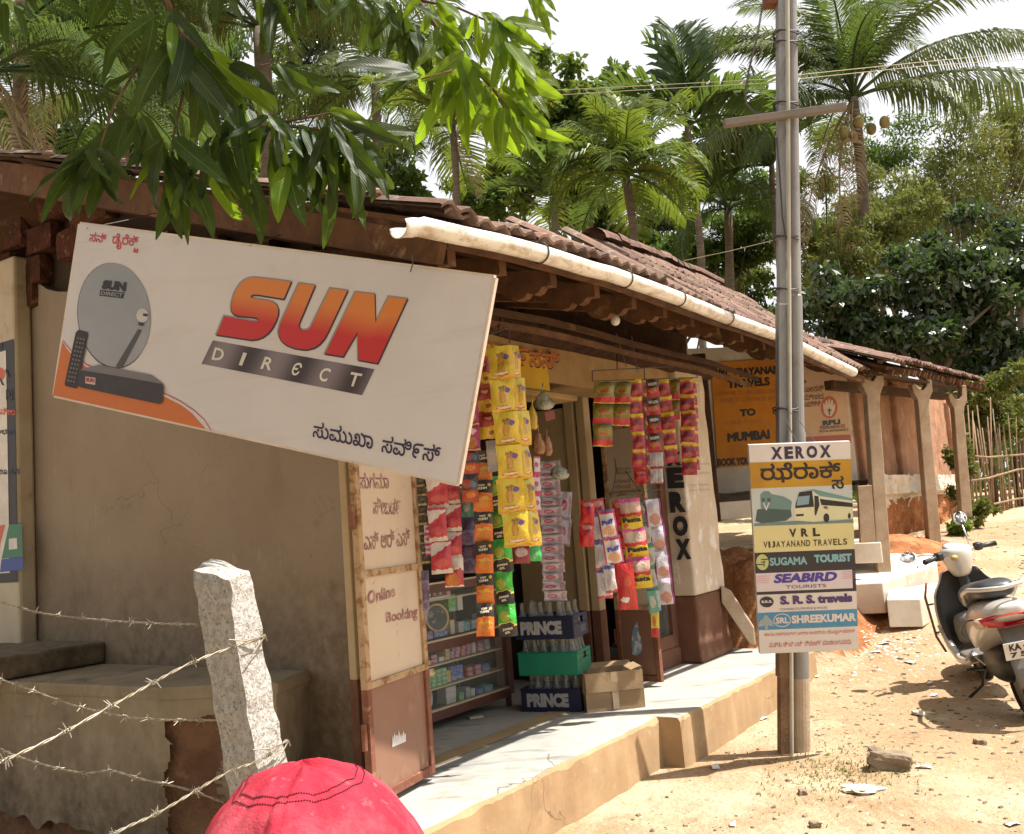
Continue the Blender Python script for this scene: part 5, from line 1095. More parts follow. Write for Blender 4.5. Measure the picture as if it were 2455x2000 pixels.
strip('greenblack', (1206, 1320), (1232, 1515), 22, 3, -.2, 'narrow side-on strip of green and black packets behind the front green strip', G1, yaw=.8)
strip('silver', (1180, 1056), (1186, 1128), 32, 1, -.30, 'single silver backed packet between red and yellow packets', G1)
strip('dark', (1186, 1120), (1190, 1150), 34, 1, -.2, 'small black packet under the silver one', G1)
strip('redwhite', (1043, 1140), (1060, 1372), 46, 3, -.05, 'strip of three red and white packets nearest the metal door leaf', G1)
strip(['redwhite', 'redwhite', 'redwhite', 'toss'], (1080, 1140), (1089, 1405), 42, 4, -.08, 'strip of red and white packets ending in one with yellow noodles printed', G1, texts=TX)
strip('darkpurple', (1118, 1238), (1122, 1372), 40, 2, -.04, 'two dark purple packets between the red and the orange strips', G1)
strip('teal', (1118, 1180), (1120, 1238), 32, 1, -.1, 'single green and white packet above the dark purple packets', G1)
strip(['dark'], (1008, 1145), (1022, 1352), 20, 9, .02, 'thin dark strip of tiny black sachets beside the door leaf', G1, flat_=.06)
strip('pinkwhite', (1028, 1232), (1032, 1332), 24, 4, .0, 'narrow strip of small mixed sachets left of the red and white packets', G1)
strip('darkpurple', (1019, 1368), (1021, 1462), 17, 2, -.1, 'small purple and white pouch hanging at the edge of the door leaf', G1)
strip('pinkwhite', (1285, 1095), (1292, 1232), 18, 3, -.30, 'narrow magenta and white strip behind the yellow packets', G1, yaw=.6)
strip('maroon', (1246, 1306), (1248, 1350), 40, 1, -.3, 'single maroon packet below the yellow strips', G1)
strip('green', (1282, 1300), (1284, 1344), 34, 1, -.32, 'single bright green packet below the yellow strips', G1, yaw=.4)
strip('sachet', (1318, 1106), (1330, 1440), 50, 15, .12, 'long sheet of white shampoo sachets with pink print in the doorway', None, flat_=.03, cat='sachets', jit=.02)
strip('sachet', (1358, 1180), (1350, 1305), 30, 2, .14, 'folded paper sheets hanging right of the white sachets', None, flat_=.03, cat='paper')
for a, lab in (((1446, 916, 1446, 1068, 46, 3, 'noodle', -.30), 'leftmost strip of three green and red noodle packets on the upper rack'), ((1490, 916, 1490, 1018, 44, 2, 'noodle', -.30), 'shorter strip of two green and red noodle packets on the upper rack'),
    ((1552, 910, 1560, 1152, 24, 7, 'redyellow', -.27), 'narrow side-on red strip left of the brown packets on the upper rack'), ((1521, 910, 1534, 1118, 29, 5, 'redyellow', -.32), 'red and yellow sachet strip third from the left on the upper rack'),
    ((1530, 1095, 1536, 1160, 30, 2, 'red', -.28), 'short red sachets below the third strip of the upper rack'), ((1562, 910, 1572, 1082, 30, 4, 'redbrown', -.34), 'strip of brown and red packets in the middle of the upper rack'), ((1573, 1082, 1576, 1160, 30, 2, 'whiteback', -.34), 'two white backed packets at the foot of the brown strip'),
    ((1588, 910, 1611, 1108, 32, 5, 'redyellow', -.32), 'red and yellow sachet strip right of the brown packets, ending above the pillar letters'), ((1616, 910, 1619, 1008, 24, 2, 'noodle', -.29), 'two dark green packets between red strips on the upper rack'), ((1645, 908, 1653, 1138, 36, 6, 'redyellow', -.34), 'rightmost and widest red and yellow strip on the upper rack'),
    ((1664, 912, 1672, 1125, 16, 7, 'redyellow', -.30), 'thin red strip seen edge on at the far right of the upper rack')):
    strip(a[6], a[0:2], a[2:4], a[4], a[5], a[7], lab, G2, flat_=.09, yaw=.6 if 'edge on' in lab or 'side-on' in lab else 0)
for a, lab in (((1409, 1200, 1407, 1308, 34, 2, 'red', -.30), 'two plain red packets at the left end of the lower rack'), ((1430, 1196, 1440, 1260, 30, 1, 'red', -.24), 'single red packet tucked behind the white one on the lower rack'), ((1437, 1230, 1452, 1432, 32, 3, 'blueback', -.26), 'strip of white backed packets with blue tops on the lower rack'), ((1457, 1356, 1466, 1418, 28, 1, 'blueback', -.30), 'single white backed packet below the puff packets'),
    ((1453, 1222, 1474, 1350, 42, 2, 'puff', -.36), 'two white and magenta packets with blue lettering on the lower rack'), ((1482, 1200, 1500, 1370, 30, 3, 'red', -.24), 'dark red strip behind the puff and pasta packets'), ((1496, 1350, 1509, 1458, 42, 1, 'redbig', -.33), 'large red packet with a white label hanging lowest on the left'),
    ((1508, 1196, 1536, 1408, 52, 3, 'pasta', -.38), 'strip of three yellow pasta packets in the middle of the lower rack'), ((1540, 1204, 1570, 1462, 28, 5, 'greenwhite', -.30), 'strip of green and white packets right of the pasta packets'), ((1560, 1416, 1569, 1466, 22, 1, 'teal', -.36), 'single blue and white packet at the foot of the green strip'),
    ((1563, 1197, 1600, 1447, 38, 4, 'purplewhite', -.36), 'rightmost strip of purple and white packets on the lower rack'), ((1570, 1464, 1572, 1526, 20, 1, 'yellowred', -.34), 'small yellow and red packet hanging alone at the lowest point')):
    strip(a[6], a[0:2], a[2:4], a[4], a[5], a[7], lab, G3, flat_=.14, texts=TX, jit=.09)
# racks of wire that carry them
def wires(name, paths, label, cat, r=.0035, loc=None):
    t = thing(name, paths[0][0], label, cat)
    for P_ in paths: b = MB(); b.tube(P_, r, 6); part('wire', b, m_wire, t)
    return t
W = lambda u, v, d=-.33: onw(u, v, d)
wires('hanging_rack', [[W(1420, 912), W(1420, 889), W(1666, 876), W(1672, 905)], [W(1420, 914), W(1672, 905)], [W(1544, 883), W(1546, 912)], [W(1480, 886), W(1478, 845, -.2), W(1462, 800, -.1)], [W(1478, 800, -.1), W(1502, 880, .1)], [W(1514, 805, -.1), W(1528, 888, .05)], [W(1620, 878), W(1636, 815, -.2)]], 'bent wire rack hanging from the rafters above the red packets', 'rack')
wires('hanging_rack', [[W(1405, 1204), W(1500, 1188), W(1590, 1172)], [W(1465, 1195), W(1478, 1130, .0), W(1474, 1100, .1)], [W(1500, 1130, .1), W(1535, 1180)]], 'thin wire across the second doorway carrying the lower packets', 'rack', .003)
wires('hanging_rack', [[W(1160, 808, -.4), W(1220, 784, -.4)], [W(1220, 784, -.4), W(1222, 822, -.4)], [W(1195, 792, -.4), W(1205, 740, -.3)], [W(1170, 806, -.4), W(1182, 780, -.3)]], 'short bent wire above the yellow packets', 'rack')
# loose bags beside the doorway
for u, v, w_, h_, k, lab in ((1292, 1062, 32, 55, 'nut', 'brown bag of nuts left of its twin in the doorway'), (1312, 1068, 26, 50, 'nut', 'brown bag of nuts right of its twin, tied with green string'), (1340, 1132, 46, 36, 'leafy', 'clear bag of dried green leaves hanging in the doorway'), (1278, 1000, 28, 60, 'yel', 'tall yellow pouch hanging above the nut bags'), (1302, 960, 46, 46, 'leafy', 'clear crumpled empty bag at the top of the doorway')):
    m_ = {'nut': 'm_nut', 'leafy': 'm_leafy', 'yel': 'm_yel'}[k]
    if m_ not in globals(): globals()[m_] = {'nut': mat('nut_bag', (.26, .11, .04), (.40, .2, .08), scale=40, rough=.25, bump=.8, bscale=30, coat=.5), 'leafy': mat('leafy_bag', (.16, .17, .09), (.42, .42, .34), scale=26, rough=.2, bump=.8, bscale=20, coat=.6), 'yel': mat('yellow_pouch', (.6, .4, .04), (.05, .03, .02), scale=9, lo=.55, hi=.6, rough=.3, bump=.3, coat=.5)}[k]
    c = onw(u, v, .0); s_ = (c-CAM).dot(fw)/FPX; b = MB(); rings = []
    for j in range(9):
        q = j/8; rr = (.25+.75*q**.7)*math.sin(math.pi*(.05+.9*q))**.5*(1+.3*nz(q*5, u)); rings.append([c+RT*(w_*1.25*s_/2*rr*math.cos(a)*(1+.5*nz(math.cos(a)*1.5, math.sin(a)*1.5, u+q*3)))+Vector((0, 1, 0))*(w_*s_/3*rr*math.sin(a))+EZ*(h_*s_*(.5-q)) for a in [2*math.pi*i/14 for i in range(14)]])
    b.loft(rings); b.tube([c+EZ*h_*s_*.45, c+EZ*h_*s_*.9+E1*.01], .004, 6); o = part('snack_bag', b, globals()[m_], smooth=True); tagt(o, lab, 'bag', 'loose bags hung in the doorway')
b = MB(); Lp = onw(1318, 997, .1); b.box(Lp, .12, .006, .055, MS @ Matrix.Rotation(-.2, 3, 'Y')); o = part('price_tag', b, ink('maroon_card', (.28, .07, .05))); tagt(o, 'small maroon card hanging on the cream leaf above the sachets', 'card')
# ------------------------------------------------------------------ glass cabinet with stock
CDp = .70; cs0, cs1 = 1.20, 2.02
cab = thing('glass_cabinet', S(1.6, .9, PH), 'brown framed glass display cabinet full of small goods inside the doorway', 'cabinet')
m_cab = mat('cabinet_brown', (.12, .05, .035), (.09, .035, .022), scale=5, rough=.5, bump=.1, bscale=40, layers=(((.38, .25, .15), 10, .66, .76, .6),))
m_edge = mat('pale_edge', (.52, .42, .27), rough=.6)
zs = [.32, .50, .66, .80, 1.05, 1.22]
b = MB()
for s_ in (cs0-.03, cs1): b.sbox(s_, s_+.03, CDp, CDp+.03, PH, 1.75)
for s_ in (cs0-.03, cs1): b.sbox(s_, s_+.03, CDp+.42, CDp+.45, PH, 1.75)
part('cabinet_post', b, m_cab, cab, bevel=.003)
for z, h_, m_ in ((.40, .055, m_cab), (.80, .055, m_cab), (1.14, .05, m_cab), (1.72, .05, m_cab)):
    b = MB(); b.sbox(cs0, cs1, CDp-.004, CDp+.026, z-h_, z); part('rail', b, m_cab, cab, bevel=.003)
    b = MB(); b.sbox(cs0, cs1, CDp-.006, CDp+.02, z+.001, z+.012); part('edge_strip', b, m_edge, cab)
for z, m_ in ((.40, m_cab), (.53, m_edge), (.665, m_edge), (.80, m_cab), (1.05, m_edge), (1.14, m_cab), (1.45, m_cab)):
    b = MB(); b.sbox(cs0, cs1, CDp+.03, CDp+.42, z-.012, z-.002); b2_ = b; part('shelf', b, m_, cab)
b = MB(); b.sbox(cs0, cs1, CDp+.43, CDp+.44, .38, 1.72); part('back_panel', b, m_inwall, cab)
b = MB(); b.sbox(cs0, cs1, CDp+.008, CDp+.012, .41, .745); part('glass_pane', b, m_glass, cab)
b = MB(); b.sbox(cs0, cs1, CDp+.008, CDp+.012, .812, 1.09); part('glass_pane', b, m_glass, cab)
cols = {'pink': (.42, .1, .2), 'orange': (.5, .2, .06), 'white': (.5, .48, .45), 'green': (.08, .35, .06), 'blue': (.08, .13, .35), 'purple': (.22, .1, .28), 'yellow': (.5, .36, .06), 'grey': (.3, .32, .33), 'red': (.42, .05, .05), 'teal': (.1, .3, .3), 'cream': (.5, .42, .28)}
GM = {k: mat('stock_'+k, c, tuple(min(.8, x*.5+.25) for x in c), scale=40, lo=.5, hi=.56, rough=.4, bump=0) for k, c in cols.items()}
def item(s0, w_, z, h_, c, dd=.06, dep=.08, kind='stock_box', rot=0.):
    b = MB(); b.box(S(s0+w_/2, CDp+dd+dep/2, z+h_/2), w_*.94, dep, h_*.96, MS @ Matrix.Rotation(rot, 3, 'Z')); o = part(kind, b, GM[c], bevel=.002, seg=1); return o
def shelf_items(z, specs, lab, cat='boxes'):
    for s0, w_, h_, c, stack in specs:
        for j in range(stack):
            o = item(s0+random.uniform(-.003, .003), w_, z+j*h_, h_, c, dd=.05+random.uniform(0, .015), rot=random.uniform(-.08, .08)); tagt(o, f'small {c} carton {lab}', cat, f'small {c} cartons {lab}')
shelf_items(.665, [(1.24, .07, .03, 'orange', 1), (1.32, .06, .026, 'pink', 2), (1.39, .05, .03, 'white', 1), (1.45, .05, .024, 'yellow', 4), (1.505, .045, .024, 'purple', 4), (1.555, .05, .022, 'pink', 5), (1.61, .05, .022, 'red', 5), (1.67, .05, .022, 'pink', 5), (1.73, .04, .1, 'white', 1), (1.79, .06, .03, 'pink', 3), (1.87, .06, .04, 'grey', 2)], 'on the upper shelf of the lower glass case')
shelf_items(.53, [(1.45+.0, .045, .075, 'yellow', 1), (1.50, .05, .09, 'blue', 1), (1.56, .07, .09, 'blue', 1), (1.67, .06, .03, 'red', 2), (1.75, .06, .03, 'pink', 2), (1.84, .08, .05, 'blue', 1)], 'on the middle shelf of the lower glass case')
for i in range(4):
    for j in range(4): o = item(1.23+i*.052, .05, .53+j*.025, .025, 'green', dd=.04+.004*((i+j) % 2), rot=random.uniform(-.15, .15)); tagt(o, 'small green soap packet heaped at the left of the middle shelf', 'soap', 'green soap packets')
shelf_items(.40, [(1.44, .10, .035, 'white', 3), (1.56, .05, .05, 'green', 1), (1.63, .05, .07, 'grey', 1), (1.7, .04, .05, 'white', 1), (1.76, .06, .04, 'blue', 1), (1.84, .08, .045, 'teal', 1)], 'on the bottom shelf of the glass case')
shelf_items(.812, [(1.22, .05, .025, 'white', 3), (1.28, .06, .05, 'purple', 1), (1.36, .14, .045, 'blue', 1), (1.52, .05, .09, 'cream', 1), (1.59, .06, .07, 'grey', 1), (1.66, .07, .06, 'teal', 1), (1.75, .08, .06, 'grey', 1), (1.85, .08, .09, 'white', 1)], 'in the display above the brown rail')
shelf_items(.95, [(1.52, .07, .11, 'green', 1), (1.60, .06, .09, 'white', 1)], 'stacked behind the round clock')
b = MB(); c = S(1.30, CDp+.12, .46); b.lathe(c, [(.015, -.03), (.06, -.03), (.06, .03), (.015, .03)], 20, -E2+E1*.3); o = part('thread_roll', b, mat('roll_white', (.55, .54, .52)), smooth=False); tagt(o, 'round pale roll lying on the bottom shelf', 'roll')
# upper open shelf
shelf_items(1.05, [(1.21, .035, .022, 'pink', 4), (1.245, .035, .022, 'purple', 3), (1.50, .05, .05, 'orange', 1)], 'on the narrow shelf under the hanging packets')
ntb = []
for i in range(7):
    b = MB(); c = S(1.31+i*.026, CDp+.06, 1.062); b.lathe(c, [(.009, 0), (.009, .028), (.005, .03), (.005, .055), (.004, .056)], 10); o = part('nail_polish', b, [GM['red'], GM['white']][i % 2], smooth=False); tagt(o, 'tiny bottle in a row on the narrow shelf under the packets', 'bottle', 'row of tiny bottles')
b = MB(); b.sbox(1.29, 1.5, CDp+.03, CDp+.1, 1.05, 1.061); o = part('bottle_tray', b, GM['white']); tagt(o, 'white tray under the row of tiny bottles', 'tray')
clock = thing('wall_clock', S(1.42, CDp+.07, .83), 'round gold rimmed clock face leaning in the cabinet', 'clock'); ax = (-E2+EZ*.15+E1*-.3).normalized(); c = S(1.42, CDp+.08, .93)
b = MB(); b.lathe(c, [(.075, -.008), (.088, -.006), (.09, .004), (.08, .008), (.074, .002)], 28, ax, cap=False); part('rim', b, mat('gold_rim', (.45, .36, .14), metal=.5, rough=.35, bump=0), clock, smooth=True)
b = MB(); b.lathe(c, [(.001, .001), (.075, .001)], 28, ax); part('face', b, mat('clock_face', (.12, .12, .12), (.35, .34, .28), scale=25, lo=.55, hi=.6, rough=.3, bump=0), clock)
b = MB(); b.box(S(1.27, CDp+.07, .93), .06, .012, .2, MS @ Matrix.Rotation(.35, 3, 'Y')); o = part('ruler_card', b, GM['grey']); tagt(o, 'long grey card leaning left of the round clock', 'card')
# second dark cabinet behind
b = MB(); b.sbox(2.25, 2.45, .95, 1.3, PH, 1.5); o = part('back_shelf', b, m_cab); tagt(o, 'dark wooden shelf unit standing behind the bottle crates', 'shelf')
# ------------------------------------------------------------------ bottle crates
m_bot = bpy.data.materials.new('bottle_glass'); m_bot.use_nodes = True; q = m_bot.node_tree.nodes['Principled BSDF']; q.inputs['Base Color'].default_value = (.4, .45, .42, 1); q.inputs['Roughness'].default_value = .04; q.inputs['Alpha'].default_value = .28; q.inputs['Specular IOR Level'].default_value = 1.
bb_ = MB(); bb_.lathe((0, 0, 0), [(.001, 0), (.027, 0), (.028, .01), (.028, .11), (.024, .135), (.014, .165), (.0115, .2), (.0135, .205), (.0135, .215), (.011, .218)], 12); bot_me = bb_.mesh('bottle', m_bot, smooth=True); fixn(bot_me)
m_navyc = mat('crate_navy', (.014, .016, .055), (.011, .012, .042), scale=6, rough=.45, bump=.05, vary=.1, layers=(((.12, .11, .14), 9, .62, .75, .5),)); m_grc = mat('crate_green', (.01, .22, .12), (.01, .18, .10), scale=6, rough=.4, bump=.05, layers=(((.2, .35, .28), 9, .66, .78, .4),))
def crate(L_, yaw, m_, label, text=None, w_=.40, dep=.28, h_=.145):
    t = thing('bottle_crate', L_, label, 'crate', 'bottle crates stacked in the doorway', yaw)
    def q_(name, *bx):
        b = MB()
        for c, sx_, sy_, sz_ in bx: b.box(c, sx_, sy_, sz_)
        me = b.mesh(name, m_); o = link(name, me, t); bv_ = o.modifiers.new('b', 'BEVEL'); bv_.width = .004; return o
    q_('front_wall', ((0, -dep/2, h_/2), w_, .01, h_)); q_('back_wall', ((0, dep/2, h_/2), w_, .01, h_)); q_('bottom', ((0, 0, .006), w_-.02, dep-.02, .01))
    for sx_ in (-1, 1): q_('side_wall', ((sx_*(w_/2-.005), 0, h_*.30), .01, dep-.012, h_*.6), ((sx_*(w_/2-.005), 0, h_*.93), .01, dep-.012, h_*.14), ((sx_*(w_/2-.005), -dep*.33, h_*.73), .01, dep*.3, h_*.26), ((sx_*(w_/2-.005), dep*.33, h_*.73), .01, dep*.3, h_*.26))
    q_('rim', ((0, -dep/2-.003, h_-.006), w_+.008, .012, .012))
    if text:
        r = text2d(text, .07); b = MB(); b.add([Vector((-.16+.28*x, -dep/2-.0065, .03+.085*y)) for x, y in r[0]], r[1]); link('lettering', b.mesh('lettering', mat('crate_white', (.42, .42, .42), rough=.5, bump=0) if 'crate_white' not in MATS else MATS['crate_white']), t)
        r = text2d('RETURNABLE BOTTLES', .0); b = MB()
        for k in range(3): b.add([Vector((w_/2+.002, -.02+.1*x, .03+.014*k+.009*y)) for x, y in r[0]], r[1])
        o = link('side_print', b.mesh('side_print', MATS['crate_white']), t)
    return t
CR = S(2.07, .35, PH); yw = math.radians(-22); CRI = []
for k, (m_, lab, tx) in enumerate(((m_navyc, 'navy blue bottle crate lettered PRINCE at the bottom of the stack', 'PRINCE'), (m_grc, 'bright green bottle crate in the middle of the stack', None), (m_navyc, 'navy blue bottle crate lettered PRINCE on top of the stack', 'PRINCE'))):
    off_ = Vector((-.004*k, 0, 0)); L_ = CR+EZ*(.224*k)+off_; crate(L_, yw+.03*(k == 1), m_, lab, tx)
    Rz = Matrix.Rotation(yw, 3, 'Z')
    for i in range(6):
        for j in range(4):
            if k == 2 and (i+j*2) % 3 and j > 0: continue
            if (i*7+j*5+k*3) % 11 == 0: continue
            o = link('bottle', bot_me); o.location = L_+Rz @ Vector((-.16+.064*i, -.095+.06*j, .011)); o['label'] = f'empty clear glass bottle standing in the {("bottom navy", "green", "top navy")[k]} crate'; o['category'] = 'bottle'; o['group'] = f'bottles in the {("bottom navy", "green", "top navy")[k]} crate'
# cardboard box
m_card = mat('cardboard', (.36, .25, .15), (.31, .21, .12), scale=5, rough=.85, bump=.15, bscale=60, layers=(((.45, .34, .22), 3, .5, .66, .6),)); BXp = onz(1472, 1704, PH)+Vector((0, .13, 0)); bx_ = thing('cardboard_box', Vector((BXp.x, BXp.y, PH+.001)), 'open brown cardboard box on the shop floor right of the crates', 'box', rz=math.radians(8))
def bpart(name, boxes, m_=m_card):
    b = MB()
    for c, sx_, sy_, sz_, M in boxes: b.box(c, sx_, sy_, sz_, M)
    me = b.mesh(name, m_); return link(name, me, bx_)
bpart('front_side', [((0, -.12, .115), .37, .005, .23, None)]); bpart('back_side', [((0, .12, .115), .37, .005, .23, None)]); bpart('end_side', [((-.183, 0, .115), .005, .235, .23, None)]); bpart('end_side', [((.183, 0, .115), .005, .235, .23, None)]); bpart('bottom', [((0, 0, .004), .36, .235, .005, None)])
bpart('folded_flap', [((0, -.127, .175), .362, .004, .115, Matrix.Rotation(-.06, 3, 'X'))]); bpart('folded_flap', [((0, .16, .235), .36, .08, .004, Matrix.Rotation(.35, 3, 'X'))])
bpart('folded_flap', [((-.19, 0, .17), .004, .22, .12, Matrix.Rotation(.05, 3, 'Y'))]); bpart('folded_flap', [((.155, 0, .235), .07, .22, .004, Matrix.Rotation(-.3, 3, 'Y'))])
bpart('tape_strip', [((0, -.1302, .12), .04, .001, .22, Matrix.Rotation(-.03, 3, 'X'))], mat('tape', (.42, .33, .22), rough=.3, bump=0))
b = MB(); b.box(onz(1140, 1722, PH)+EZ*.008, .09, .05, .012, Matrix.Rotation(.4, 3, 'Z')); o = part('paper_scrap', b, GM['cream']); tagt(o, 'small pale scrap on the floor under the cabinet', 'scrap')
# ------------------------------------------------------------------ granite post and barbed wire
m_gran = mat('granite', (.44, .41, .37), (.58, .55, .50), scale=70, lo=.44, hi=.56, rough=.9, bump=1., bscale=55, bdist=.02, layers=(((.12, .11, .10), 130, .56, .62, .8), ((.55, .5, .45), 22, .56, .66, .4)))
gT = [ony(505, 1337, 2.23), ony(595, 1366, 2.20), ony(547, 1390, 2.07), ony(460, 1363, 2.13)]; ztop = ony(530, 1365, 2.15).z
gB = [ony(612+8, 1840, 2.23), ony(688, 1840, 2.20), ony(615, 1860, 2.07), ony(540, 1850, 2.13)]
b = MB(); rings = []
for i in range(46):
    t = i/45*4.6; ring = []
    for k in range(4):
        for q in range(7):
            a = gT[k].lerp(gT[(k+1) % 4], q/7); c = gB[k].lerp(gB[(k+1) % 4], q/7); p_ = a+(c-a)*t*(ztop+.1)/(ztop-ony(610, 1845, 2.15).z)/4.6
            cc = sum(gT, Vector())/4; p_ = p_+Vector((nz(p_.x*22, p_.y*22, p_.z*22), nz(p_.x*22, p_.y*22, p_.z*22+9), nz(p_.x*20, p_.z*20, 4)))*.009
            if i == 0: p_ = p_+EZ*.004*nz(p_.x*40, p_.y*40)
            ring.append(p_)
    rings.append(ring)
b.loft(rings[::-1], cap=False)
ct = sum(rings[0], Vector())/28+EZ*.006; n0 = len(b.v); b.add(rings[0]+[ct], [(k, (k+1) % 28, 28) for k in range(28)])
o = part('granite_post', b, m_gran, smooth=False); tagt(o, 'rough hewn leaning granite fence post in the foreground, sunlit on its right face', 'post')
m_barb = mat('barbed_metal', (.36, .33, .27), (.24, .19, .12), scale=60, rough=.5, metal=.5, bump=.1)
def barbed(P, label, r=.0014, step=.105):
    pts = [ony(u, v, y*.82) for u, v, y in P]; d = []
    for i in range(len(pts)-1):
        p0 = pts[max(0, i-1)]; p1, p2 = pts[i], pts[i+1]; p3 = pts[min(len(pts)-1, i+2)]
        for k in range(14):
            t = k/14; d.append(.5*((2*p1)+(p2-p0)*t+(2*p0-5*p1+4*p2-p3)*t*t+(3*p1-p0-3*p2+p3)*t**3))
    d.append(pts[-1]); res = []; 
    for a, c in zip(d, d[1:]):
        n = max(1, int((c-a).length/.006))
        for k in range(n): res.append(a+(c-a)*k/n)
    t = thing('barbed_wire', res[len(res)//2], label, 'barbed wire', 'strands of barbed wire tied to the granite post')
    for ph in (0, math.pi):
        b = MB(); L = 0; q = []
        for i, p_ in enumerate(res):
            tt = (res[min(i+1, len(res)-1)]-res[max(0, i-1)]).normalized(); x = tt.cross(EZ).normalized(); y = x.cross(tt); a = i*.006/.028*2*math.pi*.5+ph
            q.append(p_+(x*math.cos(a)+y*math.sin(a))*r*.95)
        b.tube(q, r, 5); part('strand', b, m_barb, t, smooth=True)
    L = 0; nxt = step*.5
    for i in range(1, len(res)-1):
        L += (res[i]-res[i-1]).length
        if L > nxt:
            nxt += step*random.uniform(.85, 1.15); tt = (res[i+1]-res[i]).normalized(); b = MB(); x = tt.cross(EZ).normalized(); y = x.cross(tt)
            b.tube([res[i]+tt*(k-9)*.0011+(x*math.cos(k*1.1)+y*math.sin(k*1.1))*r*2.3 for k in range(18)], r*.8, 4)
            for k in range(4):
                a = random.uniform(0, 6.28); dd = (x*math.cos(a)+y*math.sin(a)+tt*random.uniform(-.5, .5)).normalized(); b.tube([res[i]+tt*(k-1.5)*.003, res[i]+tt*(k-1.5)*.003+dd*random.uniform(.012, .019)], [r*.8, r*.4], 4)
            part('barb', b, m_barb, t)
    return t
barbed([(-60, 1425, 3.5), (0, 1443, 3.4), (100, 1470, 3.2), (250, 1487, 3.0), (380, 1495, 2.8), (490, 1497, 2.65)], 'topmost barbed wire strand, running left behind the granite post')
barbed([(-60, 1605, 3.5), (0, 1628, 3.4), (90, 1660, 3.2), (180, 1692, 3.1), (300, 1718, 2.9), (400, 1726, 2.8), (535, 1727, 2.6)], 'middle barbed wire strand sagging left from the granite post')
barbed([(-60, 1765, 3.4), (0, 1797, 3.3), (100, 1832, 3.1), (200, 1853, 2.95), (265, 1848, 2.9), (340, 1868, 2.8), (440, 1890, 2.7), (540, 1925, 2.65)], 'lowest back barbed wire strand, kinked near its middle')
barbed([(-60, 1860, 1.9), (0, 1828, 1.95), (130, 1768, 2.05), (290, 1680, 2.2), (440, 1598, 2.4), (545, 1556, 2.5), (622, 1532, 2.62), (634, 1522, 2.7)], 'thick near barbed wire strand rising to the middle of the granite post', r=.0017)
barbed([(215, 2030, 2.0), (300, 1985, 2.1), (390, 1943, 2.2), (540, 1855, 2.4), (628, 1820, 2.53), (690, 1772, 2.66)], 'near lower barbed wire strand passing beside the red cap', r=.0016)
for k, (u0, v0, u1, v1) in enumerate(((548, 1534, 636, 1524), (606, 1798, 692, 1776))):
    b = MB(); b.tube([ony(u0, v0, 2.05), ony((u0+u1)/2, (v0+v1)/2+8, 2.08), ony(u1, v1, 2.17), ony(u1+4, v1+12, 2.2)], .0016, 5); b.tube([ony(u1, v1, 2.17), ony(u0+40, v0+60, 2.07)], .0014, 5)
    o = part('tie_wire', b, m_barb); tagt(o, ('thin tie wire wrapped round the middle of the granite post', 'thin tie wire wrapped round the lower granite post')[k], 'wire')
# ------------------------------------------------------------------ person in a red cap, seated with the back to us
top = ony(728, 1834, .86); hc = top-EZ*.118
m_cap = mat('red_cotton', (.48, .035, .06), (.38, .025, .045), scale=14, rough=.9, bump=.6, bscale=420, bdist=.003, layers=(((.58, .16, .19), 7, .48, .66, .6), ((.62, .3, .3), 60, .6, .7, .35), ((.3, .03, .04), 20, .6, .7, .5)))
m_skin = mat('skin', (.28, .15, .09), rough=.6, bump=.1); m_shirt = mat('shirt_cloth', (.25, .27, .32), rough=.9, bump=.3); m_trou = mat('trouser_cloth', (.07, .07, .09), rough=.9); m_hair = mat('black_hair', (.02, .016, .013), rough=.6, bump=.6, bscale=120)
per = thing('person', Vector((hc.x, hc.y, 0)), 'person in a faded red cloth cap at the bottom, only its crown in view', 'person')
def skin_obj(name, V, E, R, m, parent, lvl=1):
    off = wloc(parent); me = bpy.data.meshes.new(name); me.from_pydata([tuple(Vector(v)-off) for v in V], E, []); me.materials.append(m); o = link(name, me, parent)
    md = o.modifiers.new('skin', 'SKIN'); 
    for i, sv in enumerate(me.skin_vertices[0].data if me.skin_vertices else []): sv.radius = (R[i], R[i])
    return o, md
def add_skin(name, V, E, R, m, parent):
    off = wloc(parent); me = bpy.data.meshes.new(name); me.from_pydata([tuple(Vector(v)-off) for v in V], E, []); me.materials.append(m); o = link(name, me, parent)
    o.modifiers.new('skin', 'SKIN'); sub_ = o.modifiers.new('sub', 'SUBSURF'); sub_.levels = 2; sub_.render_levels = 2
    sv = me.attributes.get('skin_vertices')
    d = me.skin_vertices[0].data
    for i in range(len(V)): d[i].radius = R[i] if isinstance(R[i], tuple) else (R[i], R[i]); d[i].use_root = (i == 0)
    return o
P0 = Vector((hc.x, hc.y-.03, 0))
def B(x, y, z): return P0+Vector((x, y, z))
V = [B(0, 0, .50), B(0, .01, .66), B(0, .02, .84), B(0, .01, .98), B(0, .02, 1.06), B(0, .03, 1.17), B(0, .04, 1.22)]
V += [B(-.16, .0, .98), B(-.22, .08, .74), B(-.18, .26, .62), B(-.17, .34, .60), B(.16, .0, .98), B(.22, .08, .74), B(.18, .26, .62), B(.17, .34, .60)]
V += [B(-.09, .05, .48), B(-.13, .46, .50), B(-.13, .48, .10), B(-.13, .60, .04), B(.09, .05, .48), B(.13, .46, .50), B(.13, .48, .10), B(.13, .60, .04)]
E_ = [(0, 1), (1, 2), (2, 3), (3, 4), (4, 5), (5, 6), (3, 7), (7, 8), (8, 9), (9, 10), (3, 11), (11, 12), (12, 13), (13, 14), (0, 15), (15, 16), (16, 17), (17, 18), (0, 19), (19, 20), (20, 21), (21, 22)]
Rr = [.14, .12, .14, .11, .055, .085, .07, .06, .045, .032, .028, .06, .045, .032, .028, .085, .06, .045, .035, .085, .06, .045, .035]
add_skin('body', V, E_, Rr, m_skin, per)
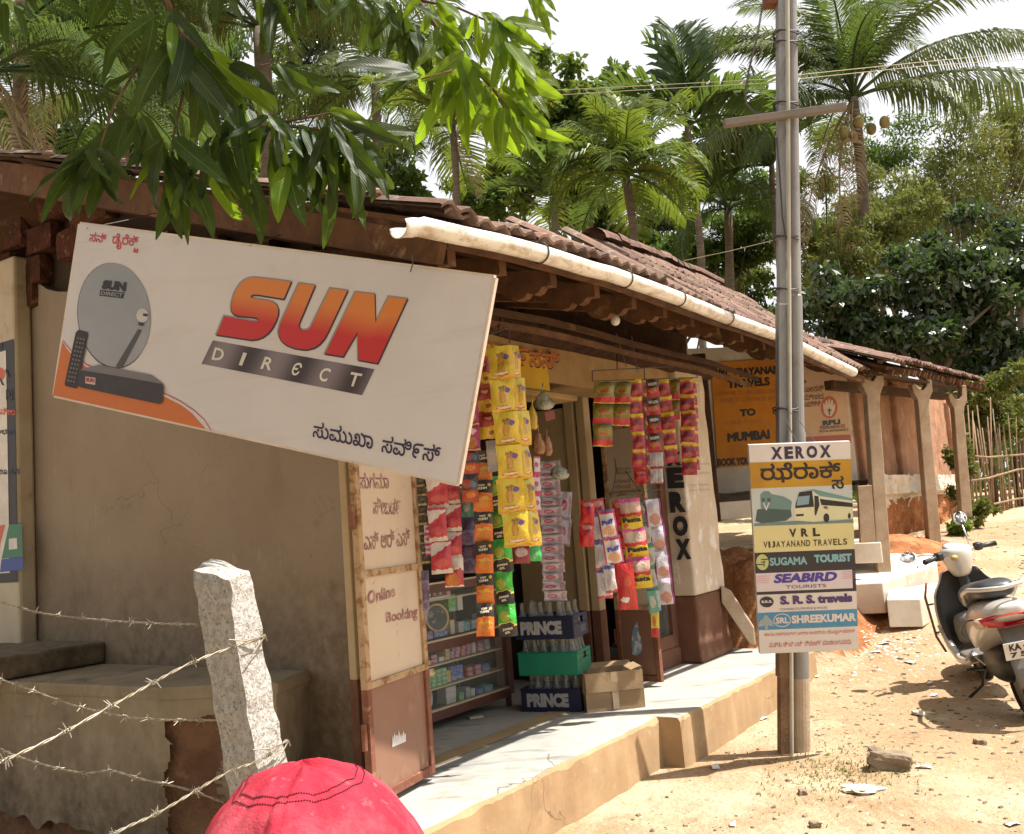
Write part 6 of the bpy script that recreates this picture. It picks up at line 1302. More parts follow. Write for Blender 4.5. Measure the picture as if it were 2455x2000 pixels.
add_skin('shirt', V[:4]+[B(0, .01, 1.02)]+[V[7], V[8].lerp(V[7], .2), V[11], V[12].lerp(V[11], .2)], [(0, 1), (1, 2), (2, 3), (3, 4), (3, 5), (5, 6), (3, 7), (7, 8)], [.155, .14, .155, .125, .075, .072, .06, .072, .06], m_shirt, per)
add_skin('trousers', [V[0], V[15], V[16], V[17], V[19], V[20], V[21]], [(0, 1), (1, 2), (2, 3), (0, 4), (4, 5), (5, 6)], [.15, .097, .075, .06, .097, .075, .06], m_trou, per)
b = MB(); b.ball(hc-EZ*.03+Vector((0, .0, 0)), .092, .104, .085, 16, 10); part('hair', b, m_hair, per, smooth=True)
for sx_ in (-1, 1): b = MB(); b.ball(hc+Vector((sx_*.088, .01, -.05)), .012, .02, .03, 10, 8); part('ear', b, m_skin, per, smooth=True)
stoolz = .40; stl = thing('stool', B(0, -.02, 0), 'low wooden stool under the person in the red cap', 'stool')
b = MB(); b.box(B(0, -.02, stoolz-.04), .34, .3, .04); part('seat', b, m_wood2, stl)
for a_ in (-1, 1):
    for c_ in (-1, 1): b = MB(); b.box(B(.13*a_, -.02+.11*c_, (stoolz-.06)/2-.01), .035, .035, stoolz-.06+.02); part('leg', b, m_wood2, stl)
# cap: six panels worth of cloth with creases, twin rows of stitching
def capf(az, el):    # el 0 = rim, 1 = top
    a = el*math.pi/2; rx, ry, rz = .104, .116, .118
    k = 1+.045*nz(math.cos(az)*2.0, math.sin(az)*2.0, el*2.4)+.022*nz(math.cos(az)*4, math.sin(az)*4, el*5)+.006*nz(math.cos(az)*14, math.sin(az)*14, el*12)
    d = abs(((az*1.0-4.4) % (2*math.pi))); 
    # creases running down from the crown at the back
    for a0, w_, dep in ((4.02, .09, .020), (4.45, .05, .024), (4.66, .035, .018), (5.1, .07, .018), (3.55, .1, .014), (5.55, .08, .014)):
        k -= dep*math.exp(-((az-a0)/w_)**2)*math.exp(-((el-.58)/.2)**2)
    k -= .05*math.exp(-((az-4.32)/.16)**2-((el-.50)/.07)**2)      # dimple where the cloth is pinched
    k += .012*math.exp(-((az-4.30)/.3)**2-((el-.60)/.06)**2)
    return hc+Vector((rx*k*math.cos(a)**.92*math.cos(az), ry*k*math.cos(a)**.92*math.sin(az), rz*k*math.sin(a)))
b = MB(); b.grid(lambda u, v: capf(u*2*math.pi, v*.999), 160, 70); cap = part('cap', b, m_cap, per, smooth=True, label='faded red cotton cap with twin stitched seams')
m_st = mat('dark_thread', (.13, .02, .03), bump=0)
for el0 in (.70, .655):
    b = MB()
    for k in range(150):
        a0 = 2*math.pi*k/150; 
        def q_(a): e = el0+.03*math.sin(a+2.2)+.012*math.sin(a*3+1)+.004*math.sin(a*9); p_ = capf(a % (2*math.pi), e); return p_+(p_-hc).normalized()*.0007
        b.tube([q_(a0), q_(a0+.026)], .0006, 4)
    o = part('stitching', b, m_st, cap); o['kind'] = 'stuff'
def visor(u, v): a = math.pi*(.12+.76*u); r = 1+v*.75*math.sin(math.pi*u)**.6; return hc+Vector((.112*r*math.cos(a)*(1 if v < .5 else .98), .118*r*math.sin(a), .0-.02*v*v))
b = MB(); b.grid(visor, 20, 5); o = part('visor', b, m_cap, cap, smooth=True); md = o.modifiers.new('s', 'SOLIDIFY'); md.thickness = .003
# ------------------------------------------------------------------ mango branch in front
def leaf_mat(name, c1_, c2_, rib, tr, rough=.35):
    m = bpy.data.materials.new(name); m.use_nodes = True; nt = m.node_tree; b_ = nt.nodes['Principled BSDF']; uvn = nt.nodes.new('ShaderNodeUVMap'); sx = nt.nodes.new('ShaderNodeSeparateXYZ'); nt.links.new(uvn.outputs[0], sx.inputs[0])
    c = mixc(nt, rng(nt, noi(nt, 9., 4), .35, .65), c1_, c2_)
    au = mth(nt, 'ABSOLUTE', mth(nt, 'SUBTRACT', sx.outputs[0], .5)); c = mixc(nt, rng(nt, au, .02, .035, 1, 0), c, rib)
    vn = mth(nt, 'SINE', mth(nt, 'MULTIPLY', mth(nt, 'SUBTRACT', sx.outputs[1], mth(nt, 'MULTIPLY', au, .35)), 130.)); c = mixc(nt, rng(nt, vn, .8, 1., 0, .3), c, rib)
    c = mixc(nt, rng(nt, noi(nt, 28., 5, off=4.), .64, .7, 0, .8), c, (.12, .08, .03))
    oi = nt.nodes.new('ShaderNodeObjectInfo'); h = nt.nodes.new('ShaderNodeHueSaturation'); nt.links.new(c, h.inputs['Color']); nt.links.new(rng(nt, oi.outputs['Random'], 0, 1, .5, 1.5), h.inputs['Value']); nt.links.new(rng(nt, mth(nt, 'FRACT', mth(nt, 'MULTIPLY', oi.outputs['Random'], 5.7)), 0, 1, .485, .515), h.inputs['Hue']); c = h.outputs[0]
    nt.links.new(c, b_.inputs['Base Color']); b_.inputs['Roughness'].default_value = rough; b_.inputs['Specular IOR Level'].default_value = .28
    bp = _n(nt, 'Bump', i_Strength=.25, i_Distance=.01); nt.links.new(vn, bp.inputs['Height']); nt.links.new(bp.outputs[0], b_.inputs['Normal'])
    t_ = nt.nodes.new('ShaderNodeBsdfTranslucent'); nt.links.new(mixc(nt, .7, c, tr), t_.inputs[0]); mx = nt.nodes.new('ShaderNodeMixShader'); mx.inputs[0].default_value = .5 if 'young' in name else .3
    nt.links.new(b_.outputs[0], mx.inputs[1]); nt.links.new(t_.outputs[0], mx.inputs[2]); nt.links.new(mx.outputs[0], nt.nodes['Material Output'].inputs[0]); return m
m_leaf = leaf_mat('mango_leaf', (.020, .042, .009), (.034, .066, .012), (.10, .14, .03), (.15, .25, .012), .42)
m_backlit = leaf_mat('young_mango_leaf', (.05, .11, .012), (.075, .14, .015), (.2, .26, .04), (.42, .62, .02), .38)  # lighter, more translucent leaf copy; backlight on the right tufts put into colour
def leaf_mesh(curl, wav, sd_, m_leaf=None):
    m_leaf = m_leaf or globals()['m_leaf']
    b = MB()
    def f(u, v):
        w_ = .5*(math.sin(math.pi*min(1, v**.85*.98+.01))**.75)*(1-.25*v) if v > .06 else .03
        x = (u-.5)*2; z = abs(x)*w_*.22*(1)-.0; bend = curl*v*v; xx = x*w_*.26; zz = z*.26*1.1+.012*math.sin(v*wav*6.28+sd_+x*1.2)*abs(x)*(1 if w_ > .1 else 0)
        side = .05*math.sin(v*3+sd_)*v
        L = v; return Vector((xx+side, L*math.cos(bend*.9), zz-curl*.42*v*v))
    b.grid(f, 6, 18); return b.mesh('leaf', m_leaf, smooth=True)
LM = [leaf_mesh(c_, w_, s_) for c_, w_, s_ in ((.25, 2, 0), (.5, 3, 1), (.1, 2.5, 2), (.7, 2, 3), (.35, 4, 4), (-.2, 3, 5))]
LB = [leaf_mesh(c_, w_, s_, m_backlit) for c_, w_, s_ in ((.3, 2, 0), (.6, 3, 1), (.8, 2, 3), (.35, 4, 4), (-.2, 3, 5))]
mango = thing('mango_tree', (-3.4, 1.2, 0), 'mango branch with long drooping leaves hanging over the hoarding from above', 'tree')
m_twig = mat('twig', (.11, .07, .045), (.16, .11, .07), scale=20, rough=.85, bump=.5)
def twig(P, r0, r1, name='branch'):
    pts = [ony(u, v, y) for u, v, y in P]; n = len(pts); b = MB(); b.tube(pts, [r0+(r1-r0)*i/(n-1) for i in range(n)], 7); part(name, b, m_twig, mango, smooth=True); return pts
brs = [twig([(380, -120, 2.0), (400, 0, 2.05), (430, 80, 2.1), (500, 130, 2.15), (560, 180, 2.2), (600, 240, 2.2), (655, 300, 2.2)], .008, .004), twig([(655, 300, 2.2), (720, 285, 2.2), (800, 270, 2.15)], .004, .002), twig([(560, 180, 2.2), (620, 160, 2.2), (660, 150, 2.2)], .004, .002),
    twig([(430, 80, 2.1), (330, 160, 2.05), (270, 260, 2.0), (232, 378, 2.0)], .004, .002), twig([(430, 80, 2.1), (440, 220, 2.1), (415, 330, 2.1), (412, 395, 2.1)], .004, .002), twig([(930, -120, 2.4), (1000, 0, 2.4), (1050, 70, 2.4), (1110, 140, 2.4), (1180, 210, 2.45), (1215, 260, 2.45)], .008, .003),
    twig([(1000, 0, 2.4), (1100, 20, 2.4), (1190, 60, 2.4), (1215, 110, 2.4)], .004, .002), twig([(1110, 140, 2.4), (1080, 170, 2.35), (1010, 190, 2.3)], .003, .002), twig([(655, 300, 2.2), (760, 310, 2.2), (850, 345, 2.2)], .004, .002), twig([(1100, -100, 2.4), (1180, -50, 2.4), (1260, -20, 2.4)], .004, .002), twig([(-40, -60, 2.1), (60, -20, 2.1), (190, -30, 2.1), (300, -30, 2.1)], .006, .003), twig([(600, -100, 2.2), (650, -30, 2.2), (780, -40, 2.2), (900, -20, 2.3)], .006, .003)]
nleaf = 0
def tuft(u, v, y, n, mean=0., spread=55, L=.18, lift=0.):
    """leaves fanning out around a shoot; mean is the lean to the right of straight down in degrees"""
    global nleaf
    c = ony(u, v, y)
    for i in range(n):
        if nleaf >= 298: return
        a = math.radians(mean+spread*(2*(i+.5)/n-1)*random.uniform(.7, 1.15)); dep = random.uniform(-.45, .45)
        d = Vector((math.sin(a), dep, -math.cos(a)+lift)).normalized(); l = L*random.uniform(.55, 1.08)
        st_ = c+Vector((random.uniform(-.02, .02), random.uniform(-.04, .04), random.uniform(-.02, .02)))+d*.012
        face_ = Vector((random.uniform(-.6, .6), -1, random.uniform(-.1, .7))); face_ = (face_-d*face_.dot(d)).normalized(); x = d.cross(face_).normalized()
        o = link('leaf', random.choice(LB if u > 1020 or random.random() < .12 else LM), mango); o.matrix_basis = Matrix.Translation(st_-wloc(mango)) @ Matrix((x, d, face_)).transposed().to_4x4() @ Matrix.Rotation(random.uniform(-.5, .5), 4, 'Y') @ Matrix.Diagonal((l*random.uniform(.72, 1.08), l, l, 1)); nleaf += 1
for a in ((232, 372, 2.0, 11, -15, 75), (250, 350, 2.0, 4, -50, 30), (412, 385, 2.1, 8, 5, 40), (400, 330, 2.05, 7, -10, 60, .19), (330, 260, 2.05, 6, -15, 45, .2), (432, 85, 2.05, 9, -12, 45, .25), (400, 20, 2.0, 5, -10, 50, .2), (470, 110, 2.1, 6, 10, 40, .24), (300, 60, 2.1, 2, -40, 30, .18), (560, 170, 2.15, 6, 15, 60, .2), (650, 150, 2.2, 5, 60, 50, .17),
    (590, 235, 2.15, 6, -5, 35, .24), (655, 290, 2.15, 11, -10, 50, .19), (520, 330, 2.1, 6, -10, 45, .18), (480, 380, 2.1, 5, 0, 40, .17), (720, 285, 2.2, 9, 5, 35, .2), (790, 275, 2.15, 5, 62, 28, .24), (780, 300, 2.15, 9, 5, 35, .2), (850, 340, 2.2, 8, 15, 35, .2), (820, 420, 2.2, 4, 0, 25, .18), (700, 400, 2.2, 5, 5, 30, .16), (590, 420, 2.15, 4, 5, 30, .15),
    (960, 20, 2.35, 6, 0, 60, .18), (1010, 60, 2.4, 7, -10, 50, .19), (1060, 70, 2.4, 8, 0, 60, .19), (1110, 130, 2.4, 8, 5, 60, .2), (1085, 175, 2.4, 6, -20, 30, .22), (1010, 185, 2.3, 4, -75, 25, .2), (1180, 200, 2.45, 9, 5, 50, .22), (1215, 255, 2.45, 7, 20, 50, .2), (1190, 60, 2.4, 8, 30, 60, .17), (1215, 110, 2.4, 8, 25, 55, .18), (1150, 30, 2.4, 6, 10, 60, .17), (1040, -10, 2.4, 6, 0, 60, .17), (1230, 170, 2.45, 5, 40, 40, .17),
    (10, -30, 2.1, 4, 10, 60, .13), (80, -40, 2.1, 3, 20, 50, .12), (290, -50, 2.1, 4, 0, 60, .14), (520, -40, 2.1, 3, 0, 50, .14), (650, -20, 2.2, 5, 0, 20, .17), (730, -50, 2.2, 3, 5, 45, .13), (850, -30, 2.2, 4, 0, 55, .14), (900, -10, 2.3, 4, 10, 40, .14), (1262, -20, 2.4, 4, 15, 40, .15), (1300, -40, 2.4, 2, 20, 25, .12)):
    tuft(*a)
print('mango leaves', nleaf)
# trunk and canopy, above and beside what the photograph shows
b = MB(); b.tube([(-3.4, 1.2, -.1), (-3.3, 1.2, 1.6), (-3.0, 1.3, 3.2), (-2.4, 1.6, 4.4)], [.22, .17, .14, .1], 12); part('trunk', b, m_twig, mango, smooth=True)
b = MB(); b.tube([(-3.0, 1.3, 3.2), (-1.8, 1.9, 3.3), tuple(ony(380, -120, 2.0))], [.06, .03, .008], 8); b.tube([(-3.0, 1.3, 3.2), (-1.0, 2.2, 3.6), tuple(ony(930, -120, 2.4))], [.06, .03, .008], 8); b.tube([(-2.4, 1.6, 4.4), (-1.2, 3.5, 5.2), (-.6, 5.4, 5.9)], [.09, .06, .03], 8); part('limb', b, m_twig, mango, smooth=True)
def leafcloud(centres, n, size, aspect=.4, droop=.3, seed=1, nrm_up=.0):
    """n small leaf faces spread through blobs (centre, radius xyz); returns a mesh builder-free (verts, faces)"""
    R = np.random.default_rng(seed); C = np.array([list(c)+list(r) for c, r in centres]); wgt = (C[:, 3]*C[:, 4]*C[:, 5])**.66; wgt /= wgt.sum()
    idx = R.choice(len(C), n, p=wgt); d = R.normal(size=(n, 3)); d /= np.linalg.norm(d, axis=1)[:, None]; rad = R.random(n)**.40
    P = C[idx, :3]+d*rad[:, None]*C[idx, 3:]
    t = R.normal(size=(n, 3)); t[:, 2] -= droop*2; t /= np.linalg.norm(t, axis=1)[:, None]
    q = R.normal(size=(n, 3)); q[:, 2] += nrm_up; s_ = np.cross(t, q); s_ /= np.linalg.norm(s_, axis=1)[:, None]
    L = size*(.6+.8*R.random(n))[:, None]; W_ = L*aspect
    V_ = np.empty((n, 4, 3)); V_[:, 0] = P; V_[:, 1] = P+t*L*.5+s_*W_*.5; V_[:, 2] = P+t*L; V_[:, 3] = P+t*L*.5-s_*W_*.5
    return V_.reshape(-1, 3)
def cloud_obj(name, centres, n, size, m, parent, **k):
    V_ = leafcloud(centres, n, size, **k); me = bpy.data.meshes.new(name); off = wloc(parent) if parent else Vector((0, 0, 0)); V_ = V_-np.array(off)
    nv = len(V_); me.vertices.add(nv); me.vertices.foreach_set('co', V_.astype(np.float32).ravel()); me.loops.add(nv); me.loops.foreach_set('vertex_index', np.arange(nv, dtype=np.int32)); nf_ = nv//4; me.polygons.add(nf_); me.polygons.foreach_set('loop_start', np.arange(0, nv, 4, dtype=np.int32)); me.polygons.foreach_set('loop_total', np.full(nf_, 4, dtype=np.int32)); me.update(calc_edges=True)
    me.materials.append(m); return link(name, me, parent)
def foliage(name, a, c, tr, scale=1.2, rough=.5, third=None, spec=.5):
    m = mat(name, a, c, scale=scale, lo=.35, hi=.65, rough=rough, bump=0, spec=spec, trans=tr, layers=((third, scale*3, .55, .66, .8),) if third else ()); return m
m_can = foliage('canopy_leaf', (.035, .08, .018), (.05, .11, .02), (.2, .33, .03))
o = cloud_obj('shade_canopy', [((-1.9, 1.4, 3.8), (1.3, 1.6, .6)), ((-1.2, 3.0, 4.4), (.9, .9, .4)), ((-.8, 5.6, 6.1), (1.3, 1.5, .5)), ((-1.6, -.6, 3.9), (1.6, 1.6, .7)), ((-3.2, .8, 4.2), (1.4, 2., .8)), ((-3.4, 3.4, 5.0), (1.2, 1.2, .6)), ((-.32, 2.1, 3.75), (.45, .6, .3))], 13000, .2, m_can, mango, aspect=.3, seed=3); o['kind'] = 'stuff'  # unseen leaf blobs placed to shade the left leaves and cut sky fill
# ------------------------------------------------------------------ scooter
m_body = mat('champagne_paint', (.60, .58, .54), (.56, .54, .49), scale=2, rough=.35, metal=.25, bump=0, coat=.6, layers=(((.36, .28, .18), 3, .55, .72, .5),))
m_grey = mat('grey_plastic', (.16, .15, .135), rough=.55, bump=.05, layers=(((.3, .24, .17), 4, .5, .7, .5),)); m_blk = mat('black_plastic', (.02, .02, .02), rough=.45, bump=.05, layers=(((.12, .09, .06), 5, .55, .7, .5),)); m_seat = mat('seat_vinyl', (.035, .035, .037), rough=.4, bump=.15, bscale=200)
m_tyre = mat('tyre', (.025, .023, .02), rough=.9, bump=.4, layers=(((.2, .13, .08), 6, .48, .62, .7),)); m_chr = mat('bright_metal', (.7, .7, .7), rough=.3, metal=.85, bump=0); m_red = mat('lamp_red', (.5, .01, .015), rough=.12, bump=0, coat=1.); m_plate = mat('plate_white', (.7, .7, .68), rough=.4, bump=0); m_mir = mat('mirror_back', (.62, .62, .62), rough=.35, bump=0)
SCP = gnd(2395, 1625); _a = onz(2350, 1608, .03); _b = onz(2502, 1735, 0.); SCP = (_a+_b)/2; SCP.z = gz(SCP.x, SCP.y)
scoot = thing('scooter', SCP, 'champagne coloured scooter with black seat, parked on the dirt and seen from behind', 'scooter')
YAW, LEAN = math.atan2(-(_a-_b).x, (_a-_b).y), math.radians(-9)
SM = Matrix.Rotation(YAW, 4, 'Z') @ Matrix.Rotation(LEAN, 4, 'Y')
scoot.matrix_world = Matrix.Translation(SCP) @ SM @ Matrix.Scale(1.02, 4)
def sp(name, b, m, parent=None, smooth=True, bevel=0, sub=0):
    me = b.mesh(name, m, smooth); fixn(me); o = link(name, me, parent or scoot)
    if bevel: q = o.modifiers.new('b', 'BEVEL'); q.width = bevel; q.segments = 2; q.limit_method = 'ANGLE'
    if sub: q = o.modifiers.new('s', 'SUBSURF'); q.levels = sub; q.render_levels = sub
    return o
def sect(y, w_, z0, z1, n=14, p=2.6, x0=0., tw=1.):
    zc = (z0+z1)/2; h = (z1-z0)/2; r = []
    for k in range(n):
        a = 2*math.pi*k/n; c, s_ = math.cos(a), math.sin(a); x = abs(c)**(2/p)*math.copysign(1, c); z = abs(s_)**(2/p)*math.copysign(1, s_)
        r.append(Vector((x0+x*w_/2*(1-(1-tw)*(z*.5+.5)), y, zc+z*h)))
    return r
def wheel(y, lab):
    b = MB(); R0, r0 = .205, .045
    rings = [[Vector((r0*math.cos(a), y+(R0-.03+r0*.9*math.sin(a)+.0)*math.cos(t), .215+(R0-.03+r0*.9*math.sin(a))*math.sin(t))) for a in [2*math.pi*k/10 for k in range(10)]] for t in [2*math.pi*j/28 for j in range(29)]]
    b.loft(rings, cap=False); t_ = sp('wheel', b, m_tyre); b = MB(); X_ = Vector((1, 0, 0))
    b.lathe((0, y, .215), [(.03, -.035), (.125, -.028), (.14, -.03), (.14, .03), (.125, .028), (.03, .035)], 20, X_); sp('rim', b, m_grey, t_)
    return t_
wheel(-.62, 'rear'); wheel(.64, 'front')
b = MB(); b.loft([sect(.02, .26, .33, .60), sect(-.08, .31, .31, .69), sect(-.25, .38, .36, .725, tw=.86), sect(-.45, .41, .43, .75, tw=.84), sect(-.62, .39, .50, .765, tw=.84), sect(-.78, .32, .57, .765, tw=.85), sect(-.90, .20, .64, .755), sect(-.925, .1, .68, .74)]); sp('body_panel', b, m_body, sub=1)
b = MB(); b.loft([sect(.0, .20, .20, .36), sect(-.2, .24, .17, .42), sect(-.5, .24, .18, .45), sect(-.68, .18, .24, .42)]); sp('engine_cover', b, m_blk, sub=1)
b = MB(); b.loft([sect(.08, .22, .60, .75), sect(.0, .28, .64, .82), sect(-.2, .30, .70, .835), sect(-.34, .28, .72, .83), sect(-.5, .28, .75, .885), sect(-.68, .24, .76, .88), sect(-.74, .16, .77, .85)]); sp('seat', b, m_seat, sub=1)
b = MB(); b.tube([(-.15, -.34, .72), (-.17, -.46, .80), (-.165, -.66, .845), (-.12, -.82, .85), (0, -.88, .845), (.12, -.82, .85), (.165, -.66, .845), (.17, -.46, .80), (.15, -.34, .72)], .014, 10); sp('grab_rail', b, m_body)
b = MB(); b.loft([[Vector((x, -.80-.11*(1-(x/.21)**2)-.01*0, z)) for x, z in zip([.205*math.cos(a) for a in [2*math.pi*k/16 for k in range(16)]], [.655+.045*math.sin(a)+.02*0 for a in [2*math.pi*k/16 for k in range(16)]])], [Vector((x*.9, -.83-.115*(1-(x/.21)**2), z)) for x, z in zip([.19*math.cos(a) for a in [2*math.pi*k/16 for k in range(16)]], [.655+.034*math.sin(a) for a in [2*math.pi*k/16 for k in range(16)]])]]); tl = sp('tail_lamp', b, m_red)
for sx_ in (-1, 1): b = MB(); b.ball((sx_*.17, -.80, .645), .045, .05, .035, 10, 8); sp('indicator', b, mat('indicator_clear', (.55, .42, .3), rough=.15, bump=0) if 'indicator_clear' not in MATS else MATS['indicator_clear'], tl)
for sx_ in (-1, 1):   # dark trim line along the cowl
    b = MB(); b.tube([(sx_*.165, -.02, .44), (sx_*.208, -.2, .53), (sx_*.212, -.4, .60), (sx_*.205, -.55, .64), (sx_*.19, -.68, .66)], .006, 6); sp('trim_strip', b, m_blk)
b = MB(); b.grid(lambda u, v: Vector(((u-.5)*.17, -.80-.16*v+.0, .60-.30*v*v-.05*v)), 6, 8); o = sp('rear_mudguard', b, m_grey); md = o.modifiers.new('s', 'SOLIDIFY'); md.thickness = .006
M_ = Matrix.Rotation(math.radians(20), 3, 'X'); b = MB(); b.box((-.01, -.945, .475), .20, .006, .115, M_); npl = sp('number_plate', b, m_plate, bevel=.003, smooth=False)
for s_, z0, z1, x0, x1 in (('KA', .06, .105, .03, .10), ('·31', .06, .105, .11, .17), ('7 5 1', .015, .05, .03, .17)):
    r = text2d(s_, .05); b = MB(); b.add([Vector((-.01, -.945, .475))+M_ @ Vector((-.1+x0+(x1-x0)*x, -.0045, -.0575+z0+(z1-z0)*y)) for x, y in r[0]], r[1]); sp('plate_lettering', b, m_blk, npl, smooth=False)
# floor, leg shield, front fender
b = MB(); b.loft([sect(.0, .34, .27, .32, p=5), sect(.2, .36, .265, .31, p=5), sect(.36, .38, .27, .32, p=5)]); sp('floorboard', b, m_grey, smooth=False, bevel=.005)
for sx_ in (-1, 1): b = MB(); b.tube([(sx_*.13, .02, .30), (sx_*.175, .12, .262), (sx_*.19, .28, .26), (sx_*.21, .40, .34), (sx_*.235, .46, .5)], [.035, .03, .028, .03, .026], 10); sp('floor_edge', b, m_body)
def shield(off, k=1.):
    def f(u, v):
        z = .30+.58*v; w_ = (.20+.05*math.sin(math.pi*min(1, v*1.1)))*k*(1-.30*max(0, v-.8)/.2*(abs(2*u-1))**2); x = (u-.5)*2*w_; y = .385+.10*(1-v)*(-.3)+.07*(1-(x/.26)**2)+.05*v*(1-v)*0; return Vector((x, y+off+(.02*(1-v)), z-.03*(abs(2*u-1)**4)*(v)))
    return f
b = MB(); b.grid(shield(.05), 12, 12); o = sp('leg_shield', b, m_body); md = o.modifiers.new('s', 'SOLIDIFY'); md.thickness = .01
b = MB(); b.grid(shield(.0, .97), 12, 12); o = sp('inner_shield', b, m_blk); md = o.modifiers.new('s', 'SOLIDIFY'); md.thickness = .01
b = MB(); b.loft([sect(.30, .34, .33, .56, p=4), sect(.40, .36, .32, .62, p=4)]); sp('glove_panel', b, m_grey, sub=1)
b = MB(); b.loft([sect(.395, .10, .5, .9, p=3), sect(.34, .08, .56, .90, p=3)]); sp('steering_shroud', b, m_blk, sub=1)
b = MB(); rings = [[Vector((.085*math.cos(a)*1., .64+(.20+.055*math.sin(a))*math.cos(t), .215+(.215+.055*math.sin(a))*math.sin(t))) for a in [math.pi*k/8 for k in range(9)]] for t in [math.radians(10+14*j) for j in range(11)]]
b.loft(rings, cap=False, closed=False); o = sp('front_fender', b, m_body); md = o.modifiers.new('s', 'SOLIDIFY'); md.thickness = .006
b = MB(); b.tube([(0, .45, .84), (0, .64, .215)], .022, 8); sp('fork', b, m_blk)
for sx_ in (-1,): b = MB(); b.tube([(sx_*.25, .44, .30), (sx_*.285, .46, .42), (sx_*.285, .46, .72), (sx_*.25, .45, .82)], .009, 8); b.tube([(sx_*.24, .45, .45), (sx_*.285, .46, .45)], .007, 6); b.tube([(sx_*.24, .45, .66), (sx_*.285, .46, .66)], .007, 6); sp('crash_bar', b, m_rustb)
# handlebar assembly, turned to the left
HB = Matrix.Translation((0, .37, .98)) @ Matrix.Rotation(math.radians(32), 4, 'Z')
def hp(name, b, m, smooth=True, bevel=0, sub=0, par=None):
    for i, v in enumerate(b.v): b.v[i] = HB @ v
    return sp(name, b, m, par, smooth, bevel, sub)
b = MB(); b.loft([[Vector((x*w_, y*l_, z)) for x, y in [(math.cos(2*math.pi*k/14), math.sin(2*math.pi*k/14)) for k in range(14)]] for z, w_, l_ in ((-.16, .06, .06), (-.10, .085, .08), (-.03, .12, .10), (.03, .135, .105), (.065, .12, .09), (.075, .08, .06))]); hc_ = hp('handlebar_cover', b, m_body, sub=1)
b = MB(); b.lathe((0, -.01, .072), [(.09, -.01), (.085, .006), (.07, .010), (.001, .010)], 20, Vector((0, -.35, 1)).normalized()); hp('speedometer', b, mat('dial_glass', (.55, .56, .56), rough=.08, bump=0, coat=1.), par=hc_)
b = MB(); b.ball((-.10, -.085, .0), .03, .02, .02, 10, 8); hp('switch_lamp', b, mat('amber_lens', (.5, .33, .08), rough=.3, bump=0), par=hc_)
for sx_ in (-1, 1):
    b = MB(); b.tube([(sx_*.10, 0, .02), (sx_*.20, -.02, .025)], .016, 10); hp('bar', b, m_chr, par=hc_)
    b = MB(); b.tube([(sx_*.19, -.02, .025), (sx_*.215, -.025, .025), (sx_*.22, -.027, .025), (sx_*.33, -.05, .02), (sx_*.335, -.052, .02)], [.024, .026, .018, .019, .021], 12); hp('grip', b, m_blk)
    b = MB(); b.box((sx_*.185, -.03, .03), .05, .05, .055, Matrix.Rotation(.2, 3, 'X')); hp('switch_cluster', b, m_blk, bevel=.006)
    b = MB(); b.tube([(sx_*.19, .04, .02), (sx_*.26, .06, .015), (sx_*.34, .02, .0), (sx_*.36, .015, -.01)], .006, 8); hp('brake_lever', b, m_chr)
    top_ = Vector((sx_*.19, .07, .22)) if sx_ > 0 else Vector((-.30, .10, .06))
    b = MB(); b.tube([(sx_*.15, .02, .04), (sx_*.165, .03, .12) if sx_ > 0 else (-.22, .07, .06), tuple(top_)], .0065, 8); st_ = hp('mirror_stalk', b, m_chr)
    mn = Vector((0, -1, .12)).normalized() if sx_ > 0 else Vector((-.3, -.6, .75)).normalized(); b = MB(); mc = top_+Vector((0, 0, .035)) if sx_ > 0 else top_+Vector((-.045, 0, .01))
    M3 = mn.to_track_quat('Z', 'Y').to_matrix(); b.loft([[mc+M3 @ Vector((.062*k_*math.cos(a), .05*k_*math.sin(a), z)) for a in [2*math.pi*k/18 for k in range(18)]] for k_, z in ((.3, -.028), (.8, -.02), (1, -.004), (1, .004), (.94, .006))]); mo = hp('mirror', b, m_mir)
    b = MB(); b.lathe(mc+mn*.0065, [(.001, 0), (.052, 0)], 18, mn); hp('mirror_glass', b, m_chr, par=mo)
b = MB(); b.tube([(-.10, -.08, .26), (-.14, -.02, .12), (-.24, .03, .04)], .011, 8); sp('side_stand', b, m_blk)
b = MB(); b.tube([(-.12, -.12, .24), (-.2, -.2, .27), (-.24, -.2, .27)], .01, 8); sp('foot_peg', b, m_blk)
b = MB(); b.tube([(.06, -.1, .2), (.07, -.06, .06)], .01, 8); sp('centre_stand', b, m_blk)
b = MB(); b.lathe((.15, -.75, .27), [(.02, -.02), (.045, 0), (.05, .35), (.02, .42)], 14, Vector((0, 1, .0))); sp('exhaust', b, m_blk)
b = MB(); b.tube([(-.11, .0, .3), (-.15, -.1, .33), (-.13, -.3, .3)], .006, 6); b.tube([(-.12, .02, .36), (-.2, .0, .3)], .008, 6); sp('kick_lever', b, m_chr)
b = MB(); b.lathe((0, .515, .62), [(.02, .0), (.03, .02)], 10, Vector((0, 1, 0))); sp('horn', b, m_blk)
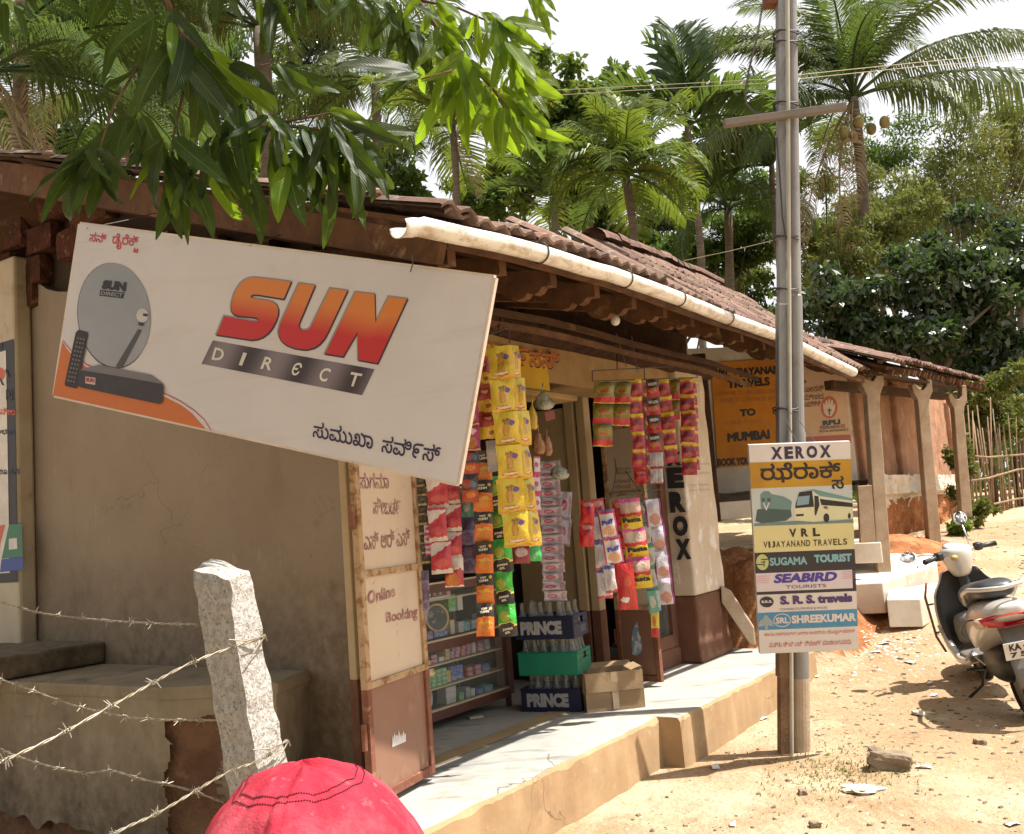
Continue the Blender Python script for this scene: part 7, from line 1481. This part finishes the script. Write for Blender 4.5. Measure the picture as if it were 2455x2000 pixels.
# ------------------------------------------------------------------ trees
m_frond = foliage('coconut_frond', (.045, .075, .02), (.095, .115, .032), (.16, .21, .035), scale=.9, rough=.45, third=(.20, .19, .08)); m_frondd = foliage('dark_frond', (.022, .045, .014), (.042, .07, .02), (.2, .3, .04), scale=1.5, rough=.4)
m_areca = foliage('areca_frond', (.035, .072, .014), (.10, .14, .025), (.28, .36, .03), scale=1.2, rough=.4, third=(.22, .2, .03)); m_dry = mat('dry_frond', (.26, .19, .11), (.36, .3, .2), scale=2, rough=.9, bump=0, trans=(.3, .2, .1))
m_trunk = mat('palm_trunk', (.15, .12, .09), (.10, .08, .06), scale=3, rough=.95, bump=.8, bscale=10, stretch=(1, 1, 5)); m_bark = mat('bark', (.13, .10, .075), rough=.95, bump=.7, bscale=12)
m_coco = mat('coconut_husk', (.22, .17, .05), (.16, .13, .04), rough=.6)
def frond_mesh(name, m, L=4.2, n=64, leaf=.85, arch=1.2, hang=.8, w_=.045, dry=0, seed=0, up=.6, plane=.5):
    R = random.Random(seed); b = MB(); pts = []
    for i in range(13):
        t = i/12; a = up-arch*t**1.4; pts.append((pts[-1]+Vector((math.cos(a), 0, math.sin(a)))*L/12) if pts else Vector((0, 0, 0)))
    side = [0]*13; r = [.035*(1-.85*i/12)+.004 for i in range(13)]; b.tube(pts, r, 5, mi=0)
    def at(t): x = t*12; i = min(11, int(x)); return pts[i].lerp(pts[i+1], x-i), (pts[i+1]-pts[i]).normalized()
    for k in range(n):
        t = .14+.86*k/n; p_, d = at(t); ll = leaf*(.45+1.1*math.sin(math.pi*min(1, t*.92+.06)))*.75*R.uniform(.85, 1.1)
        if dry and R.random() < .3: continue
        for sg_ in (-1, 1):
            s_ = Vector((0, sg_, 0)); v = (s_*.95+d*(.45+.5*t)+Vector((0, 0, plane*R.uniform(.6, 1.2)-.25))).normalized()
            q0 = p_; q1 = q0+v*ll*.42; v2 = (v+Vector((0, 0, -hang*.8*R.uniform(.6, 1.3)))).normalized(); q2 = q1+v2*ll*.34; v3 = (v2+Vector((0, 0, -hang*1.4))).normalized(); q3 = q2+v3*ll*.26
            wv = d*w_*.5*R.uniform(.8, 1.2); wv2 = wv+Vector((0, 0, .006))
            b.add([q0-wv*.4, q0+wv*.4, q1-wv, q1+wv, q2-wv*.8, q2+wv*.8, q3], [(0, 1, 3, 2), (2, 3, 5, 4), (4, 5, 6)])
    return b.mesh(name, m, smooth=False)
FC = [frond_mesh('frond', m_frond, n=84, seed=i, arch=a, hang=h, up=u_, leaf=1.05) for i, (a, h, u_) in enumerate(((1.3, .9, .55), (1.7, 1.3, .5), (1.1, .7, .6)))]
FD = [frond_mesh('frond', m_frondd, n=84, seed=9+i, arch=a, hang=h, up=u_, leaf=1.05) for i, (a, h, u_) in enumerate(((1.3, 1.2, .5), (1.8, 1.5, .4)))]
FH = [frond_mesh('frond', m_frond, seed=30+i, arch=.9, hang=2.2, up=.35, leaf=1.15, plane=.1) for i in range(2)]
FX = [frond_mesh('dry_frond', m_dry, seed=20, arch=.6, hang=1.5, up=-1.1, leaf=.7, n=50, dry=1)]
FA = [frond_mesh('frond', m_areca, L=1.9, n=34, leaf=.75, arch=a, hang=.6, w_=.06, seed=40+i, up=.55, plane=.75) for i, a in enumerate((1.1, 1.7, .7))]
FB = [frond_mesh('frond', m_frondd, L=1.9, n=24, leaf=.7, arch=a, hang=.35, w_=.10, seed=50+i, up=.55, plane=.9) for i, a in enumerate((.8, 1.4))]
def palm(name, label, crown, base, fr, group, scale=1., tr=(.16, .11), coco=0, seed=0, mt=None, cat='palm tree'):
    """fr: list of (mesh, azimuth deg, elevation deg, scale); azimuth 0 = to the right in the picture, 90 = away"""
    base = Vector(base); base.z = gz(base.x, base.y) if base.y < 58 else 1.28; t = thing(name, base, label, cat, group); R = random.Random(seed)
    b = MB(); n = 14; pts = [base.lerp(crown, i/n)+Vector((.12*math.sin(i*.5+seed), 0, 0))*(1-i/n)*(i/n)*3-EZ*(.1 if i == 0 else 0) for i in range(n+1)]
    b.tube(pts, [tr[0]+(tr[1]-tr[0])*i/n+.012*(i % 2) for i in range(n+1)], 10); part('trunk', b, mt or m_trunk, t, smooth=True)
    for me, az, el, s_ in fr:
        o = link('dry_frond' if me is FX[0] else 'frond', me, t)
        o.matrix_basis = Matrix.Translation(crown-base) @ Matrix.Rotation(math.radians(az), 4, 'Z') @ Matrix.Rotation(math.radians(-el), 4, 'Y') @ Matrix.Rotation(R.uniform(-.3, .3), 4, 'X') @ Matrix.Scale(s_*scale, 4)
    for k in range(coco):
        b = MB(); a = 2.4*k+1.; b.ball(crown+Vector((.55*math.cos(a), .3*math.sin(a)-.45, -.95-.15*(k % 2))), .13, .13, .16, 10, 8); part('coconut', b, m_coco, t, smooth=True)
    return t
def around(ms, n, el0, el1, s0=.85, s1=1.1, seed=0, az0=0, az1=360):
    R = random.Random(seed); return [(R.choice(ms), az0+(az1-az0)*(i+R.uniform(-.3, .3))/n, R.uniform(el0, el1), R.uniform(s0, s1)) for i in range(n)]
G = 'palms behind the buildings'
# right coconut palm
cr = ony(2045, 235, 24); fr = [(FC[0], 175, 26, 1.2), (FH[0], 5, 20, 1.35), (FH[1], -12, -6, 1.4), (FC[2], 30, 45, 1.3), (FC[1], 160, -6, 1.3), (FC[0], 140, 55, 1.2), (FH[0], 185, -15, 1.2), (FC[0], 350, 30, 1.3), (FC[2], 60, 65, 1.05), (FD[0], 200, -25, 1.), (FD[1], 215, -5, 1.05), (FC[1], 330, -20, .9), (FX[0], 190, 0, 1.15), (FX[0], 205, 5, 1.0), (FX[0], 240, 5, .8)]+around(FC+FD, 9, 10, 60, seed=1, az0=20, az1=340)
palm('coconut_palm', 'tall coconut palm with nuts, right of the utility pole', cr, ony(2088, 700, 24), fr, G, coco=5, tr=(.16, .12), seed=1)
b = MB()
# left palms
cr = ony(625, 70, 19); palm('coconut_palm', 'coconut palm whose trunk and crown show behind the mango leaves, upper left', cr, ony(640, 700, 19), [(FC[0], 8, 5, 1.), (FH[0], -15, -12, 1.05), (FC[1], 170, 10, 1.1), (FC[2], 40, 40, 1.), (FC[0], 150, 50, 1.), (FC[2], 20, 25, 1.1), (FC[1], 190, -10, .9)]+around(FC+FD, 9, -15, 60, seed=2), G, tr=(.17, .16), seed=2)
cr = ony(60, -60, 17); palm('coconut_palm', 'coconut palm with wide sunlit frond sweeping across the upper left corner', cr, ony(-40, 700, 17), [(FH[0], -6, 4, 1.15), (FH[1], -22, -8, 1.1), (FC[1], -40, -15, 1.), (FX[0], 300, 0, .9), (FH[0], 200, -10, 1.), (FC[0], 10, 20, 1.2)]+around(FC+FD, 8, -20, 50, seed=3), G, seed=3)
cr = ony(-30, 170, 15); palm('coconut_palm', 'palm at the left edge with grey dry fronds hanging over the roof', cr, ony(-120, 700, 15), [(FD[0], 0, 5, 1.), (FD[1], 20, -10, 1.), (FX[0], 345, 5, .95), (FX[0], 10, 8, .85), (FD[0], 330, -15, .9), (FX[0], 30, 12, .9)]+around(FD, 6, -30, 40, seed=4), G, seed=4)
cr = ony(300, 230, 23); palm('coconut_palm', 'dark palm filling the gap between the left palms', cr, ony(300, 700, 23), around(FC+FD, 15, -25, 60, seed=5), G, seed=5)
cr = ony(900, 190, 25); palm('coconut_palm', 'darker coconut palm between the left palms and the broadleaf tree', cr, ony(900, 700, 25), around(FD+FC, 14, -30, 55, seed=6), G, seed=6)
cr = ony(1085, 300, 17); palm('areca_palm', 'areca palm with drooping fronds below the bright mango leaves', cr, ony(1090, 700, 17), around(FA, 13, -30, 45, .8, 1.1, seed=7)+[(FX[0], 300, 0, .35)], G, scale=1.05, tr=(.075, .06), seed=7, cat='palm tree')
# areca palms
cr = ony(1500, 415, 17); palm('areca_palm', 'bright yellow green areca palm fanning out above the tiled roof', cr, ony(1530, 750, 17), [(FA[2], 80, 60, 1.1), (FA[2], 120, 65, 1.15), (FA[2], 40, 55, 1.1), (FA[0], 5, 35, 1.05), (FA[0], 175, 35, 1.05), (FA[2], 200, 50, 1.), (FA[1], -20, 5, 1.1), (FA[1], 195, 5, 1.1), (FA[1], 250, 0, 1.), (FA[1], 300, 0, 1.), (FA[0], 270, 30, .9), (FA[1], 170, -10, 1.1), (FA[1], 10, -10, 1.1)]+around(FA+FB, 9, -45, 10, seed=8), G, scale=.8, tr=(.085, .07), seed=8)
cr = ony(1648, 300, 20); palm('areca_palm', 'slender dark areca palm with a ringed trunk left of the pole', cr, ony(1680, 800, 20), [(FB[0], 100, 72, 1.25), (FB[0], 60, 60, 1.3), (FB[0], 15, 45, 1.25), (FB[0], 155, 60, 1.2), (FB[1], 180, 25, 1.2), (FB[1], 175, 5, 1.1), (FB[1], 0, 15, 1.15), (FB[1], -10, -10, 1.), (FA[1], 240, 0, .9), (FB[1], 320, 10, .9)], G, scale=1.05, tr=(.085, .065), seed=9)
cr = ony(1850, 395, 26); palm('areca_palm', 'small dark areca palm showing just left of the pole', cr, ony(1850, 800, 26), [(FB[0], 170, 45, 1.2), (FB[0], 150, 70, 1.2), (FB[1], 185, 20, 1.2), (FB[1], 190, 0, 1.1), (FB[1], 175, -20, 1.1)]+around(FB, 6, -10, 50, seed=10), G, scale=1.25, tr=(.09, .07), seed=10)
cr = ony(1330, 470, 22); palm('areca_palm', 'low areca palm in the shade behind the roof ridge', cr, ony(1330, 750, 22), around(FB+FA, 11, -20, 55, seed=11), G, tr=(.08, .07), seed=11)
cr = ony(1745, 500, 28); palm('coconut_palm', 'distant palm between the slender areca and the pole', cr, ony(1745, 800, 28), around(FD, 13, -35, 45, .7, .85, seed=12), G, seed=12)
# broadleaf trees
m_bl = foliage('broad_leaf', (.06, .11, .02), (.10, .15, .03), (.3, .4, .05), scale=.6, third=(.22, .2, .04)); m_dk_ = foliage('dark_leaf', (.02, .038, .014), (.036, .06, .02), (.1, .17, .03), scale=.8, rough=.3, third=(.13, .15, .08), spec=.7); m_yl = foliage('thin_leaf', (.085, .11, .028), (.14, .15, .04), (.28, .32, .06), scale=.5, third=(.2, .18, .07)); m_md = foliage('mid_leaf', (.03, .06, .014), (.065, .105, .024), (.2, .3, .04), scale=.7)
def tree(label, name, y, base_px, blobs, n, size, m, group, limbs=6, aspect=.5, seed=0, droop=.2, trunk_r=.14, cat='tree', nrm_up=0., sub=9):
    n = int(n*1.7); size *= .82
    """blobs: (u, v, ru, rv) in pixels at distance y"""
    base = ony(base_px[0], base_px[1], y); base.z = gz(base.x, base.y) if y < 58 else 1.28; t = thing(name, base, label, cat, group); R = random.Random(seed); k = y/FPX; C = []
    for u, v, ru, rv in blobs:
        c = ony(u, v, y); 
        for q in range(sub):   # many uneven clumps per mass
            d = Vector((R.gauss(0, .55)*ru*k, R.gauss(0, .55)*(ru+rv)/2*k, R.gauss(0, .55)*rv*k)); s_ = R.uniform(.3, .62); C.append((tuple(c+d), (ru*k*s_, (ru+rv)/2*k*s_, rv*k*s_*.8)))
    cloud_obj('crown', C, n, size, m, t, aspect=aspect, seed=seed, droop=droop, nrm_up=nrm_up)
    ctr = sum((Vector(c) for c, r in C), Vector())/len(C); b = MB(); top_ = ctr+EZ*.3
    pts = [base-EZ*.1, base.lerp(top_, .35)+Vector((R.uniform(-.2, .2), 0, 0)), base.lerp(top_, .7), top_]; b.tube(pts, [trunk_r, trunk_r*.8, trunk_r*.6, trunk_r*.25], 9); part('trunk', b, m_bark, t, smooth=True)
    for i in range(limbs):
        c, r = R.choice(C); st_ = pts[1].lerp(pts[2], R.random()); e = Vector(c); mdp = st_.lerp(e, .5)+EZ*R.uniform(-.2, .4); b = MB(); b.tube([st_, mdp, e], [trunk_r*.4, trunk_r*.25, trunk_r*.08], 6); part('limb', b, m_bark, t, smooth=True)
    return t
GT = 'broadleaf trees behind the buildings'
tree('open crowned broadleaf tree in the middle, its twigs against the white sky', 'broadleaf_tree', 26, (1300, 650), [(1300, 180, 60, 60), (1370, 230, 70, 60), (1290, 300, 80, 90), (1400, 330, 100, 80), (1500, 220, 40, 30), (1535, 255, 35, 25), (1470, 270, 70, 40), (1330, 420, 100, 80), (1250, 380, 60, 90), (1455, 185, 20, 15), (1490, 165, 18, 12)], 9000, .24, m_bl, GT, 12, .6, 21)
tree('low broadleaf tree behind the roof on the far side of the middle tree', 'broadleaf_tree', 30, (1200, 700), [(1180, 480, 130, 60), (1330, 520, 120, 50), (1450, 520, 90, 60)], 5000, .26, m_md, GT, 6, .55, 22)
tree('feathery yellow green tree rising behind the coconut palm on the right', 'feathery_tree', 32, (2250, 900), [(2150, 480, 130, 110), (2300, 400, 120, 130), (2100, 600, 120, 80), (2250, 620, 140, 90), (2420, 560, 110, 110), (2350, 250, 90, 60), (2440, 320, 60, 80)], 13000, .26, m_yl, GT, 14, .28, 23, droop=.5)
tree('feathery yellow green tree between the pole and the coconut palm', 'feathery_tree', 29, (1990, 900), [(1960, 420, 70, 90), (1980, 560, 80, 90), (1950, 680, 70, 70), (2080, 640, 90, 80)], 8000, .22, m_yl, GT, 10, .3, 24, droop=.5)
tree('dark glossy leaved tree spreading over the far roof on the right', 'dark_tree', 19, (2200, 1100), [(2050, 720, 120, 90), (2180, 640, 110, 80), (2300, 700, 130, 100), (2420, 640, 110, 90), (2000, 820, 80, 50), (2150, 810, 120, 60), (2300, 840, 120, 70), (2430, 820, 110, 100), (2380, 900, 80, 60)], 15000, .21, m_dk_, GT, 16, .45, 25, droop=.35, trunk_r=.2)
tree('dark glossy leaved tree at the right edge above the fence', 'dark_tree', 22, (2480, 1150), [(2400, 560, 100, 60), (2470, 700, 90, 120), (2460, 900, 80, 90)], 6000, .22, m_dk_, GT, 8, .45, 26, droop=.35)
tree('mid green tree behind the main roof between the arecas and the pole', 'broadleaf_tree', 31, (1760, 900), [(1700, 560, 90, 60), (1790, 620, 80, 60), (1640, 620, 80, 40), (1830, 520, 40, 80), (1560, 580, 80, 40), (1780, 720, 90, 40)], 8500, .26, m_md, GT, 8, .4, 27)
tree('yellowish tree low behind the roof left of the pole', 'broadleaf_tree', 36, (1640, 900), [(1620, 640, 90, 50), (1740, 660, 90, 50), (1500, 600, 90, 50)], 5000, .28, m_yl, GT, 5, .4, 28)
tree('green tree mass behind the left palms above the tiled verge', 'broadleaf_tree', 27, (350, 800), [(100, 330, 140, 80), (330, 330, 130, 90), (560, 380, 120, 80), (760, 430, 120, 70), (950, 470, 110, 60)], 10000, .3, m_md, GT, 8, .5, 29)
tree('sunlit green tree at the far upper left behind the palms', 'broadleaf_tree', 30, (150, 800), [(150, 120, 160, 110), (400, 150, 140, 120), (700, 250, 120, 90)], 7000, .3, m_md, GT, 8, .5, 30)
tree('mixed green tree in front of the coconut palm trunk', 'feathery_tree', 22, (2080, 900), [(2070, 600, 70, 60), (2130, 560, 80, 60), (2010, 650, 60, 60), (2180, 500, 60, 50)], 5000, .17, m_yl, GT, 8, .35, 55, droop=.4)
tree('dense dark tree behind the slender areca palm', 'broadleaf_tree', 34, (1600, 900), [(1560, 420, 70, 60), (1650, 480, 110, 80), (1760, 440, 80, 80), (1560, 540, 100, 50)], 7000, .24, m_dk_, GT, 6, .4, 51)
tree('soft green tree behind the coconut palm trunk', 'feathery_tree', 37, (2150, 900), [(2100, 380, 120, 80), (2200, 500, 140, 90), (2050, 520, 110, 90), (2320, 560, 120, 100), (2000, 660, 90, 80)], 12000, .26, m_md, GT, 8, .3, 52, droop=.4)
tree('pale feathery tree at the right edge above the dark leaves', 'feathery_tree', 35, (2420, 900), [(2400, 420, 90, 130), (2330, 560, 100, 90), (2440, 620, 80, 90)], 8000, .24, m_yl, GT, 10, .28, 53, droop=.6)
tree('green tree behind the mango branch at the top left', 'broadleaf_tree', 33, (500, 800), [(480, 60, 170, 90), (750, 120, 120, 90), (250, 40, 150, 90), (900, 380, 110, 80), (620, 300, 150, 80)], 11000, .3, m_dk_, GT, 8, .45, 54)
tree('yellow green shrub behind the stick fence', 'shrub', 17.5, (2380, 1150), [(2350, 960, 70, 60), (2420, 1010, 60, 60), (2330, 1050, 40, 50)], 4200, .14, m_yl, None, 5, .4, 31, trunk_r=.05, cat='shrub')
tree('leafy vine covered shrub at the end of the mud house', 'shrub', 12.7, (2318, 1260), [(2305, 1110, 20, 50), (2322, 1200, 26, 45), (2310, 1250, 24, 30), (2350, 1235, 24, 18)], 2200, .07, m_yl, None, 5, .5, 32, trunk_r=.04, cat='shrub')
tree('small bright bush by the foot of the third veranda post', 'shrub', 12.0, (2300, 1290), [(2298, 1265, 22, 20)], 500, .08, m_bl, None, 2, .5, 33, trunk_r=.02, cat='shrub')
# far wood closing the view
R = random.Random(5); C = []
for i in range(110): x = R.uniform(-46, 62); C.append(((x, R.uniform(52, 62), R.uniform(1, 9+3*nz(x*.1, 0.))), (R.uniform(2, 4.), 2.5, R.uniform(1.5, 3))))
o = cloud_obj('far_wood', C, 26000, .75, m_md, None, aspect=.5, seed=40); o['kind'] = 'stuff'; o['label'] = 'hazy green wood far behind the palms'
R = random.Random(6); C = []
for i in range(60): x = R.uniform(8, 34); C.append(((x, R.uniform(34, 42), R.uniform(0, 5.5)), (R.uniform(1.2, 2.4), 2., R.uniform(1., 2))))
for i in range(50): x = R.uniform(-30, 8); C.append(((x, R.uniform(34, 42), R.uniform(0, 7)), (R.uniform(1.2, 2.4), 2., R.uniform(1., 2))))
o = cloud_obj('undergrowth', C, 22000, .36, m_md, None, aspect=.5, seed=41); o['kind'] = 'stuff'; o['label'] = 'green undergrowth under the trees'
# leaf mass added behind the viewpoint so less sky light reaches shaded walls
R = random.Random(8); C = []
for i in range(70): x = R.uniform(-16, 15); C.append(((x, R.uniform(-12, -6.5)-.12*abs(x), R.uniform(.8, 8.5)), (R.uniform(1., 2.), 1.6, R.uniform(.9, 1.8))))
o = cloud_obj('sky_blocking_leaves', C, 9000, .5, m_dk_, None, aspect=.5, seed=44); o['kind'] = 'stuff'; o['label'] = 'dark leaf mass added behind the viewpoint to block sky light'
# ------------------------------------------------------------------ stick fence on the right
m_stick = mat('dry_stick', (.30, .22, .14), (.22, .15, .09), scale=8, rough=.9, bump=.3)
fn = thing('stick_fence', gnd(2400, 1250, 1.), 'rough stick fence with a few thick stakes where the lane climbs, right edge', 'fence')
for i in range(30):
    u = 2290+i*6.2+random.uniform(-3, 3); y = 15.5+(u-2290)*.012; v0 = 990+random.uniform(-40, 60)+(30 if u > 2400 else 0); thick = i in (14, 24, 29); pb = ony(u+random.uniform(4, 14), 1180+.05*(u-2290), y); pb.z = gz(pb.x, pb.y)-.1; pt_ = ony(u+random.uniform(-14, 6), v0+(40 if thick else 0), y)
    b = MB(); mid = pb.lerp(pt_, .5)+Vector((random.uniform(-.03, .03), 0, 0)); b.tube([pb, mid, pt_], [.05, .045, .04] if thick else [.018, .015, .009], 6); part('stake', b, m_log if thick else m_stick, fn, smooth=True)
for v0, v1 in ((1100, 1085), (1165, 1120), (1225, 1190)): b = MB(); b.tube([ony(2300, v0-8, 15.5), ony(2370, (v0+v1)/2+4, 16.2), ony(2440, v1+6, 17), ony(2500, v1, 17.5)], .02, 6); part('rail', b, m_stick, fn, smooth=True)
# ------------------------------------------------------------------ stones, litter
m_rock = mat('rock', (.27, .21, .15), (.2, .15, .1), scale=6, rough=.95, bump=.8, bscale=22); m_pale = mat('pale_stone', (.62, .55, .42), rough=.9, bump=.4)
def rock(u, v, sx_, sy_, sz_, label, m=m_rock, yaw=0., sink=.3, cat='stone'):
    p_ = gnd(u, v); o = stone(p_+EZ*sz_*(.5-sink), sx_, sy_, sz_, Matrix.Rotation(yaw, 3, 'Z') @ Matrix.Rotation(.15, 3, 'Y'), u*.1, 'stone', None, m, .35, 4); tagt(o, label, cat); return o
rock(2135, 1842, .21, .12, .10, 'largest brown stone lying on the dirt right of the pole', yaw=-.35, sink=.12)
rock(2072, 1895, .2, .15, .03, 'flat pale stone set in the dirt below the brown one', m_pale, .5, .4)
rock(2350, 1785, .06, .05, .04, 'small dark stone near the right edge of the lane'); rock(1650, 1792, .12, .09, .05, 'low stone beside the platform corner in the pole shadow', sink=.3); rock(1955, 1982, .05, .04, .03, 'small stone by the bottom edge of the dirt lane', sink=.2); rock(1925, 1905, .04, .04, .03, 'tiny reddish stone left of the flat pale one', sink=.2)
rock(2215, 1712, .14, .1, .02, 'flat pale stone in front of the scooter shadow', m_pale, .3, .3)
def scatter(name, n, smin, smax, m, seed, zone, label, flatk=.5):
    R = random.Random(seed); b = MB()
    for i in range(n):
        x, y = zone(R); z = gz(x, y); s_ = R.uniform(smin, smax)*R.uniform(.5, 1); a = R.uniform(0, 6.28); pts = []
        for k in range(5): aa = a+k*1.2566+R.uniform(-.3, .3); pts.append(Vector((x+s_*math.cos(aa)*R.uniform(.6, 1), y+s_*math.sin(aa)*R.uniform(.6, 1), z-.003)))
        tp = [p_.lerp(Vector((x, y, z)), .35)+EZ*s_*flatk*R.uniform(.6, 1.2) for p_ in pts]
        b.add(pts+tp, [(k, (k+1) % 5, 5+(k+1) % 5, 5+k) for k in range(5)]+[(5, 6, 7, 8, 9)])
    o = part(name, b, m, None, kind='stuff', fix=False); o['label'] = label; return o
def zone1(R):
    while True:
        y = 2.2+R.random()**1.5*12; x = R.uniform(-.6, .62)*y
        s_, d_ = SD(Vector((x, y, 0)))
        if d_ < -.62 or s_ > 4.8 or s_ < -.4: return x, y
scatter('pebbles', 2600, .008, .024, m_rock, 11, zone1, 'loose gravel over the dirt lane', .6); scatter('pale_pebbles', 900, .006, .022, m_pale, 12, zone1, 'pale chips over the dirt lane', .3)
def zone2(R):
    while True:
        y = 5.5+R.random()*7; x = R.uniform(.28, .6)*y; s_, d_ = SD(Vector((x, y, 0)))
        if d_ < -.7: return x, y
scatter('dry_leaf_litter', 1100, .012, .035, m_stick, 13, zone2, 'dry leaves and twigs over the lane', .12)
R = random.Random(15)
for i, (u, v, lab) in enumerate(((2205, 1330, 'near the white steps'), (2160, 1500, 'left of the scooter'), (2120, 1545, 'below the signboard side of the litter'), (2180, 1590, 'in front of the scooter wheel'), (2100, 1565, 'nearest the signboard corner'), (1955, 1572, 'between pole and board'), (2240, 1668, 'crumpled in the scooter shadow'), (2230, 1640, 'beside the crumpled one in the scooter shadow'), (2215, 1842, 'right of the brown stone'), (1830, 1725, 'left of the pole on the sand'), (1715, 1842, 'near the platform corner'), (1757, 1980, 'at the bottom edge'), (2430, 1980, 'in the bottom right corner'), (2150, 1560, 'in the middle of the litter patch'))):
    p_ = gnd(u, v); b = MB(); s_ = R.uniform(.02, .045); ang = R.uniform(0, 3)
    b.grid(lambda a, c: p_+Vector(((a-.5)*s_*2*math.cos(ang)-(c-.5)*s_*math.sin(ang), (a-.5)*s_*2*math.sin(ang)+(c-.5)*s_*math.cos(ang), .008+.02*abs(nz(a*4, c*4, i*3.)))), 5, 4); o = part('paper_scrap', b, m_paper); tagt(o, f'white paper scrap on the dirt {lab}', 'litter', 'paper scraps on the dirt lane')
def zone3(R):
    u, v = R.gauss(2130, 60), R.gauss(1545, 28); p_ = gnd(u, v); return p_.x, p_.y
scatter('brown_leaves', 500, .015, .045, m_bark, 18, zone2, 'dark dry leaves strewn over the lane', .15)
scatter('shredded_paper', 340, .012, .035, m_paper, 16, zone3, 'patch of shredded white paper litter', .1)
def blades(name, n, zone, h, m, seed, label):
    R = random.Random(seed); b = MB()
    for i in range(n):
        x, y = zone(R); z = gz(x, y); a = R.uniform(0, 6.28); d = Vector((math.cos(a), math.sin(a), 0)); hh = h*R.uniform(.4, 1.2); s_ = Vector((-d.y, d.x, 0))*.004; p_ = Vector((x, y, z-.003)); b.add([p_-s_, p_+s_, p_+d*hh*.5+EZ*hh*.7+s_*.6, p_+d*hh*.5+EZ*hh*.7-s_*.6, p_+d*hh*1.1+EZ*hh*.8], [(0, 1, 2, 3), (3, 2, 4)])
    o = part(name, b, m, None, kind='stuff', fix=False); o['label'] = label
m_gr = foliage('sparse_grass', (.12, .16, .04), (.2, .2, .06), (.3, .35, .08), scale=3)
blades('sparse_grass', 700, lambda R: (lambda p_: (p_.x, p_.y))(gnd(R.gauss(2010, 90), R.gauss(1850, 35))), .022, m_gr, 20, 'thin grass patch between the pole and the brown stone')
blades('weeds', 160, lambda R: (lambda p_: (p_.x, p_.y))(gnd(R.gauss(400, 12), R.gauss(1985, 5))), .05, m_gr, 21, 'tuft of weeds on the shaded ground at the lower left')
